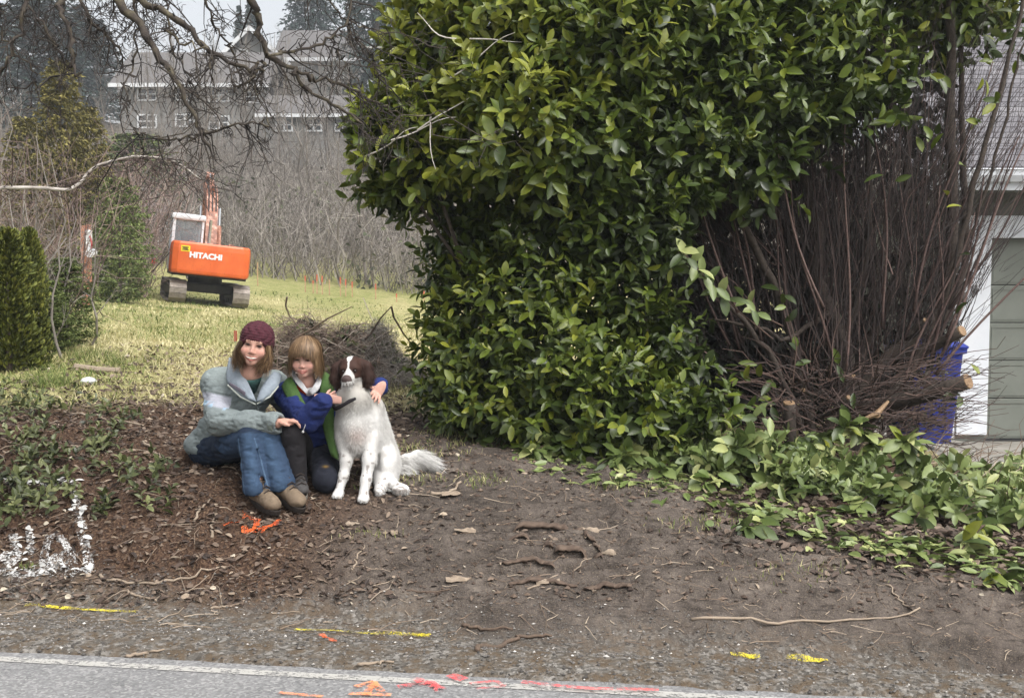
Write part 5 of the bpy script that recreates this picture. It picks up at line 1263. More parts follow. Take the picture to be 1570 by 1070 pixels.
sawn('sawn_limb', A(1300, 628, 8.8), A(1483, 585, 8.2), .065, .055, cs)
sawn('sawn_limb', A(1350, 560, 9.0), A(1474, 508, 8.5), .04, .042, cs)
p = A(1214, 652, 8.2); p[2] = gz(p[0], p[1]) - .05; sawn('sawn_stump', p, A(1210, 619, 8.15), .046, .042, cs)
sawn('sawn_limb', A(1300, 655, 8.6), A(1344, 636, 8.0), .025, .026, cs)
sawn('sawn_limb', A(1255, 640, 8.7), A(1300, 610, 8.4), .02, .018, cs)
sawn('sawn_limb', A(1280, 560, 8.8), A(1308, 577, 8.5), .016, .016, cs)
sawn('sawn_limb', A(1390, 520, 8.8), A(1418, 492, 8.6), .018, .018, cs)
sawn('sawn_limb', A(1260, 600, 8.8), A(1232, 598, 8.4), .016, .014, cs)
# split pale piece hanging on the limbs
mb = MB(); tube(mb, [A(1325, 642, 7.95), A(1345, 634, 7.95), A(1362, 615, 8.0)], [.012, .022, .010], 6); mb.build('split_wood', M['cutwood'], cs)
for k in range(26):                                # stouter reddish shoots standing clear of the rest
    sx = g.uniform(1120, 1460); sy = g.uniform(470, 600); l_ = g.uniform(260, 520); an = (sx - 1275) / 330 * .7 + .12 * g.normal(); Yk = g.uniform(8.3, 8.8)
    P = np.array([A(sx + math.sin(an) * l_ * q + 10 * math.sin(q * 5 + k), sy - math.cos(an) * l_ * q, Yk) for q in np.linspace(0, 1, 12)])
    mb = MB(); tube(mb, P, np.linspace(.011, .004, 12), 6, tint=g.uniform(.75, 1)); mb.build('shoot', M['redtwig'], cs, True)
# thin reddish shoots, by the thousand
mb = MB(); n = 1300
sx = g.uniform(1075, 1455, n); sy = g.uniform(330, 640, n) + np.abs(sx - 1290) * -.35
ln = g.uniform(110, 480, n); ang = (sx - 1275) / 330 * .85 * (1 - .35 * (sx > 1275)) + g.normal(size=n) * .26
Y0 = g.uniform(8.5, 9.9, n)
B = np.array([A(a, b, c_) for a, b, c_ in zip(sx, sy, Y0)]); B[:, 2] = np.maximum(B[:, 2], ground_z(B[:, 0], B[:, 1], False))
E = np.array([A(a, b, c_) for a, b, c_ in zip(sx + np.sin(ang) * ln, sy - np.cos(ang) * ln, Y0 + g.normal(size=n) * .15)])
twigs(mb, B, E, g.uniform(.002, .0055, n), .0013, .05, 4, 3, np.clip(g.normal(.45, .25, n), 0, 1))
m = 3; c0 = np.repeat(B, m, 0) + np.repeat(E - B, m, 0) * g.uniform(.3, 1, (n * m, 1)); d = nrm(np.repeat(nrm(E - B), m, 0) + g.normal(size=c0.shape) * .35)
twigs(mb, c0, c0 + d * g.uniform(.06, .28, (n * m, 1)), .0020, .001, .06, 2, 3, np.clip(g.normal(.5, .25, n * m), 0, 1))
stuff(mb.build('shoots', M['redtwig'], cs))
# low tangle of dead twigs at the foot, towards the bin
mb = MB(); n = 620; sx = g.uniform(1180, 1450, n); sy = g.uniform(560, 680, n); Y0 = g.uniform(8.0, 9.3, n)
B = np.array([A(a, b, c_) for a, b, c_ in zip(sx, sy, Y0)]); B[:, 2] = np.maximum(B[:, 2], ground_z(B[:, 0], B[:, 1], False) + .01)
d = nrm(np.column_stack([(sx - 1270) / 110 + g.normal(size=n) * .5, -.3 + .4 * g.normal(size=n), .25 + .35 * g.normal(size=n)]))
twigs(mb, B, B + d * g.uniform(.15, .6, (n, 1)), .005, .002, .08, 4, 3, g.random(n) * .6); stuff(mb.build('dead_twigs', M['twig'], cs))
# leaves behind the stems, the bush's inner shade put into their dark colour
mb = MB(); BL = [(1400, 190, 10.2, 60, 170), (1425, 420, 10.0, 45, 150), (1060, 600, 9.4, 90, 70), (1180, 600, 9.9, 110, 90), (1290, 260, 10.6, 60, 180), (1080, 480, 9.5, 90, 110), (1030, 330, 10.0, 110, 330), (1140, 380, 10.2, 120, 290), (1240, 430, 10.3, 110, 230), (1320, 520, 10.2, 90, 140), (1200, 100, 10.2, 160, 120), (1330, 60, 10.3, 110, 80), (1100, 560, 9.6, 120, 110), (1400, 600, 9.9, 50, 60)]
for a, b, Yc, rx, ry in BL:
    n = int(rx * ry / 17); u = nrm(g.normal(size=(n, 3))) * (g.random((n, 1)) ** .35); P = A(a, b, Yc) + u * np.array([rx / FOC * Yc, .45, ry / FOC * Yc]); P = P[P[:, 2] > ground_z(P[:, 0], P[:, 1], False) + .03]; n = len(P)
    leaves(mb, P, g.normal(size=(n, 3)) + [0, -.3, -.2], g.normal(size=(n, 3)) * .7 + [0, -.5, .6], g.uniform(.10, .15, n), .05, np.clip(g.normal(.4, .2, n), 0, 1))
stuff(mb.build('shaded_foliage', M['darklaurel'], cs, True))
# live leaves still on the cut bush
cpinv = world_of(cs).inverted()
LEAFSPOT = [(1256, 18, 1), (1218, 118, 2), (1180, 60, 2), (1160, 110, 3), (1130, 80, 3), (1245, 70, 2), (1200, 150, 2), (1170, 190, 2), (1330, 280, 1), (1395, 265, 1), (1420, 220, 2), (1450, 300, 1), (1525, 160, 3), (1500, 190, 3), (1480, 250, 1), (1440, 210, 2), (1475, 320, 1), (1470, 390, 1), (1415, 200, 3), (1440, 120, 3), (1510, 120, 2), (1290, 560, 2), (1303, 600, 1), (1475, 600, 2), (1490, 560, 1), (1465, 480, 1),
            (1115, 560, 1), (1095, 510, 1), (1165, 565, 2), (1180, 585, 2), (1150, 590, 2), (1190, 620, 3), (1140, 130, 3), (1090, 150, 3), (1060, 120, 3), (1010, 130, 3), (1350, 105, 3), (1370, 130, 3), (1330, 130, 2), (1540, 60, 2), (1215, 470, 2), (1195, 450, 2), (1180, 300, 1), (1210, 90, 2), (1020, 200, 3), (990, 240, 3), (1080, 200, 2), (1130, 330, 1)]
cnt = 0
for a, b, k in LEAFSPOT:
    Yc = 8.25; c_ = A(a, b, Yc)
    for j in range(k):
        d = g.normal(size=3) * .7 + [0, -.3, -.1]; leaf_object('leaf', cs, c_ + g.normal(size=3) * .02, d, g.normal(size=3) * .4 + [0, -.7, .6], g.uniform(.11, .15), g.uniform(.045, .06), M['laurel_leaf'], pinv=cpinv); cnt += 1
def shoot(path, ya, yb, nl, L, par, mat, pinv, r=.006, droop=-.25, first=.25):
    n = len(path); P = np.array([A(a, b, ya + (yb - ya) * i / (n - 1)) for i, (a, b) in enumerate(path)])
    s = np.linspace(0, n - 1, n * 4); Q_ = np.stack([np.interp(s, np.arange(n), P[:, j]) for j in range(3)], 1)
    mb = MB(); tube(mb, Q_, np.linspace(r, r * .4, len(Q_)), 6, tint=.6); mb.build('shoot', M['twig'], par, True)
    for i in range(nl):
        k = first + (1 - first) * i / max(nl - 1, 1); q = np.array([np.interp(k * (n - 1), np.arange(n), P[:, j]) for j in range(3)]); d0 = nrm(P[-1] - P[0])
        a = i * 2.4 + g.normal() * .3; rad = np.array([math.cos(a), -.35 + .3 * math.sin(a * 1.7), math.sin(a)])
        leaf_object('leaf', par, q, d0 * .35 + rad + [0, 0, droop], rad * -.3 + [0, -.75, .65] + g.normal(size=3) * .25, L * g.uniform(.8, 1.15), L * g.uniform(.38, .5), mat, pinv=pinv)
shoot([(1185, 520), (1130, 475), (1085, 430), (1045, 385)], 8.0, 7.6, 22, .145, cs, M['cut_leaf'], cpinv, first=.45)
shoot([(1200, 500), (1160, 480), (1138, 455)], 8.1, 7.8, 7, .12, cs, M['cut_leaf'], cpinv, first=.5)
shoot([(1150, 700), (1150, 640), (1180, 640)], 7.4, 7.2, 8, .13, cs, M['cut_leaf'], cpinv)
shoot([(1215, 590), (1222, 530), (1205, 470)], 8.1, 8.1, 5, .11, cs, M['laurel_leaf'], cpinv)
mb = MB(); n = 900; px = g.uniform(1290, 1560, n); py = g.uniform(-40, 110, n) * g.random(n) ** .5; px = np.where(g.random(n) < .35, g.uniform(1000, 1250, n), px); Yd = g.uniform(8.6, 9.8, n)
P = np.array([A(a, b, c_) for a, b, c_ in zip(px, py, Yd)]); leaves(mb, P, g.normal(size=P.shape), g.normal(size=P.shape) * .5 + [0, -.4, .7], g.uniform(.10, .14, n), .048, np.clip(g.normal(.45, .25, n), 0, 1)); stuff(mb.build('top_foliage', M['laurel'], cs, True))

# ------------------------------------------------------------------ cut laurel branches lying along the hedge foot
CB = [  # base px, tip px, base height, number of leaves, label
    ((905, 690), (812, 705), .14, 12, 'limp cut laurel branch with drooping grey-green leaves, nearest the dog'),
    ((930, 700), (870, 672), .20, 13, 'cut laurel branch with upturned pale leaves next to the drooping one nearest the dog'),
    ((1010, 715), (935, 722), .15, 12, 'cut laurel branch with one big pale oval leaf, lying on the edge of the dirt'),
    ((1080, 700), (1010, 735), .12, 12, 'flat pale-leaved cut laurel branch between the dirt and the hedge foot'),
    ((1150, 740), (1075, 755), .12, 11, 'wilting yellow-green cut laurel branch with a brown curled leaf'),
    ((1180, 745), (1120, 690), .22, 13, 'cut laurel branch standing up against the dark hollow of the hedge'),
    ((1210, 790), (1140, 815), .05, 8, 'few broad pale laurel leaves lying flat on the bare dirt'),
    ((1270, 740), (1195, 770), .16, 13, 'cut laurel branch beside the grey stone under the small sawn stump'),
    ((1290, 700), (1235, 690), .22, 13, 'cut laurel branch with light green leaves right under the sawn stump'),
    ((1360, 730), (1290, 655), .24, 12, 'yellowing upright cut laurel branch in front of the trunk foot'),
    ((1390, 770), (1315, 790), .20, 15, 'dense green cut laurel branch at the front of the heap'),
    ((1400, 760), (1385, 680), .26, 14, 'cut laurel branch rising before the blue bin'),
    ((1460, 790), (1400, 810), .20, 15, 'broad bluish-green cut laurel branch over the shaded front edge of the heap'),
    ((1490, 780), (1445, 735), .22, 13, 'cut laurel branch with upright leaves in front of the bare driveway'),
    ((1545, 800), (1475, 850), .10, 10, 'cut laurel branch whose lowest leaves droop onto the brown litter'),
    ((1560, 790), (1520, 760), .22, 12, 'cut laurel branch against the grey dead twigs at the picture edge'),
    ((1600, 770), (1560, 715), .22, 11, 'outermost cut laurel branch by the driveway edge'),
    ((1550, 900), (1515, 893), .03, 3, 'single broken leaf pair lying apart on the bare ground')]
for bpx, tpx, hgt, nl, lb in CB:
    p0, p1 = np.array(ground_at(*bpx)), np.array(ground_at(bpx[0] * .0 + tpx[0], max(tpx[1], 700)))
    tip = A(tpx[0], tpx[1], p0[1] - .15 if tpx[1] < 700 else p1[1]); tip[2] = max(tip[2], gz(tip[0], tip[1]) + .04)
    o = thing('cut_branch', p0, lb, 'cut branch', 'cut laurel branches lying along the hedge foot')
    m = (p0 + tip) / 2 + [0, 0, hgt]; s = np.linspace(0, 1, 9)[:, None]; P = (1 - s) ** 2 * (p0 + [0, .1, .02]) + 2 * s * (1 - s) * m + s ** 2 * tip
    mb = MB(); tube(mb, P, np.linspace(.012, .004, 9), 6, tint=.5); mb.build('stem', M['twig'], o, True)
    iv = world_of(o).inverted()
    for i in range(int(nl * 3.0)):
        k = .15 + .85 * (i + g.random() * .6) / (nl * 3.0); q = np.array([np.interp(min(k, 1), s[:, 0], P[:, j]) for j in range(3)]); d0 = nrm(P[-1] - P[0])
        a = i * 2.4 + g.normal() * .4; rad = np.array([math.cos(a), -.55 + .5 * math.sin(a * 1.3), .75 * math.sin(a)])
        L = g.uniform(.11, .17); b_ = q + g.normal(size=3) * .012; d = nrm(d0 * .4 + rad + [0, 0, -.1]); e = b_ + d * L; zmin = gz(e[0], e[1]) + .02
        if e[2] < zmin: d = nrm(d + [0, 0, (zmin - e[2]) / L])
        leaf_object('leaf', o, b_, d, rad * -.2 + [0, -.45, .85] + g.normal(size=3) * .35, L, L * g.uniform(.40, .52), M['cut_leaf'] if g.random() < .85 else M['laurel_leaf'], pinv=iv)
# the heap of leafy cuttings under and between the branches
mb = MB(); n = 520; k = g.random(n); px = 830 + k * 760; y0 = np.interp(px, [830, 1000, 1200, 1400, 1600], [690, 715, 765, 800, 820]); py = y0 - g.random(n) * np.interp(px, [830, 1000, 1200, 1600], [10, 25, 60, 70])
P = np.array([ground_at(a, b) for a, b in zip(px, py)]); P[:, 2] += .03 + g.random(n) ** 1.5 * np.interp(px, [830, 1100, 1300, 1600], [.05, .08, .14, .14])
r_ = sprigs(P, np.column_stack([g.normal(size=n), -.5 + .7 * g.normal(size=n), .5 + .5 * g.normal(size=n)]), 6, g.uniform(.09, .15, n), np.clip(g.normal(.42, .2, n), 0, 1), .5, .1, .14)
e_ = r_[0] + r_[1] * r_[3][:, None]; ok = e_[:, 2] > ground_z(e_[:, 0], e_[:, 1], False) + .005
leaves(mb, r_[0][ok], r_[1][ok], r_[2][ok], r_[3][ok], r_[3][ok] * .46, r_[4][ok]); stuff(mb.build('leafy_cuttings', M['cut'], None, True))
# fallen cut leaves, dead twigs and a stone under them
mb = MB(); n = 900; k = g.random(n); px = 790 + k * 800; py = np.interp(px, [790, 1000, 1200, 1400, 1600], [700, 735, 800, 850, 880]) + g.normal(size=n) * 16 - 18 * g.random(n)
P = np.array([ground_at(a, b) for a, b in zip(px, py)]); P[:, 2] += .012; leaves(mb, P, np.column_stack([g.normal(size=(n, 2)), g.normal(size=n) * .2 + .08]), np.column_stack([g.normal(size=(n, 2)) * .35, np.ones(n)]), g.uniform(.05, .13, n), .045, np.clip(g.normal(.6, .25, n), 0, 1))
stuff(mb.build('fallen_laurel_leaves', M['cut']))
mb = MB(); n = 260; px = g.uniform(1410, 1600, n); py = g.uniform(700, 800, n); P = np.array([ground_at(a, b) for a, b in zip(px, py)]); d = nrm(np.column_stack([np.ones(n) * .9 + g.normal(size=n) * .5, g.normal(size=n) * .6, .35 + .3 * g.normal(size=n)]))
twigs(mb, P + [0, 0, .02], P + d * g.uniform(.15, .55, (n, 1)), .005, .002, .1, 4, 3, g.random(n)); stuff(mb.build('dead_brush', M['stick']))
# ------------------------------------------------------------------ people and dog: bodies grown as one smooth field each
class Field:
    def __init__(s, lo, hi, h):
        s.lo, s.h = np.array(lo, np.float32), h
        s.n = np.ceil((np.array(hi) - np.array(lo)) / h).astype(int) + 1
        s.ax = [s.lo[i] + h * np.arange(s.n[i], dtype=np.float32) for i in range(3)]
        s.d = np.full(s.n, 10.0, np.float32)
    def _win(s, lo, hi):
        a = np.clip(np.floor((np.array(lo) - s.lo) / s.h).astype(int), 0, s.n); b = np.clip(np.ceil((np.array(hi) - s.lo) / s.h).astype(int) + 1, 0, s.n)
        sl = tuple(slice(i, j) for i, j in zip(a, b))
        X = s.ax[0][sl[0]][:, None, None], s.ax[1][sl[1]][None, :, None], s.ax[2][sl[2]][None, None, :]
        return sl, X
    def _comb(s, sl, b, k, sub):
        a = s.d[sl]
        if a.size == 0: return
        if sub: b = -b; h = np.clip(.5 - .5 * (b - a) / k, 0, 1) if False else np.clip(.5 + .5 * (b - a) / k, 0, 1); s.d[sl] = a + (b - a) * h + k * h * (1 - h)
        else: h = np.clip(.5 + .5 * (b - a) / k, 0, 1); s.d[sl] = b + (a - b) * (1 - h) - k * h * (1 - h) if False else a * (1 - h) + b * (h) - k * h * (1 - h) if False else (b * (1 - h) + a * h - k * h * (1 - h))
    def cap(s, p, q, r0, r1=None, k=.02, sub=False):
        p, q = np.array(p, np.float32), np.array(q, np.float32); r1 = r0 if r1 is None else r1; m = max(r0, r1) + 2 * k + 3 * s.h
        sl, X = s._win(np.minimum(p, q) - m, np.maximum(p, q) + m); ba = q - p; L = float(ba @ ba) + 1e-12
        t = np.clip(((X[0] - p[0]) * ba[0] + (X[1] - p[1]) * ba[1] + (X[2] - p[2]) * ba[2]) / L, 0, 1)
        d = np.sqrt((X[0] - p[0] - t * ba[0]) ** 2 + (X[1] - p[1] - t * ba[1]) ** 2 + (X[2] - p[2] - t * ba[2]) ** 2) - (r0 + (r1 - r0) * t)
        s._comb_(sl, d, k, sub)
    def chain(s, pts, rads, k=.02):
        for i in range(len(pts) - 1): s.cap(pts[i], pts[i + 1], rads[i], rads[i + 1], k)
    def ell(s, c, r, rot=None, k=.02, sub=False):
        c, r = np.array(c, np.float32), np.broadcast_to(np.array(r, np.float32), (3,)); m = r.max() + 2 * k + 3 * s.h
        sl, X = s._win(c - m, c + m); D = [X[i] - c[i] for i in range(3)]
        if rot is not None: rt = np.array(rot, np.float32); D = [rt[0, i] * D[0] + rt[1, i] * D[1] + rt[2, i] * D[2] for i in range(3)]
        k0 = np.sqrt(sum((D[i] / r[i]) ** 2 for i in range(3))); k1 = np.sqrt(sum((D[i] / r[i] ** 2) ** 2 for i in range(3))) + 1e-9
        s._comb_(sl, k0 * (k0 - 1) / k1, k, sub)
    def _comb_(s, sl, b, k, sub):
        a = s.d[sl]
        if a.size == 0: return
        if sub:
            b = -b; h = np.clip(.5 + .5 * (b - a) / k, 0, 1); s.d[sl] = a * (1 - h) + b * h + k * h * (1 - h)
        else:
            h = np.clip(.5 + .5 * (a - b) / k, 0, 1); s.d[sl] = a * (1 - h) + b * h - k * h * (1 - h)
    def plane(s, c, n):
        """keep what lies behind the plane"""
        n = nrm(np.array(n)).astype(np.float32); c = np.array(c, np.float32)
        s.d = np.maximum(s.d, (s.ax[0][:, None, None] - c[0]) * n[0] + (s.ax[1][None, :, None] - c[1]) * n[1] + (s.ax[2][None, None, :] - c[2]) * n[2])
    def mesh(s, smooth=2):
        d = s.d; neg = d < 0
        c = np.zeros(tuple(s.n - 1), np.int8)
        for i in (0, 1):
            for j in (0, 1):
                for k in (0, 1): c += neg[i:s.n[0] - 1 + i, j:s.n[1] - 1 + j, k:s.n[2] - 1 + k]
        act = np.argwhere((c > 0) & (c < 8)); idx = np.full(c.shape, -1, np.int64); idx[tuple(act.T)] = np.arange(len(act))
        acc = np.zeros((len(act), 3)); cnt = np.zeros(len(act))
        cor = [(i, j, k) for i in (0, 1) for j in (0, 1) for k in (0, 1)]; val = {q: d[tuple((act + q).T)].astype(float) for q in cor}
        for a in range(3):
            for q in cor:
                if q[a]: continue
                q2 = tuple(q[i] + (1 if i == a else 0) for i in range(3)); va, vb = val[q], val[q2]; x = (va < 0) != (vb < 0)
                t = np.where(x, va / np.where(x, va - vb, 1), 0); p = np.array(q, float)[None] + np.eye(3)[a][None] * t[:, None]; acc[x] += p[x]; cnt[x] += 1
        V = s.lo + s.h * (act + acc / cnt[:, None]); Fs = []
        for a in range(3):
            b_, c_ = (a + 1) % 3, (a + 2) % 3
            sl0 = [slice(None)] * 3; sl1 = [slice(None)] * 3; sl0[a] = slice(0, -1); sl1[a] = slice(1, None)
            x = neg[tuple(sl0)] != neg[tuple(sl1)]; E = np.argwhere(x); E = E[(E[:, b_] > 0) & (E[:, c_] > 0) & (E[:, b_] < s.n[b_] - 1) & (E[:, c_] < s.n[c_] - 1)]
            if not len(E): continue
            eb, ec = np.eye(3, dtype=int)[b_], np.eye(3, dtype=int)[c_]; q = [idx[tuple((E - o).T)] for o in (eb * 0, eb, eb + ec, ec)]
            f = np.stack(q, 1); fl = ~neg[tuple(E.T)]; f[fl] = f[fl][:, ::-1]; Fs.append(f[:, ::-1] if False else f)
        Fq = np.concatenate(Fs); Fq = Fq[(Fq >= 0).all(1)]
        e = np.concatenate([Fq[:, [0, 1]], Fq[:, [1, 2]], Fq[:, [2, 3]], Fq[:, [3, 0]]])
        for _ in range(smooth):
            A_ = np.zeros_like(V); n_c = np.zeros(len(V)); np.add.at(A_, e[:, 0], V[e[:, 1]]); np.add.at(A_, e[:, 1], V[e[:, 0]]); np.add.at(n_c, e[:, 0], 1); np.add.at(n_c, e[:, 1], 1)
            V = V * .5 + .5 * A_ / np.maximum(n_c, 1)[:, None]
        return V, Fq
def vnormals(V, Fq):
    fn = np.cross(V[Fq[:, 2]] - V[Fq[:, 0]], V[Fq[:, 3]] - V[Fq[:, 1]]); N = np.zeros_like(V)
    for i in range(4): np.add.at(N, Fq[:, i], fn)
    return nrm(N)
def painted(name, V, Fq, C, mat, parent, smooth=True, tri=None):
    mb = MB(); mb.add(V, Fq)
    if tri is not None: mb.F.append(np.asarray(tri)); mb.M.append(np.zeros(len(tri)))
    o = mb.build(name, mat, parent, smooth); C = np.asarray(C, float)
    if C.ndim == 1: C = np.tile(C, (len(V), 1))
    if C.shape[1] == 3: C = np.column_stack([C, np.ones(len(C))])
    a = o.data.attributes.new('paint', 'FLOAT_COLOR', 'POINT'); a.data.foreach_set('color', C.ravel()); return o
def L3(r, g_, b): return np.array(lin(r, g_, b)[:3])
def blend(C, w, c2):
    w = np.clip(w, 0, 1)[:, None]; return C * (1 - w) + np.asarray(c2) * w
def pmat(name, rough=.8, nscale=40, namt=.25, bump=.3, bscale=300, dist=.002, sss=0, weave=None, spec=.3):
    t = NT(name); c = t.acol('paint'); v = t.pos()
    nz = t.noise(nscale, 4); c = t.mix(1.0, c, t.ramp(nz, [(.25, (1 - namt,) * 3), (.75, (1 + 0 * namt,) * 3)]), 'MULTIPLY')
    t.set(Base_Color=c, Roughness=rough, Specular_IOR_Level=spec)
    if sss: t.b.inputs['Subsurface Weight'].default_value = sss; t.b.inputs['Subsurface Radius'].default_value = (.012, .005, .003)
    if bump: t.bump(t.noise(bscale, 3), bump, dist)
    return t.m
M['skin'] = pmat('skin', .62, 70, .16, .25, 260, .0015, sss=.12, spec=.3)
M['cloth'] = pmat('jacket_cloth', .85, 26, .22, .7, 38, .010)
M['denim'] = pmat('denim', .9, 60, .30, .35, 45, .004)
M['knit'] = pmat('knitted_wool', .95, 120, .45, .6, 260, .004)
M['suede'] = pmat('boot_suede', .85, 50, .35, .4, 200, .003)
M['hairm'] = pmat('hair', .5, 40, .2, 0, spec=.5)
M['fur'] = pmat('dog_fur', .75, 50, .12, 0, spec=.3)
t = NT('eye_gloss'); t.set(Base_Color=t.acol('paint'), Roughness=.12); M['eye'] = t.m
rp = np.random.default_rng(4)

def frame(roll, yaw, pitch):
    """head axes: columns = image right, up, towards the viewer"""
    Z = np.array(Matrix.Rotation(R(yaw), 3, 'Z') @ Matrix.Rotation(R(pitch), 3, 'X') @ Matrix.Rotation(R(roll), 3, 'Y'))
    return np.column_stack([Z[:, 0], Z[:, 2], -Z[:, 1]])
class Head:
    def __init__(s, c, sc, roll, yaw=0, pitch=0): s.c, s.s, s.R = np.array(c), sc, frame(roll, yaw, pitch)
    def __call__(s, x, y, z): return s.c + s.s * (s.R @ np.array([x, y, z]))
    def loc(s, P): return (np.asarray(P) - s.c) @ s.R / s.s
def build_head(f, H, mouth_open, round_=0.0):
    S = H.s; r_ = H.R
    e = lambda x, y, z, a, b, c, k=.02, sub=False: f.ell(H(x, y, z), np.array([a, b, c]) * S, r_, k * S, sub)
    cp = lambda p, q, a, b=None, k=.015, sub=False: f.cap(H(*p), H(*q), a * S, (a if b is None else b) * S, k * S, sub)
    e(0, .045, -.015, .077, .088, .096); e(0, -.032, .022, .059 + .006 * round_, .075, .064, .03)
    e(0, -.094, .060, .024, .018, .02, .03)
    for m in (-1, 1):
        e(m * .040, -.036, .056, .026 + .004 * round_, .024, .026, .025)
        e(m * .079, -.012, -.008, .011, .030, .018, .01)
        e(m * .032, .000, .093, .019, .0115, .016, .012, True)
        e(m * .0105, -.0415, .090, .0068, .006, .009, .006)
        e(m * .050, -.052, .012, .018, .028, .03, .03)
    cp((-.034, .020, .078), (.034, .020, .078), .011, k=.02)
    cp((0, .006, .083), (0, -.035, .0985 - .004 * round_), .0070, .0098, .012)
    cp((-.030, -.0600, .076), (0, -.0655, .0875), .0036, .0048, .007); cp((.030, -.0600, .076), (0, -.0655, .0875), .0036, .0048, .007)
    cp((-.027, -.0665, .077), (0, -.0815, .0855), .0036, .0060, .008); cp((.027, -.0665, .077), (0, -.0815, .0855), .0036, .0060, .008)
    if mouth_open:
        cp((-.031, -.0645, .084), (0, -.0722, .0935), .0034, .0056, .004, True); cp((.031, -.0645, .084), (0, -.0722, .0935), .0034, .0056, .004, True)
    cp((0, -.06, -.02), (0, -.15, -.035), .045, .050, .03)
def face_paint(C, H, V, lip, cheek, brow=None):
    q = H.loc(V); fr = q[:, 2] > .05
    ell_ = lambda x, y, a, b: np.exp(-(((q[:, 0] - x) / a) ** 2 + ((q[:, 1] - y) / b) ** 2) ** 1.5)
    for m in (-1, 1): C = blend(C, .26 * ell_(m * .042, -.034, .022, .018) * fr, cheek)
    C = blend(C, .2 * ell_(0, -.04, .014, .014) * fr, cheek)
    cv = 6.0 * q[:, 0] ** 2
    lipm = np.maximum(np.exp(-((q[:, 1] + .0660 - cv) / .0036) ** 2), np.exp(-((q[:, 1] + .0805 - 2.4 * cv) / .0048) ** 2)) * (np.abs(q[:, 0]) < .031) * fr
    return blend(C, .85 * lipm, lip)
def ball(c, r, rot=None, nu=14, nv=9):
    u = np.arange(nu) * 2 * np.pi / nu; v = np.linspace(0, np.pi, nv); P = np.array([[math.sin(b) * math.cos(a), math.cos(b), math.sin(b) * math.sin(a)] for b in v for a in u]) * np.broadcast_to(r, (3,))
    if rot is not None: P = P @ np.array(rot).T
    i = np.arange(nv - 1)[:, None] * nu; j = np.arange(nu); k = (j + 1) % nu
    return P + c, np.stack([i + j, i + k, i + nu + k, i + nu + j], -1).reshape(-1, 4)
def eyes(H, par, iris, openness=.0055):
    for m in (-1, 1):
        V, Fq = ball(H(m * .032, -.001, .0775), np.array([.0125, openness, .0070]) * H.s, H.R); C = np.tile(L3(150, 134, 126), (len(V), 1)); q = H.loc(V)
        d = np.hypot(q[:, 0] - m * .032, (q[:, 1] + .001)); C = blend(C, d < .0085, L3(*iris)); C = blend(C, d < .0035, L3(10, 10, 10)); painted('eye', V, Fq, C, M['eye'], par)
        P = [H(m * .032 - .016, -.0025, .083), H(m * .032 - .008, .0045, .0865), H(m * .032, .0062, .0872), H(m * .032 + .008, .0045, .0865), H(m * .032 + .016, -.0025, .083)]
        mb = MB(); tube(mb, P, [.001, .0022, .0024, .0022, .001], 5); V = mb.V[0]; painted('eyelash', V, mb.F[0], L3(46, 32, 28), M['hairm'], par)
def brows(H, par, col_, w=.0028):
    for m in (-1, 1):
        P = [H(m * .014, .0185, .0905), H(m * .028, .0235, .0905), H(m * .042, .0215, .083), H(m * .052, .014, .072)]
        mb = MB(); tube(mb, P, np.array([w, w * 1.2, w, w * .4]) * H.s, 5); painted('eyebrow', mb.V[0], mb.F[0], col_, M['hairm'], par)
def strands(roots, paths, w, cols, name, par, mat):
    """flat ribbons along paths (n, m, 3)"""
    n, m, _ = paths.shape; T = nrm(np.gradient(paths, axis=1)); out = nrm(roots); S = nrm(np.cross(T, out[:, None]))
    ww = w * np.interp(np.linspace(0, 1, m), [0, .7, 1], [1, 1, .25]); V = np.stack([paths - S * ww[None, :, None], paths + S * ww[None, :, None]], 2).reshape(-1, 3)
    b = (np.arange(n) * m * 2)[:, None]; i = (np.arange(m - 1) * 2)[None]; Fq = np.stack([b + i, b + i + 1, b + i + 3, b + i + 2], -1).reshape(-1, 4)
    return painted(name, V, Fq, np.repeat(cols, m * 2, 0), mat, par)
def hand(f, wrist, palm_dir, side_dir, up_dir, S=1.0, curl=.5, thumb=1, spread=.25, k=.006):
    """palm and five bent fingers grown from the wrist"""
    d, s, u = nrm(palm_dir), nrm(side_dir), nrm(up_dir); w = np.array(wrist)
    pc = w + d * .045 * S
    f.ell(pc, np.array([.048, .040, .015]) * S, np.column_stack([d, s, u]), .015)
    for i, (o, L, a) in enumerate(((-1.5, .060, -1.3), (-.5, .072, -.3), (.5, .076, .3), (1.5, .068, 1.2))):
        b0 = w + (d * .082 + s * o * .019) * S; d1 = nrm(d + s * a * spread * .5 - u * curl * .35); p1 = b0 + d1 * L * .45 * S; d2 = nrm(d1 - u * curl * .9); p2 = p1 + d2 * L * .33 * S; d3 = nrm(d2 - u * curl * .9); p3 = p2 + d3 * L * .25 * S
        f.chain([b0 - d * .012 * S, b0, p1, p2, p3], np.array([.0085, .0088, .0082, .0076, .0066]) * S, k)
    b0 = w + (d * .025 + s * thumb * .034) * S; d1 = nrm(d * .75 + s * thumb * .75 - u * .25); p1 = b0 + d1 * .036 * S; p2 = p1 + nrm(d1 * .8 + d * .45 - u * .2) * .028 * S
    f.chain([w + (d * .02 + s * thumb * .015) * S, b0, p1, p2], np.array([.014, .0115, .0098, .008]) * S, k)
def cloth_disp(V, Fq, amp, sc=(16, 16, 16), seed=0, iters=1):
    N = vnormals(V, Fq); w = vnoise3(V * np.array(sc), seed) - .5 + .5 * (vnoise3(V * np.array(sc) * 2.3, seed + 9) - .5); ridge = .5 - np.abs(w) * 1.6
    return V + N * (amp * (w * .9 + ridge * .5))[:, None]
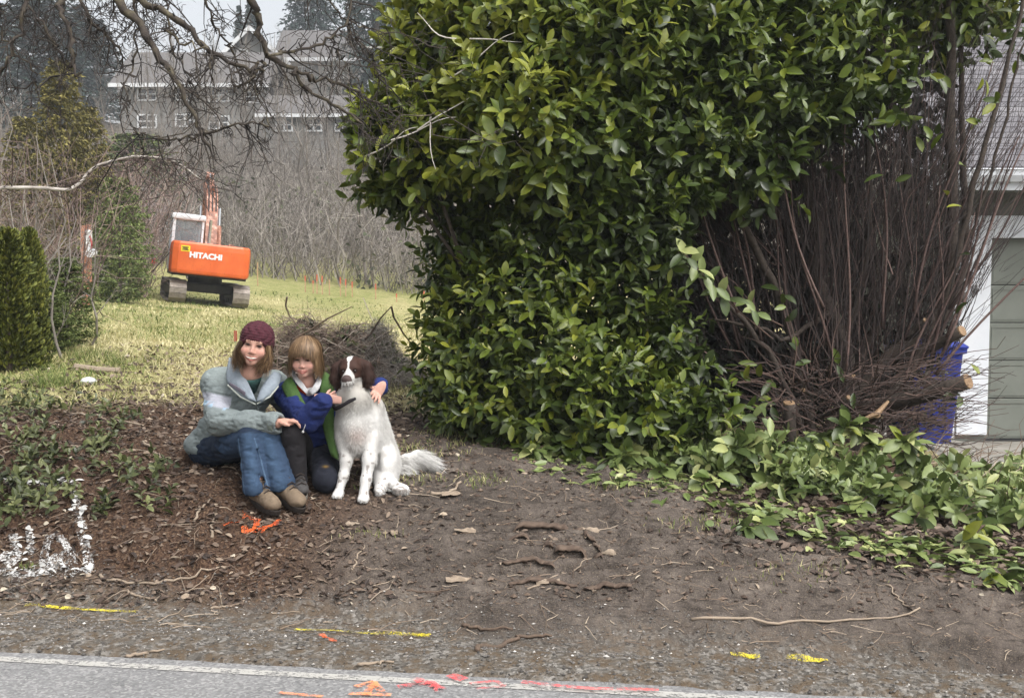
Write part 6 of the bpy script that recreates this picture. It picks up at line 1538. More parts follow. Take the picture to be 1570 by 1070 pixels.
def patch(rows, th, name, col_, mat, par, sub=4):
    """a thin curved cloth flap from rows of points"""
    G = np.array(rows, float); r0, c0 = G.shape[:2]
    def up(Gx, ax, n):
        s = np.linspace(0, Gx.shape[ax] - 1, n); i = np.clip(np.floor(s).astype(int), 0, Gx.shape[ax] - 2); t_ = s - i; a, b = np.take(Gx, i, ax), np.take(Gx, i + 1, ax); sh = [1, 1, 1]; sh[ax] = n
        return a * (1 - t_.reshape(sh)) + b * t_.reshape(sh)
    G = up(up(G, 0, (r0 - 1) * sub + 1), 1, (c0 - 1) * sub + 1)
    for _ in range(3):
        G[1:-1, :] = (G[:-2, :] + 2 * G[1:-1, :] + G[2:, :]) / 4; G[:, 1:-1] = (G[:, :-2] + 2 * G[:, 1:-1] + G[:, 2:]) / 4
    r, c = G.shape[:2]; N = nrm(np.cross(np.gradient(G, axis=0), np.gradient(G, axis=1))); V = np.concatenate([(G + N * th / 2).reshape(-1, 3), (G - N * th / 2).reshape(-1, 3)]); ii = np.arange(r * c).reshape(r, c)
    q = np.stack([ii[:-1, :-1], ii[:-1, 1:], ii[1:, 1:], ii[1:, :-1]], -1).reshape(-1, 4); Fq = [q, q[:, ::-1] + r * c]
    ring = np.concatenate([ii[0, :-1], ii[:-1, -1], ii[-1, :0:-1], ii[:0:-1, 0]]); nx_ = np.roll(ring, -1); Fq.append(np.stack([ring, nx_, nx_ + r * c, ring + r * c], 1)[:, ::-1])
    return painted(name, V, np.concatenate(Fq), col_, mat, par)
def boot(par, heel, toe, ankle, S, col_, sole_c, mat):
    """a laced ankle boot: upper, sole, laces"""
    heel, toe, ankle = map(np.array, (heel, toe, ankle)); d = nrm(toe - heel); up = nrm(np.array([0, 0, 1.0]) - d * d[2]); s = np.cross(d, up); L = np.linalg.norm(toe - heel); lo, hi = np.minimum(np.minimum(heel, toe), ankle) - .12, np.maximum(np.maximum(heel, toe), ankle) + .12
    f = Field(lo, hi, .005); f.cap(heel + d * .03 + up * .05, ankle, .046 * S, .048 * S, .03); f.cap(heel + d * .03 + up * .035, heel + d * (L - .06) + up * .032, .042 * S, .044 * S, .03); f.ell(heel + d * (L - .055) + up * .036, [.058 * S, .047 * S, .036 * S], np.column_stack([d, s, up]), .03); f.cap(heel + d * .08 + up * .075, heel + d * (L - .09) + up * .05, .034 * S, .03 * S, .03)
    f.plane(heel + up * .012, -up); V, Fq = f.mesh(3); V = cloth_disp(V, Fq, .004, (30, 30, 30), 3); C = np.tile(L3(*col_), (len(V), 1)); hgt = (V - heel) @ up; C = blend(C, .6 * (vnoise3(V * 40, 5) - .25) * sstep(.07, .02, hgt), L3(70, 58, 48)); C = blend(C, sstep(.085, .10, hgt) * .75, L3(58, 52, 48))
    painted('boot', V, Fq, C, mat, par); bo = [o for o in par.children if o.name.startswith('boot')][-1]
    n = 22; th = np.arange(n) * 2 * np.pi / n; cen = (heel + toe) / 2; a_ = L / 2 + .012
    prof = lambda z, k: [cen + d * (a_ * k * math.cos(q)) + s * ((.046 + .008 * math.cos(q)) * S * k * np.sign(math.sin(q)) * abs(math.sin(q)) ** .8) + up * z for q in th]
    mb = MB(); loft(mb, [prof(-.016, .97), prof(-.010, 1.0), prof(.012, 1.02), prof(.018, .98)]); painted('sole', mb.V[0], mb.F[0], L3(*sole_c), mat, bo, False, None)
    for k in range(4):
        p = heel + d * (.085 + .026 * k) + up * (.130 - .0175 * k); mb = MB(); tube(mb, [p - s * .026 - up * .012, p + up * .004, p + s * .026 - up * .012], .0042, 5); painted('lace', mb.V[0], mb.F[0], L3(52, 44, 40), mat, bo)
# ------------------------------------------------------------------ woman
g0 = ground_at(340, 716)
wom = thing('person', g0, 'woman in maroon knitted hat, grey-green jacket and jeans sitting on the leafy bank', 'person')
HW_ = Head(A(392, 530, 6.64), 1.05, 11, 4, -4)
hipR, hipL = A(322, 690, 6.96), A(364, 690, 6.99); pel = A(340, 684, 7.0)
kneeR, kneeL = A(385, 672, 6.50), A(413, 672, 6.53); ankR, ankL = A(394, 750, 6.40), A(432, 744, 6.44)
chest, abdo = A(366, 606, 6.86), A(350, 652, 6.94); neck = HW_(0, -.15, -.035)
shR, shL = A(332, 588, 6.86), A(420, 590, 6.88); elR, wrR = A(336, 646, 6.62), A(426, 649, 6.47); elL, wrL = A(452, 640, 7.08), A(500, 650, 7.10)
f = Field(np.min([pel, hipR, kneeR, ankR, HW_.c, elR, wrR], 0) - [.26, .35, .16], np.max([pel, ankL, HW_.c, wrL, wrR], 0) + [.2, .25, .24], .0045)
build_head(f, HW_, True)
f.cap(neck, chest + [0, 0, .07], .056, .07, .04); f.cap(shR, shL, .055, .055, .05); f.ell(chest, (.15, .11, .15), None, .05); f.cap(chest, abdo, .12, .115, .05); f.cap(abdo, pel, .12, .13, .05); f.cap(hipR, hipL, .09, .09, .05)
f.chain([shR, elR, wrR], [.05, .04, .027], .02); f.chain([shL, elL, wrL], [.05, .04, .027], .02)
f.chain([hipR, kneeR, ankR], [.08, .055, .04], .02); f.chain([hipL, kneeL, ankL], [.08, .055, .04], .02)
hd = nrm(A(447, 645, 6.47) - wrR); hand(f, wrR + hd * .004, hd, nrm(np.cross(hd, [0, 0, 1.0])), [.1, -.25, 1], .98, 1.0, 1)
V, Fq = f.mesh(1); C = np.tile(L3(196, 152, 135), (len(V), 1)); C = face_paint(C, HW_, V, L3(166, 84, 80), L3(200, 122, 110))
q = HW_.loc(V); C = blend(C, (q[:, 1] > .055) | ((q[:, 2] < -.0) & (q[:, 1] > -.06)), L3(80, 58, 42)); 
painted('body', V, Fq, C, M['skin'], wom)
eyes(HW_, wom, (58, 48, 40), .0036); brows(HW_, wom, L3(128, 92, 72), .0018)
mb = MB(); P = [HW_(x, -.0705 + 6.5 * x * x, .0868 - 9 * x * x) for x in np.linspace(-.029, .029, 9)]; tube(mb, P, np.array([.0018, .0034, .0046, .0052, .0054, .0052, .0046, .0034, .0018]), 6); painted('teeth', mb.V[0], mb.F[0], L3(206, 198, 188), M['eye'], wom)
# knitted hat
f = Field(HW_.c - .24, HW_.c + .26, .004); f.ell(HW_(0, .048, -.014), np.array([.093, .092, .110]) * 1.04, HW_.R, .01); f.ell(HW_(0, .012, -.03), np.array([.094, .07, .108]) * 1.04, HW_.R, .02)
f.plane(HW_(0, .030, .09), -(HW_.R @ nrm(np.array([0, 1, -.60])))); f.plane(HW_(0, -.035, 0), -(HW_.R @ np.array([0, 1., 0])))
V, Fq = f.mesh(2); N = vnormals(V, Fq); q = HW_.loc(V); th = np.arctan2(q[:, 0], q[:, 2]); cab = np.abs(np.sin(th * 5 + 1.1 * np.sin(q[:, 1] * 75))) ; rib = np.sin(th * 46)
hb_ = q[:, 1] - .60 * (q[:, 2] - .09) + .024
V = V + N * (np.where(hb_ < .062, .0018 * rib + .003, .006 * (cab - .5) + .0012 * np.sin(q[:, 1] * 420)))[:, None]
C = np.tile(L3(88, 46, 56), (len(V), 1)); C = blend(C, .35 * (1 - cab) * (hb_ > .062), L3(58, 30, 38)); painted('knitted_hat', V, Fq, C, M['knit'], wom)
# hair falling from under the hat
def side_hair(H, n, side, name, par):
    r_ = rp; t_ = np.linspace(0, 1, 9); x0 = side * r_.uniform(.056, .080, n); z0 = r_.uniform(-.05, .052, n) - .0; x0 = np.where(z0 > .02, side * r_.uniform(.066, .082, n), x0)
    P = np.zeros((n, 9, 3)); ln = r_.uniform(.11, .185, n); ph = r_.uniform(0, 6.28, n); cl = r_.integers(0, 7, n)
    inw = r_.uniform(-.050, .022, n); P[:, :, 0] = x0[:, None] + side * (.014 * np.sin(t_ * 2.6)[None] + inw[:, None] * np.clip(t_[None] * 1.5 - .5, 0, 1) ** .8) + (.006 * np.sin(t_[None] * 6 + cl[:, None] * 1.3 + ph[:, None] * .35)) + .008 * r_.normal(size=(n, 1)) * t_[None]
    P[:, :, 1] = (.045 - .03 * (z0 > .02))[:, None] - ln[:, None] * t_[None]; P[:, :, 2] = z0[:, None] + .02 * t_[None] + .006 * np.sin(t_[None] * 6 + ph[:, None])
    W = H.c + H.s * P @ H.R.T; cols = np.array([L3(104, 80, 58), L3(136, 108, 78), L3(84, 64, 48), L3(160, 134, 102)])[r_.choice(4, n, p=[.4, .25, .25, .1])] * r_.uniform(.8, 1.15, (n, 1))
    return W, cols
W1, c1 = side_hair(HW_, 1300, -1, 'hair', wom); W2, c2 = side_hair(HW_, 1300, 1, 'hair', wom); W = np.concatenate([W1, W2]); strands(W[:, 0] - HW_.c, W, .0017, np.concatenate([c1, c2]), 'hair', wom, M['hairm'])
# back mass of hair
f = Field(HW_.c - .28, HW_.c + .2, .006); f.ell(HW_(0, -.05, -.04), np.array([.082, .11, .055]), HW_.R, .02); V, Fq = f.mesh(2); painted('hair', V, Fq, L3(78, 56, 42), M['hairm'], wom)
# shirt in the open neck
f = Field(neck - .2, neck + .2, .006); f.cap(neck + [0, -.0, -.03], chest + [0.01, -.03, .03], .058, .10, .03); f.plane(neck + [0, 0, -.022], [0, -.45, 1]); V, Fq = f.mesh(2); painted('shirt', V, Fq, L3(72, 108, 104), M['cloth'], wom)
# jacket
f = Field(np.min([pel, elR, wrR], 0) - [.24, .2, .14], np.max([shR, shL, wrL, chest], 0) + [.16, .25, .16], .006)
f.ell(chest, (.172, .135, .165), None, .06); f.cap(chest + [0, .0, -.02], abdo, .155, .150, .06); f.cap(abdo, pel + [-.02, .0, .015], .150, .165, .05); f.ell(pel + [-.03, .02, .01], (.20, .165, .10), None, .04)
f.cap(shR, shL, .072, .072, .06); f.chain([shR, elR], [.083, .075], .04); f.chain([elR, elR * .5 + wrR * .5, wrR + (elR - wrR) * .04], [.075, .070, .058], .03); f.chain([shL, elL, wrL], [.078, .068, .06], .03)
f.cap(neck, neck + [0, -.05, .12], .045, .07, .03, True); f.cap(HW_(0, -.13, .03), HW_(.01, -.30, .10), .030, .012, .03, True)
f.cap(wrR - (elR - wrR) * .0, wrR - (elR - wrR) * .2, .045, .05, .006, True)
f.plane(pel + [0, 0, -.075], [0, .15, -1])
V, Fq = f.mesh(2); V = cloth_disp(V, Fq, .022, (7, 9, 15), 21); V = cloth_disp(V, Fq, .014, (16, 20, 36), 22)
px_, py_ = to_px(V); C = np.tile(L3(124, 133, 133), (len(V), 1)); ax = nrm(elR - shR); tA = (V - shR) @ ax / np.linalg.norm(elR - shR); rA = np.linalg.norm((V - shR) - ((V - shR) @ ax)[:, None] * ax, axis=1)
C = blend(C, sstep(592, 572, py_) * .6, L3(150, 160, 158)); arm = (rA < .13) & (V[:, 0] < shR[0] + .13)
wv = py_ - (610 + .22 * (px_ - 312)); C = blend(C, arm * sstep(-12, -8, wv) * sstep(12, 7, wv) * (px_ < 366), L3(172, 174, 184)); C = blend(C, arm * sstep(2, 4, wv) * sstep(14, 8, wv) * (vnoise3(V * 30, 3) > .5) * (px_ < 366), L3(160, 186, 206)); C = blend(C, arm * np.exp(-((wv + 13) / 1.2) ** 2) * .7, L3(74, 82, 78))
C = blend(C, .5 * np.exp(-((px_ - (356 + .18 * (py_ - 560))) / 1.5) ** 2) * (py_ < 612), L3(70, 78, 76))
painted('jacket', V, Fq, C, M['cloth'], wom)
# cuff
d = nrm(wrR - elR); a = nrm(np.cross(d, [0, 0, 1.0])); b = np.cross(a, d); th = np.arange(18) * 2 * np.pi / 18; rg = lambda o_, r_: [wrR + d * o_ + r_ * (math.cos(t_) * a + math.sin(t_) * b) for t_ in th]
mb = MB(); loft(mb, [rg(-.035, .060), rg(-.012, .060), rg(-.006, .054), rg(-.012, .046), rg(-.035, .044)], caps=False); painted('cuff', mb.V[0], mb.F[0], L3(104, 112, 104), M['cloth'], wom)
# open collar flaps, pale lining outward
lc = L3(146, 156, 166)
patch([[A(393, 616, 6.585), A(385, 596, 6.60), A(376, 578, 6.62), A(362, 560, 6.68), A(360, 547, 6.78)], [A(380, 610, 6.575), A(370, 597, 6.585), A(361, 586, 6.60), A(354, 570, 6.66), A(354, 550, 6.77)], [A(391, 620, 6.60), A(368, 608, 6.61), A(349, 590, 6.63), A(347, 572, 6.69), A(352, 548, 6.79)]], .008, 'collar', lc, M['cloth'], wom)
patch([[A(393, 616, 6.585), A(399, 598, 6.60), A(408, 582, 6.63), A(420, 570, 6.70)], [A(404, 612, 6.575), A(412, 600, 6.59), A(418, 588, 6.62), A(428, 572, 6.70)], [A(396, 620, 6.60), A(414, 608, 6.61), A(427, 592, 6.64), A(432, 576, 6.72)]], .008, 'collar', lc, M['cloth'], wom)
mb = MB(); tube(mb, [A(349, 590, 6.622), A(368, 608, 6.60), A(392, 620, 6.588), A(414, 608, 6.60), A(427, 592, 6.632)], .0045, 6); painted('collar_piping', mb.V[0], mb.F[0], L3(196, 200, 190), M['cloth'], wom)
mb = MB(); tube(mb, [A(393, 618, 6.585), A(396, 640, 6.60), A(398, 655, 6.63)], .0045, 6); painted('zip', mb.V[0], mb.F[0], L3(66, 72, 70), M['cloth'], wom)
patch([[A(352, 586, 6.585), A(366, 594, 6.57), A(376, 601, 6.565)], [A(352, 591, 6.590), A(366, 600, 6.575), A(376, 607, 6.57)]], .005, 'collar_tab', L3(112, 106, 118), M['cloth'], wom)
# jeans
f = Field(np.min([pel, hipR, kneeR, ankR], 0) - [.2, .14, .16], np.max([hipL, kneeL, ankL, pel], 0) + [.18, .25, .16], .006)
f.ell(pel + [-.02, .02, -.03], (.19, .16, .115), None, .05); f.chain([hipR, hipR * .45 + kneeR * .55 + [0, 0, .0], kneeR], [.108, .094, .078], .03); f.chain([hipL, kneeL], [.105, .078], .03)
f.chain([kneeR, kneeR * .4 + ankR * .6, ankR + [0, 0, .01]], [.078, .072, .078], .014); f.chain([kneeL, kneeL * .4 + ankL * .6, ankL + [0, 0, .01]], [.076, .070, .076], .014)
for sgn in (0,): f.cap((kneeR + kneeL) / 2 + [0, -.090, -.05], (ankR + ankL) / 2 + [0, -.088, -.02], .008, .014, .010, True)
f.cap(ankR + [0, 0, .03], ankR - [0, 0, .1], .060, .07, .004, True); f.cap(ankL + [0, 0, .03], ankL - [0, 0, .1], .058, .07, .004, True)
V, Fq = f.mesh(2); 
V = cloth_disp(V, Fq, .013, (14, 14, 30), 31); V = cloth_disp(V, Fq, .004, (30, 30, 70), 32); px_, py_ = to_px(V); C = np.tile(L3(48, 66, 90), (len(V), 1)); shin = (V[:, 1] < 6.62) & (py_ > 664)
C = blend(C, (~shin) * 1.0, L3(30, 43, 62));  # thighs darker: the shadow on them is put into the denim colour
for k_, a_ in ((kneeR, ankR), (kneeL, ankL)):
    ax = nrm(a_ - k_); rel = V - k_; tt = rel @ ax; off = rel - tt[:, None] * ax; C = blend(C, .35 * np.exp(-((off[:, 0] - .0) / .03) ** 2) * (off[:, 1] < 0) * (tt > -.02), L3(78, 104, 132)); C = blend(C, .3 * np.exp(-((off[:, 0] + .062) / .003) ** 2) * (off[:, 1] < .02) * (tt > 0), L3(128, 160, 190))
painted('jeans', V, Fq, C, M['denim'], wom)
for ank, h_, t_ in ((ankR, (380, 772), (421, 774)), (ankL, (421, 765), (456, 768))):
    hp, tp = np.array(ground_at(*h_)), np.array(ground_at(*t_)); hp = np.array([ank[0] - .03, ank[1] + .045, 0]); tp = hp + np.array([.165, -.165, 0]); hp[2] = gz(hp[0], hp[1]) + .022; tp[2] = gz(tp[0], tp[1]) + .034; boot(wom, hp, tp, ank + [0, 0, .02], .98, (124, 108, 90), (46, 40, 36), M['suede'])

# ------------------------------------------------------------------ boy
g0 = ground_at(470, 745)
boy = thing('person', g0, 'boy in a blue jacket with green lining kneeling with arms round the dog', 'person')
HB_ = Head(A(468, 550, 6.68), .93, 2, -2, 3)
pel = A(476, 690, 6.90); chest = A(470, 618, 6.82); neck = HB_(0, -.15, -.035); shR, shL = A(440, 604, 6.80), A(501, 602, 6.84)
elR, wrR = A(474, 642, 6.52), A(497, 614, 6.42); elL, wrL = A(545, 618, 7.02), A(583, 592, 6.84)
hipR, hipL = A(464, 694, 6.90), A(488, 694, 6.92); kneeR, ankR = A(449, 664, 6.52), A(455, 738, 6.56); kneeL = A(500, 733, 6.60); ankL = kneeL + np.array([-.03, .40, .02])
f = Field(np.min([shR, pel, kneeR, ankR, wrR, kneeL], 0) - [.12, .14, .14], np.max([HB_.c, wrL, ankL, pel], 0) + [.16, .16, .22], .0045)
build_head(f, HB_, False, 1.0)
f.cap(neck, chest + [0, 0, .06], .045, .06, .03); f.cap(shR, shL, .04, .04, .04); f.ell(chest, (.11, .08, .12), None, .04); f.cap(chest, pel, .09, .09, .04)
f.chain([shR, elR, wrR], [.04, .032, .022], .02); f.chain([shL, elL, wrL], [.04, .032, .022], .02); f.chain([hipR, kneeR, ankR], [.065, .045, .032], .02); f.chain([hipL, kneeL, ankL], [.065, .045, .032], .02)
d = nrm(A(514, 606, 6.50) - wrR); hand(f, wrR, d, [0, 0, -1.0], [-.2, -1, .2], .74, .5, -1)
d = nrm(A(571, 618, 6.60) - A(581, 597, 6.76)); hand(f, A(581, 596, 6.76), d, nrm(np.cross(d, [.25, -1, .1])), [.25, -1, .1], .86, .30, 1, .3)
f.cap(wrL, A(581, 596, 6.76), .022, .022, .01)
V, Fq = f.mesh(1); C = np.tile(L3(200, 157, 142), (len(V), 1)); C = face_paint(C, HB_, V, L3(176, 88, 84), L3(206, 124, 110))
q = HB_.loc(V); C = blend(C, (q[:, 1] > .035) | ((q[:, 2] < .01) & (q[:, 1] > -.07)), L3(96, 72, 52))
lm_ = np.exp(-((q[:, 1] + .0715) / .0022) ** 2) * (np.abs(q[:, 0]) < .025) * (q[:, 2] > .06); C = blend(C, lm_ * .9, L3(96, 40, 40))
painted('body', V, Fq, C, M['skin'], boy); eyes(HB_, boy, (50, 40, 34), .0040); brows(HB_, boy, L3(120, 92, 68), .002)
# bowl-cut hair
n = 6500; m = 12; az = rp.uniform(-np.pi, np.pi, n); t_ = np.linspace(0, 1, m); fr = np.exp(-(az / 1.02) ** 8)                 # 0 = front
yend = np.where(fr > .5, .040 - .030 * (np.abs(az) / .95) ** 3 + .010 * np.sin(az * 7 + 1) * (np.abs(az) < .9), -.072 - .02 * np.cos(az)) + rp.normal(size=n) * np.where(fr > .5, .011, .022); lay = rp.uniform(.99, 1.10, n); P = np.zeros((n, m, 3))
ytop = .045 + .098; az2 = az + .16 * rp.normal(size=n)
for j, s in enumerate(t_):
    y = ytop - (ytop - yend) * (s ** 1.5); yy = np.maximum(y, .035); rr = np.sqrt(np.clip(1 - ((yy - .045) / .1) ** 2, .0, 1)); wx, wz = .092 * rr * lay, .112 * rr * lay
    k_ = np.clip((.035 - y) / .12, 0, 1); P[:, j, 0] = np.sin(az2) * (wx + .004 * np.sin(k_ * 3) + .016 * k_ * k_); P[:, j, 1] = y; P[:, j, 2] = np.cos(az2) * wz - .014 - k_ * .01 + .012 * fr * s
P += .0028 * rp.normal(size=(n, 1, 3)) + (.012 * rp.normal(size=(n, 1, 3)) * (rp.random((n, 1, 1)) < .10)) * t_[None, :, None]; P[:, :, 0] += .006 * (vnoise(az[:, None] * 6, t_[None] * 2.5, 3) - .5) * 2 * t_[None]; P[:, :, 2] += .005 * (vnoise(az[:, None] * 9, t_[None] * 3, 4) - .5) * 2; Wd = HB_.c + HB_.s * P @ HB_.R.T
cols = np.array([L3(110, 86, 60), L3(134, 106, 76), L3(92, 70, 50), L3(158, 130, 98)])[rp.choice(4, n, p=[.4, .28, .22, .1])] * rp.uniform(.85, 1.1, (n, 1)); strands(Wd[:, m // 2] - HB_.c, Wd, .0017, cols, 'hair', boy, M['hairm'])
f = Field(HB_.c - .2, HB_.c + .22, .005); f.ell(HB_(0, .048, -.018), np.array([.083, .090, .100]) * .94, HB_.R, .01); f.ell(HB_(0, -.02, -.045), np.array([.078, .085, .06]) * .94, HB_.R, .02); f.plane(HB_(0, .05, .04), HB_.R @ nrm(np.array([0, -.6, 1.0]))); V, Fq = f.mesh(2); painted('hair', V, Fq, L3(92, 68, 48), M['hairm'], boy)
# orange pullover, white polo collar
f = Field(chest - .3, chest + .3, .006); f.ell(chest + [.005, -.01, 0], (.118, .092, .125), None, .04); f.cap(chest, pel + [0, 0, .02], .098, .10, .04); f.cap(neck + [0, -.01, -.02], chest, .05, .08, .03); f.plane(neck + [0, 0, -.02], [0, -.5, 1]); V, Fq = f.mesh(2); V = cloth_disp(V, Fq, .006, (16, 16, 16), 41)
px_, py_ = to_px(V); C = np.tile(L3(196, 72, 34), (len(V), 1)); C = blend(C, sstep(640, 655, py_), L3(150, 144, 130)); C = blend(C, (np.abs(px_ - 474) < 4.5 + .0 * py_) * sstep(612, 604, py_) * (V[:, 1] < neck[1]), L3(206, 206, 206)); painted('pullover', V, Fq, C, M['cloth'], boy)
wc = L3(214, 214, 216)
patch([[A(473, 600, 6.665), A(464, 586, 6.66), A(452, 574, 6.70), A(452, 566, 6.80)], [A(470, 604, 6.66), A(458, 592, 6.65), A(449, 580, 6.69), A(448, 568, 6.80)]], .007, 'shirt_collar', wc, M['cloth'], boy)
patch([[A(474, 600, 6.665), A(482, 590, 6.66), A(487, 580, 6.70), A(488, 570, 6.80)], [A(479, 606, 6.66), A(489, 598, 6.65), A(493, 586, 6.69), A(492, 572, 6.80)]], .007, 'shirt_collar', wc, M['cloth'], boy)
# blue jacket, worn open
f = Field(np.min([shR, elR, wrR, pel], 0) - [.16, .14, .12], np.max([shL, wrL, chest, pel], 0) + [.14, .2, .2], .006)
f.ell(chest + [0, .015, 0], (.150, .115, .145), None, .05); f.cap(chest, pel + [0, .02, .05], .125, .145, .05); f.cap(shR, shL, .06, .06, .05); f.chain([shR, elR], [.072, .070], .03); f.chain([elR, wrR + (elR - wrR) * .08], [.070, .050], .03); f.chain([shL, elL, wrL], [.068, .058, .05], .03)
# open front
f.cap(neck + [.01, -.10, .06], A(478, 640, 6.62), .055, .062, .02, True); f.cap(A(478, 640, 6.62), A(486, 720, 6.68), .062, .075, .02, True); f.cap(neck, neck + [0, -.04, .12], .05, .06, .02, True)
f.plane(pel + [0, 0, .0], [.35, -.2, -1]); V, Fq = f.mesh(2)
V = cloth_disp(V, Fq, .016, (9, 11, 17), 51); V = cloth_disp(V, Fq, .010, (20, 24, 40), 52); C = np.tile(L3(30, 42, 92), (len(V), 1)); C = blend(C, .5 * (vnoise3(V * 9, 8)), L3(38, 58, 122)); painted('jacket', V, Fq, C, M['cloth'], boy)
gc = L3(70, 98, 50)
patch([[A(447, 577, 6.70), A(455, 594, 6.655), A(464, 612, 6.63), A(473, 628, 6.62)], [A(440, 580, 6.70), A(444, 596, 6.64), A(452, 614, 6.61), A(464, 628, 6.605)], [A(432, 592, 6.72), A(437, 603, 6.655), A(446, 620, 6.62), A(460, 632, 6.61)]], .010, 'jacket_lining', gc, M['cloth'], boy)
dg = np.array([gc, gc, gc * .75, gc * .6, gc * .5])
patch([[A(494, 568, 6.78), A(491, 592, 6.68), A(491, 625, 6.655), A(496, 660, 6.65), A(508, 698, 6.60)], [A(504, 574, 6.76), A(502, 598, 6.66), A(502, 630, 6.63), A(508, 665, 6.61), A(516, 704, 6.58)], [A(514, 584, 6.78), A(513, 606, 6.69), A(512, 636, 6.66), A(519, 670, 6.63), A(526, 708, 6.60)]], .010, 'jacket_lining', gc, M['cloth'], boy)
mb = MB(); tube(mb, [A(515, 582, 6.775), A(514.5, 606, 6.685), A(513.5, 636, 6.65), A(520.5, 670, 6.622), A(527, 709, 6.592)], .006, 6); painted('jacket_edge', mb.V[0], mb.F[0], L3(40, 58, 124), M['cloth'], boy)
mb = MB(); tube(mb, [A(464, 634, 6.45), A(468, 641, 6.44), A(468, 652, 6.44), A(465, 660, 6.445)], .0022, 5); V, Fq = mb.V[0], mb.F[0]; painted('draw_cord', V, Fq, L3(190, 190, 190), M['cloth'], boy)
V, Fq = ball(A(464.5, 662, 6.445), .007); painted('cord_stop', V, Fq, L3(206, 206, 206), M['cloth'], boy)
# dark trousers
f = Field(np.min([pel, kneeR, ankR, kneeL, hipR], 0) - [.15, .14, .16], np.max([pel, kneeL, ankL, hipL, kneeR], 0) + [.16, .14, .14], .006)
f.ell(pel, (.135, .12, .10), None, .04); f.chain([hipR, kneeR], [.086, .068], .02); f.chain([kneeR, ankR], [.068, .060], .012); f.chain([hipL, kneeL], [.090, .076], .02); f.chain([kneeL + [0, .02, -.005], ankL], [.070, .055], .02); f.ell(kneeL + [0, -.012, -.01], (.074, .06, .075), None, .02)
V, Fq = f.mesh(2); V = cloth_disp(V, Fq, .009, (18, 18, 26), 61); C = np.tile(L3(36, 34, 37), (len(V), 1)); px_, py_ = to_px(V); C = blend(C, (px_ > 478) * .6, L3(32, 38, 52)); C = blend(C, np.exp(-(((px_ - 499) / 4) ** 2 + ((py_ - 715) / 1.8) ** 2)) * (V[:, 1] < 6.62) * .8, L3(150, 120, 60)); painted('trousers', V, Fq, C, M['denim'], boy)
hp = np.array([ankR[0] - .01, ankR[1] + .05, 0]); tp = hp + np.array([.07, -.19, 0]); hp[2] = gz(hp[0], hp[1]) + .02; tp[2] = gz(tp[0], tp[1]) + .03; boot(boy, hp, tp, ankR + [0, 0, .0], .8, (74, 72, 72), (120, 116, 108), M['suede'])
hp = ankL + np.array([0, .03, .05]); boot(boy, hp, hp + np.array([0, .02, -.13]), ankL, .75, (74, 72, 72), (120, 116, 108), M['suede'])

# ------------------------------------------------------------------ dog
g0 = ground_at(565, 757)
dog = thing('dog', g0, 'white spaniel-like dog with dark brown head patches and a white blaze sitting beside the boy', 'dog')
f = Field(A(500, 760, 6.3) - [.1, .1, .12], A(680, 540, 7.1) + [.06, .1, .12], .005)
HC = A(539, 567, 6.56); HD_ = frame(-3, -3, 4); hl = lambda x, y, z: HC + HD_ @ np.array([x, y, z])
def dell(px, py, Y, r, k=.04, rot=None): f.ell(A(px, py, Y), r, rot, k)
dell(546, 652, 6.64, (.106, .13, .175)); f.cap(hl(0, -.04, -.03), A(545, 638, 6.64), .074, .104, .06); dell(540, 612, 6.56, (.098, .07, .075), .05)
f.cap(A(562, 628, 6.76), A(584, 706, 6.92), .108, .120, .06); dell(570, 662, 6.66, (.06, .085, .13), .04); dell(526, 662, 6.66, (.045, .075, .11), .04)
dell(595, 714, 6.80, (.068, .15, .115), .04); dell(592, 735, 6.72, (.06, .12, .06), .03); f.cap(A(598, 742, 6.70), A(618, 749, 6.58), .036, .024, .03); dell(614, 749, 6.58, (.050, .055, .022), .02); dell(582, 751, 6.58, (.030, .06, .022), .02); f.cap(A(582, 750, 6.60), A(584, 725, 6.75), .026, .05, .03)
lpw = A(557, 764, 6.46); lpw[2] = gz(lpw[0], lpw[1]) + .02; rpw = A(518, 749, 6.52); rpw[2] = gz(rpw[0], rpw[1]) + .02
f.chain([A(568, 672, 6.60), A(566, 705, 6.55), A(561, 735, 6.51), lpw + [0, .02, .03]], [.050, .038, .028, .027], .025); f.ell(lpw, (.034, .050, .022), None, .02)
f.chain([A(527, 668, 6.60), A(531, 705, 6.58), A(527, 728, 6.56), rpw + [.005, .015, .02]], [.044, .034, .026, .024], .025); f.ell(rpw, (.032, .046, .020), None, .02)
for c_ in (lpw, rpw):
    for t_ in (-1.5, -.5, .5, 1.5): f.ell(c_ + [t_ * .014, -.040 + abs(t_) * .006, -.004], (.0085, .014, .013), None, .004)
f.ell(hl(0, .012, -.01), (.072, .066, .088), HD_, .02); f.ell(hl(0, -.018, .028), (.052, .046, .055), HD_, .03); f.cap(hl(0, -.030, .075), hl(0, -.034, .152), .036, .031, .02); f.cap(hl(0, -.056, .06), hl(0, -.064, .140), .024, .020, .008); f.ell(hl(0, -.024, .174), (.0140, .0105, .011), HD_, .005)
for m in (-1, 1):
    f.ell(hl(m * .034, .018, .060), (.018, .014, .018), HD_, .02); f.ell(hl(m * .034, .004, .079), (.011, .009, .008), HD_, .008, True)
    f.chain([hl(m * .062, .040, -.018), hl(m * .090, .015, -.010), hl(m * .100, -.040, .0), hl(m * .092, -.082, .006)], [.022, .028, .030, .016], .012)
TP = [A(610, 738, 6.98), A(612, 722, 7.0), A(622, 706, 7.02), A(640, 700, 7.02), A(655, 706, 7.02), A(666, 713, 7.02)]; f.chain(TP, [.040, .040, .036, .036, .026, .010], .03)
V, Fq = f.mesh(2); q = (V - HC) @ HD_; px_, py_ = to_px(V)
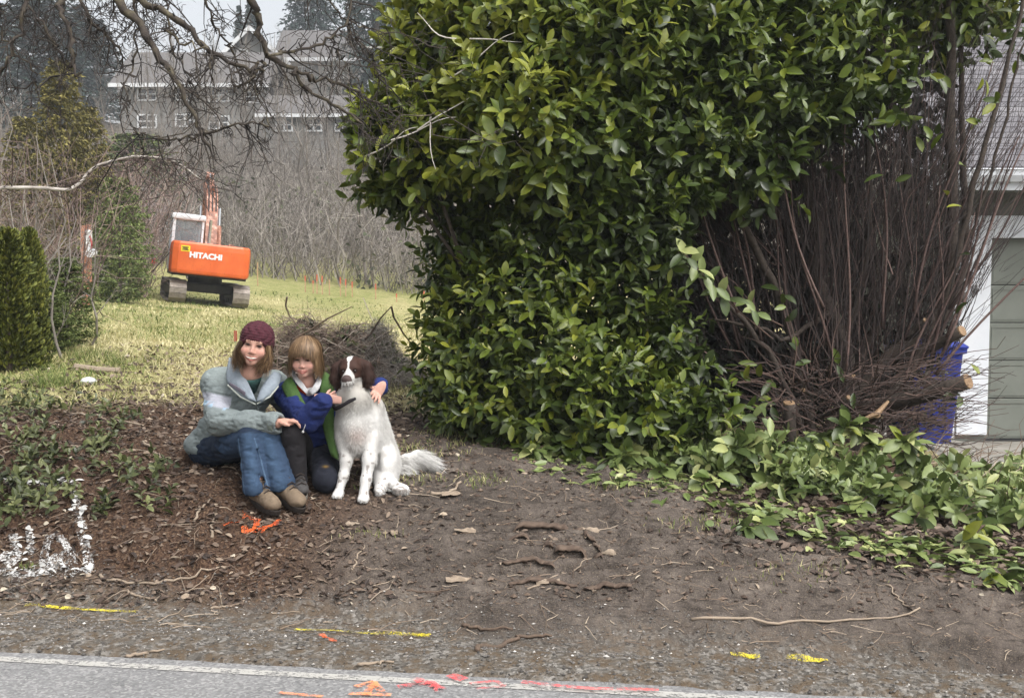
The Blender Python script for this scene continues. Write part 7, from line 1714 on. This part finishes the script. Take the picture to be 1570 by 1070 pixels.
W_ = np.tile(L3(212, 211, 208), (len(V), 1)); W_ = blend(W_, .25 * vnoise3(V * 12, 4), L3(176, 170, 162)); W_ = blend(W_, .6 * np.exp(-(((px_ - 546) / 16) ** 2 + ((py_ - 668) / 13) ** 2)) * (V[:, 1] < 6.6), L3(176, 152, 142))
W_ = blend(W_, .55 * sstep(640, 612, py_) * sstep(578, 592, py_) * (px_ < 590) * (q[:, 2] < .09), L3(150, 143, 132)); legs = sstep(672, 700, py_) * (V[:, 1] < 6.62); W_ = blend(W_, .7 * legs * (vnoise3(V * 55, 6) > .70), L3(112, 100, 92)); W_ = blend(W_, .6 * (py_ > 690) * np.exp(-(((px_ - 592) / 5) ** 2 + ((py_ - 698) / 4) ** 2)), L3(150, 140, 132))  # grey ruff under the chin: natural fur tone plus shade put into the colour
ear = (np.abs(q[:, 0]) > .060) & (q[:, 1] > -.105) & (q[:, 1] < .08) & (np.abs(q[:, 2]) < .07); headm = (q[:, 1] > -.055) & (q[:, 2] > -.11) & (np.abs(q[:, 0]) < .13) & (py_ < 600)
blz = .006 + .040 * sstep(.078, .105, q[:, 2]) + .010 * sstep(.05, .075, q[:, 1]); white = (np.abs(q[:, 0] + .002) < blz + .004 * (vnoise3(V * 60, 2) - .5)) | (q[:, 2] > .115) | ((q[:, 1] < -.040) & (np.abs(q[:, 0]) < .058))
brown = (ear | (headm & ~white)) & (q[:, 1] > -.110)
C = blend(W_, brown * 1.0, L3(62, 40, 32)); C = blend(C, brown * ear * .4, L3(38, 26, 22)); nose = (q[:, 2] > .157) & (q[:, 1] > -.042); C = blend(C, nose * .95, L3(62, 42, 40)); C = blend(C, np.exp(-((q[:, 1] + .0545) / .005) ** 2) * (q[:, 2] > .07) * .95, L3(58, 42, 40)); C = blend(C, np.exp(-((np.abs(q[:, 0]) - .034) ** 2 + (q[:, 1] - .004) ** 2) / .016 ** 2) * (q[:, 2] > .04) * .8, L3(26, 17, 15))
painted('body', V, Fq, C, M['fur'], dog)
for m in (-1, 1):
    Ve, Fe = ball(hl(m * .034, .004, .074), .0098); painted('eye', Ve, Fe, L3(30, 18, 14), M['eye'], dog)
# coat of hair: thin tufts lying along the body
N = vnormals(V, Fq); n = 60000; i = rp.integers(0, len(V), n); p = V[i]; nn = N[i]; ql = q[i]; head_ = (np.linalg.norm(p - HC, axis=1) < .125); tl = np.min([np.linalg.norm(p - t_, axis=1) for t_ in TP], 0) < .07; eari = ear[i]; leg_ = (py_[i] > 700) & ~tl & (px_[i] < 575)
ln = np.where(tl, .085, np.where(eari, .035, np.where(head_, .010, np.where(leg_, .010, .024)))) * rp.uniform(.5, 1.2, n); facem = head_ & (ql[:, 2] > .05); ln = np.where(facem, ln * .4, ln)
flow = np.tile(np.array([.08, .15, -1.0]), (n, 1)); flow[tl] = [1.0, 0, -.55]; d = nrm(nn * .26 + flow * np.where(head_ & ~eari, .35, .75)[:, None] + rp.normal(size=(n, 3)) * .17); d2 = nrm(d + flow * .5)
ok = ~(nose[i] | (eari & False)); p, nn, ln, d, d2, i = p[ok], nn[ok], ln[ok], d[ok], d2[ok], i[ok]; S = nrm(np.cross(d, nn + .01)); w = np.where(ln > .03, .0015, .0010)[:, None]
mid = p + d * (ln * .5)[:, None]; tip = mid + d2 * (ln * .5)[:, None]; b = p - nn * .003; V2 = np.stack([b - S * w, b + S * w, mid + S * w * .8, mid - S * w * .8, tip], 1); k = np.arange(len(p))[:, None] * 5
painted('fur', V2.reshape(-1, 3), k + np.array([[0, 1, 2, 3]]), np.repeat(np.clip(C[i] * rp.uniform(.85, 1.12, (len(p), 1)), 0, 1), 5, 0), M['fur'], dog, True, k + np.array([[3, 2, 4]])); stuff([o for o in dog.children if o.name.startswith('fur')][0])
mb = MB(); tube(mb, [A(511, 622, 6.515), A(514, 627, 6.470), A(520, 624, 6.450), A(528, 620, 6.442), A(536, 615, 6.446), A(545, 611, 6.47)], [.011, .011, .012, .010, .012, .008], 7); painted('collar', mb.V[0], mb.F[0], L3(34, 30, 34), M['cloth'], dog)
# ------------------------------------------------------------------ what lies on the ground
g = np.random.default_rng(91)
def on_ground(X, Y, dz=0.0, fine=True): return np.column_stack([X, Y, ground_z(X, Y, fine) + dz])
def flat_leaves(mb, X, Y, L, W, tint, tilt=.45, kind='laurel', dz=.008):
    n = len(X); B = on_ground(X, Y, dz); a = g.uniform(0, 6.28, n)
    leaves(mb, B, np.column_stack([np.cos(a), np.sin(a), g.normal(size=n) * tilt * .5 + .06]), np.column_stack([g.normal(size=(n, 2)) * tilt, np.ones(n)]), L, W, tint, kind=kind)
# gravel
n = 15000; u = g.uniform(-.6, 7.5, n); v = .02 + 1.15 * g.random(n) ** 1.1; P2 = E0 + rd * u[:, None] + rn * v[:, None]
r = .0030 + .007 * g.random(n) ** 3; B = on_ground(P2[:, 0], P2[:, 1], 0) + np.column_stack([0 * r, 0 * r, r * .3])
T6 = np.array([[1, 0, 0], [-1, 0, 0], [0, 1, 0], [0, -1, 0], [0, 0, .75], [0, 0, -.6]], float); F8 = np.array([[0, 2, 4], [2, 1, 4], [1, 3, 4], [3, 0, 4], [2, 0, 5], [1, 2, 5], [3, 1, 5], [0, 3, 5]])
def pebbles(mb, B, r, tint):
    n = len(B); a = g.uniform(0, 6.28, n); c, s = np.cos(a), np.sin(a); V = T6[None] * g.uniform(.6, 1.25, (n, 6, 1)) * np.column_stack([r * g.uniform(.8, 1.5, n), r, r])[:, None]
    V = np.stack([V[..., 0] * c[:, None] - V[..., 1] * s[:, None], V[..., 0] * s[:, None] + V[..., 1] * c[:, None], V[..., 2]], -1) + B[:, None]
    mb.add(V.reshape(-1, 3), (np.arange(n)[:, None, None] * 6 + F8[None]).reshape(-1, 3), 0, np.repeat(tint, 6))
mb = MB(); pebbles(mb, B, r, np.clip(g.normal(.45, .25, n), 0, 1)); stuff(mb.build('gravel', M['stone']))
# loose crumbs of soil over the dirt
M['crumb'] = tinted('soil_crumb', [(0, lin(48, 38, 32)), (.5, lin(80, 66, 56)), (1, lin(116, 100, 86))], .95, 60, .3)
n = 9000; X = g.uniform(-3.2, 3.4, n); Y = 5.5 + 3.3 * g.random(n) ** 1.2; r = .004 + .016 * g.random(n) ** 4
B = on_ground(X, Y) + np.column_stack([0 * r, 0 * r, r * .2]); k = vdist(X, Y) > .7; mb = MB(); pebbles(mb, B[k], r[k], g.random(k.sum())); stuff(mb.build('soil_crumbs', M['crumb']))
# leaf litter
mb = MB()
n = 11500; X = g.uniform(-4.2, -.35, n); Y = 5.55 + 4.2 * g.random(n) ** 1.1; k = (vdist(X, Y) > .62) & (g.random(n) < sstep(-.3, -1.2, X + .5 * (fbm(X * 2, Y * 2, 2, 4) - .5)) * .9 + .15); X, Y = X[k], Y[k]
flat_leaves(mb, X, Y, g.uniform(.015, .06, len(X)), g.uniform(.009, .032, len(X)), np.clip(g.normal(.40, .26, len(X)), 0, 1), .6)
n = 6000; X = g.uniform(-1, 3.4, n); Y = 5.5 + 4.0 * g.random(n); k = (vdist(X, Y) > .5) & (g.random(n) < .18 + .5 * (fbm(X * 1.5, Y * 2, 3, 14) > .56)); X, Y = X[k], Y[k]
flat_leaves(mb, X, Y, g.uniform(.012, .045, len(X)), g.uniform(.007, .022, len(X)), np.clip(g.normal(.5, .25, len(X)), 0, 1), .5)
px = g.uniform(1080, 1600, 3600); py = np.interp(px, [1080, 1300, 1600], [740, 800, 840]) + g.normal(size=3600) * 34; P = np.array([ground_at(a, b) for a, b in zip(px[::1], py[::1])])
flat_leaves(mb, P[:, 0], P[:, 1], g.uniform(.03, .08, len(P)), g.uniform(.02, .04, len(P)), np.clip(g.normal(.38, .2, len(P)), 0, 1), .6)
n = 2500; X = g.uniform(-4.5, 1.2, n); Y = g.uniform(8.5, 13, n); flat_leaves(mb, X, Y, g.uniform(.03, .08, n), g.uniform(.015, .04, n), np.clip(g.normal(.55, .25, n), 0, 1), .6)
stuff(mb.build('leaf_litter', M['litter']))
# small twigs and straw
mb = MB(); n = 3600; X = g.uniform(-3.8, 3.4, n); Y = 5.2 + 4.6 * g.random(n) ** 1.2; k = vdist(X, Y) > .12; X, Y = X[k], Y[k]; n = len(X)
a = g.normal(size=n) * .9; L = .02 + .16 * g.random(n) ** 3 * (1 + .6 * (X < -.5)); dx, dy = np.cos(a) * L, np.sin(a) * L
twigs(mb, on_ground(X, Y, .006), on_ground(X + dx, Y + dy, .008), .0018 + .0012 * g.random(n), .0012, .06, 3, 3, g.random(n)); stuff(mb.build('fallen_twigs', M['stick']))
# green ground cover on the bank, left
mb = MB(); C = [(40, 640, 60, 26, 34), (55, 690, 70, 30, 46), (140, 690, 50, 22, 26), (60, 765, 55, 26, 40), (25, 790, 40, 22, 26), (225, 770, 45, 16, 16), (150, 640, 60, 20, 16), (100, 720, 70, 24, 26), (20, 735, 30, 18, 16), (250, 720, 40, 20, 8), (160, 790, 40, 14, 12), (190, 655, 40, 14, 12), (205, 730, 40, 18, 14), (10, 610, 40, 12, 12)]
for cx_, cy_, sx_, sy_, n in C:
    n = int(n * .65); P = np.array([ground_at(cx_ + a * sx_ * .6, max(cy_ + b * sy_ * .6, 585)) for a, b in g.normal(size=(n, 2))]) + [0, 0, .03]
    r_ = sprigs(P, np.column_stack([g.normal(size=n) * .4, -.35 + .3 * g.normal(size=n), np.ones(n)]), 6, g.uniform(.05, .085, n), np.clip(g.normal(.45, .2, n), 0, 1), .4, .2, .07)
    leaves(mb, r_[0], r_[1], r_[2], r_[3], r_[3] * .5, r_[4])
stuff(mb.build('ground_cover', M['ivy']))
# grass
t = NT('grass_blade'); f = t.attr('tint')
t.set(Base_Color=t.ramp(f, [(0, lin(64, 84, 34)), (.35, lin(104, 118, 56)), (.6, lin(160, 153, 106)), (1, lin(206, 196, 156))]), Roughness=.8); M['blade'] = t.m
def blades(mb, X, Y, h, w, tint, lean=.6):
    n = len(X); B = on_ground(X, Y, -.005, False); a = g.uniform(0, 6.28, n); s = np.column_stack([np.cos(a), np.sin(a), 0 * a]); d = np.column_stack([g.normal(size=(n, 2)) * lean, np.ones(n)]); tip = B + nrm(d) * h[:, None]
    m = (B + tip) / 2 + np.column_stack([0 * h, 0 * h, h * .12]); V = np.stack([B - s * w[:, None], B + s * w[:, None], m + s * w[:, None] * .7, tip, m - s * w[:, None] * .7], 1)
    i = np.arange(n)[:, None] * 5; mb.add(V.reshape(-1, 3), np.concatenate([i + np.array([[0, 1, 2, 4]])]), 0, np.repeat(tint, 5)); mb.F.append((i + np.array([[4, 2, 3]])) + mb.n - n * 5); mb.M.append(np.zeros(n))
mb = MB(); n = 62000; Y = 8.3 * np.exp(g.random(n) * math.log(40 / 8.3)); pxs = g.uniform(-80, 1000, n); X = (pxs - 785) / FOC * Y
dens = sstep(8.4, 10.0, Y + 1.6 * (fbm(X * .8, Y * .8, 3, 63) - .5) + .18 * np.maximum(-X, 0)); k = (g.random(n) < dens) & (drive_mask(X, Y) < .3); X, Y = X[k], Y[k]; n = len(X)
gn = np.clip(sstep(-1.6, -4.5, X - .035 * Y) * .62 - .12 + 1.5 * (fbm(X * .5, Y * .3, 3, 67) - .5) + .9 * (fbm(X * 1.6, Y * .9, 2, 68) - .5), 0, 1)
blades(mb, X, Y, (.03 + .07 * g.random(n) ** 1.5) * (1 + .012 * Y), .0025 + .00045 * Y * g.random(n), np.clip(.88 - .75 * gn + .16 * g.normal(size=n), 0, 1), .9)
for cx_, cy_, sx_, sy_, n, hh in ((75, 592, 26, 6, 420, .13), (60, 615, 40, 8, 260, .09), (120, 548, 24, 8, 300, .12), (150, 548, 20, 6, 200, .12), (178, 560, 10, 8, 160, .13), (250, 500, 20, 8, 200, .1), (740, 738, 40, 8, 150, .05), (600, 735, 70, 10, 170, .05), (650, 690, 60, 12, 260, .06), (720, 668, 60, 10, 300, .07), (980, 745, 60, 8, 150, .05), (1080, 800, 60, 12, 120, .04), (1230, 880, 80, 12, 120, .05), (560, 820, 30, 5, 60, .05), (40, 870, 14, 4, 40, .04), (620, 600, 60, 8, 200, .12)):
    P = np.array([ground_at(cx_ + a * sx_, cy_ + b * sy_) for a, b in g.normal(size=(n, 2)) * .7]); blades(mb, P[:, 0], P[:, 1], hh * g.uniform(.5, 1.1, n), np.full(n, .0028), np.clip(g.normal(.3 if cx_ < 200 else .45, .18, n), 0, 1), .45)
stuff(mb.build('grass', M['blade']))
# sticks one can pick up
STK = [([(150, 878), (190, 886), (238, 898), (290, 886), (348, 867)], .009, 'longest pale bent stick on the dirt, above the faint yellow line'), ([(188, 904), (215, 916), (241, 926)], .008, 'short brown stick with a broken end below the long pale bent stick'), ([(322, 932), (350, 925), (375, 919)], .006, 'thin grey stick on the gravel above the bright yellow dash'),
       ([(300, 798), (308, 780), (322, 768)], .008, 'pale curved stick, first of the two beside the orange arrow on the dirt'), ([(326, 826), (324, 808), (330, 790)], .009, 'stout pale stick touching the tail of the orange arrow on the dirt'), ([(539, 877), (548, 860), (557, 843)], .006, 'grey stick slanting up from the bare dirt in front of the dog'),
       ([(708, 958), (740, 964), (787, 966)], .010, 'dark stick lying on the gravel to the right of the bright yellow dash'), ([(728, 998), (775, 988), (800, 980), (845, 976)], .012, 'forked dark root on the gravel in front of the track print'), ([(548, 1021), (575, 1018), (603, 1016)], .008, 'bleached stick lying close to the road edge'), ([(193, 1009), (222, 1004), (249, 998)], .008, 'reddish stick at the asphalt edge, near the white line'),
       ([(1060, 952), (1180, 956), (1300, 955), (1414, 938)], .008, 'very long thin root drawn across the smooth dirt on the right'), ([(1345, 898), (1375, 918), (1402, 938)], .006, 'thin stick crossing the end of the long root'), ([(95, 633), (150, 644), (219, 655)], .010, 'long grey-brown stick on the leafy bank'), ([(219, 677), (238, 695), (254, 714)], .010, 'brown stick sloping down the leafy bank beside the jeans'),
       ([(640, 590), (660, 575), (690, 560)], .008, 'stick poking out of the ground at the hedge foot behind the dog'), ([(660, 760), (690, 755), (705, 745)], .012, 'rotten stick end on the dirt behind the dog tail'), ([(1500, 850), (1545, 862), (1600, 870)], .008, 'grey stick under the outermost cut leaves'), ([(600, 900), (640, 905), (690, 903)], .006, 'dark thin stick on the dirt between the yellow dash and the track print'), ([(250, 805), (300, 812), (345, 800)], .006, 'dark twig lying across the little soil bank before the boots'), ([(810, 905), (860, 880), (905, 862)], .005, 'thin stick lying over the track print')]
for path, r_, lb in STK:
    P = np.array([ground_at(*p) for p in path]); s = np.linspace(0, len(P) - 1, len(P) * 5); Q_ = np.stack([np.interp(s, np.arange(len(P)), P[:, j]) for j in range(3)], 1); Q_[:, :2] += .006 * g.normal(size=(len(Q_), 2)); Q_[:, 2] = ground_z(Q_[:, 0], Q_[:, 1]) + r_ * .8
    Q_[1:-1, 2] = np.maximum((Q_[:-2, 2] + 2 * Q_[1:-1, 2] + Q_[2:, 2]) / 4, Q_[1:-1, 2] - .01)
    mb = MB(); tube(mb, Q_, np.linspace(r_, r_ * .55, len(Q_)) * (1 + .2 * (g.random(len(Q_)) - .5)), 6, tint=(.25 if 'dark' in lb else .8)); tag(mb.build('fallen_stick', M['stick'], None, True), lb, 'stick', 'sticks on the ground')
WC = [((703, 890), .11, .03, 0.2, 'flat torn wood slab on the dirt left of the track print'), ((713, 816), .10, .03, -.1, 'thick pale wood chip beside the track print, below the dog tail'), ((604, 818), .035, .03, .4, 'small squarish wood chip in front of the dog'), ((540, 805), .06, .02, .3, 'flat brown bark flake in front of the dog paw'), ((790, 846), .05, .03, 1.0, 'tan wood chip standing on edge in the track print'), ((840, 894), .10, .02, .1, 'orange-brown bark strip at the bottom of the track print'), ((905, 815), .09, .03, -.5, 'splintered root end on the upper lip of the track print'), ((690, 760), .10, .05, .5, 'rotten half-buried wood lump behind the dog tail'), ((930, 850), .09, .03, -.7, 'reddish broken root at the side of the track print')]
for (a, b), L, w, an, lb in WC:
    p = ground_at(a, b); mb = MB(); c_, s_ = math.cos(an), math.sin(an); rings = []
    for k in np.linspace(-1, 1, 6):
        rr = w * .7 * (.6 + .4 * (1 - abs(k) ** 4)) * g.uniform(.8, 1.15); rings.append([(p.x + c_ * k * L * .6 + -s_ * rr * q[0], p.y + s_ * k * L * .6 + c_ * rr * q[0], p.z + .01 + rr * .5 * q[1] + .01 * g.normal() * .5) for q in ((-1, -.4), (-.7, .7), (.1, 1), (.8, .6), (1, -.4))])
    loft(mb, rings); mb.T[-1][:] = .6 + .3 * g.random(); tag(mb.build('wood_chip', M['stick']), lb, 'wood chip', 'wood chips around the track print')
pl = [A(115, 563, 10.5), A(150, 566, 10.45), A(184, 569, 10.4)]
for q in pl: q[2] = gz(q[0], q[1]) + .025
mb = MB(); tube(mb, pl, [.03, .032, .028], 7, tint=.85); tag(mb.build('weathered_pole', M['stick']), 'weathered grey pole lying in the grass beside the cedar columns', 'pole')
c_ = ground_at(136, 588); mb = MB(); rings = [[(c_.x + .05 * k * math.cos(a) * 1.3, c_.y + .04 * k * math.sin(a), c_.z + z) for a in np.arange(9) * .698] for k, z in ((.8, 0), (1.1, .02), (.8, .045), (.3, .055))]
loft(mb, rings); tag(mb.build('white_stone', M['white']), 'lone white stone in the grass at the top of the leafy bank', 'stone')
# bars of earth squeezed up between the track shoes, undercut along their near side
BARS = [([(782, 818), (834, 813), (893, 815)], .024, 'longest pale bar of earth near the top of the track print'), ([(797, 810), (832, 805), (866, 801)], .016, 'topmost thin bar of earth in the track print'), ([(866, 829), (892, 830), (916, 836)], .020, 'short bar of earth at the right of the track print, above the stick'),
        ([(893, 841), (908, 845), (924, 851)], .016, 'shortest bar of earth beside the splintered root'), ([(850, 856), (885, 853), (922, 857)], .022, 'orange-brown bar of earth low in the track print'), ([(803, 843), (825, 846), (848, 851)], .018, 'bar of earth beside the upright tan chip in the track print'),
        ([(895, 902), (930, 899), (968, 901)], .018, 'lowest bar of earth on the far side of the track print'), ([(780, 896), (830, 892), (884, 894)], .015, 'lowest bar of earth on the near side of the track print'), ([(770, 868), (812, 866), (850, 871)], .017, 'middle bar of earth crossed by nothing, at the left of the track print'), ([(772, 830), (806, 829), (842, 833)], .015, 'bar of earth just under the longest pale one')]
for i, (pix, r_, lb) in enumerate(BARS):
    P = np.array([ground_at(*p) for p in pix]); s = np.linspace(0, 2, 22); C = np.stack([np.interp(s, [0, 1, 2], P[:, j]) for j in range(3)], 1); C[:, 1] += .012 * np.sin(s * 2.2) + .008 * (vnoise(s * 5, s * 0 + i, 3) - .5)
    C[:, 2] = ground_z(C[:, 0], C[:, 1]) + r_ * .30
    rings = []; prf = [(-1.0, .0), (-.95, .45), (-.4, .8), (.4, .75), (1.1, .2), (1.3, -.9), (.3, -.75), (-.5, -.35)]
    for k, c_ in enumerate(C):
        m_ = r_ * (.55 + .55 * np.sin(np.pi * s[k] / 2) ** .5) * (.75 + .5 * vnoise(np.array(s[k] * 6.), np.array(i * 3.1), 7)); rings.append([c_ + np.array([.003 * g.normal(), 1.6 * a * m_ + .003 * g.normal(), b * m_ + .002 * g.normal()]) for a, b in prf])
    mb = MB(); loft(mb, rings); mb.T[-1][:] = np.clip(.38 + .35 * g.random(len(mb.T[-1])), 0, 1); tag(mb.build('earth_bar', M['crumb'], None, True), lb, 'earth clod', 'bars of earth in the track print')
# white survey paint sprayed over the leafy bank: coated leaves as pieces of the mark
LP = [([(0, 733), (25, 744), (60, 750), (92, 743), (110, 752), (118, 775), (122, 800), (128, 830), (138, 868)], .05), ([(-10, 876), (40, 879), (90, 874), (140, 874)], .06), ([(20, 820), (28, 860)], .045), ([(44, 815), (48, 850)], .03), ([(78, 822), (66, 862), (100, 868)], .05), ([(90, 828), (112, 862)], .045), ([(5, 850), (20, 868)], .05), ([(60, 866), (120, 858)], .05)]
lp0 = ground_at(60, 850); lm = thing('paint_outline', lp0, 'white sprayed outline running over leaves and soil of the bank', 'paint mark')
mb = MB(); iv = world_of(lm).inverted()
for i, (pix, w) in enumerate(LP): stroke(mb, pix, w, .012 + .001 * i, n=30)
mb.build('sprayed_ground', M['p_lime'], lm)
M['pleaf'] = plain('sprayed_leaf', lin(212, 212, 210), lin(160, 158, 152), 30, .8, .1)
for pix, w in LP[:4]:
    P = np.array([ground_at(*p) for p in pix]); m = int(6 * len(P))
    for k in np.linspace(0, len(P) - 1.001, m):
        q = np.array([np.interp(k, np.arange(len(P)), P[:, j]) for j in range(3)]) + np.append(g.normal(size=2) * .015, .02); q[2] = gz(q[0], q[1]) + .015 + .03 * g.random()
        a = g.uniform(0, 6.28); L = g.uniform(.02, .06); leaf_object('sprayed_leaf', lm, q, [math.cos(a), math.sin(a), .1 + .3 * g.normal()], [.4 * g.normal(), -.4 + .4 * g.normal(), 1], L, L * .5, M['pleaf'], pinv=iv)
for (a, b, lb) in ((252, 872, 'white'), (405, 885, 'pale'), (440, 886, 'pale')): pass
# ------------------------------------------------------------------ damp air
mb = MB(); box(mb, (-60, -6, -2.5), (60, 124, 34))
mt = bpy.data.materials.new('haze'); mt.use_nodes = True; nt = mt.node_tree; nt.nodes.remove(nt.nodes['Principled BSDF'])
pv_ = nt.nodes.new('ShaderNodeVolumePrincipled'); pv_.inputs['Color'].default_value = (.86, .90, .94, 1); pv_.inputs['Density'].default_value = .0012; pv_.inputs['Anisotropy'].default_value = .2
nt.links.new(pv_.outputs[0], nt.nodes['Material Output'].inputs['Volume'])
stuff(mb.build('haze', mt))
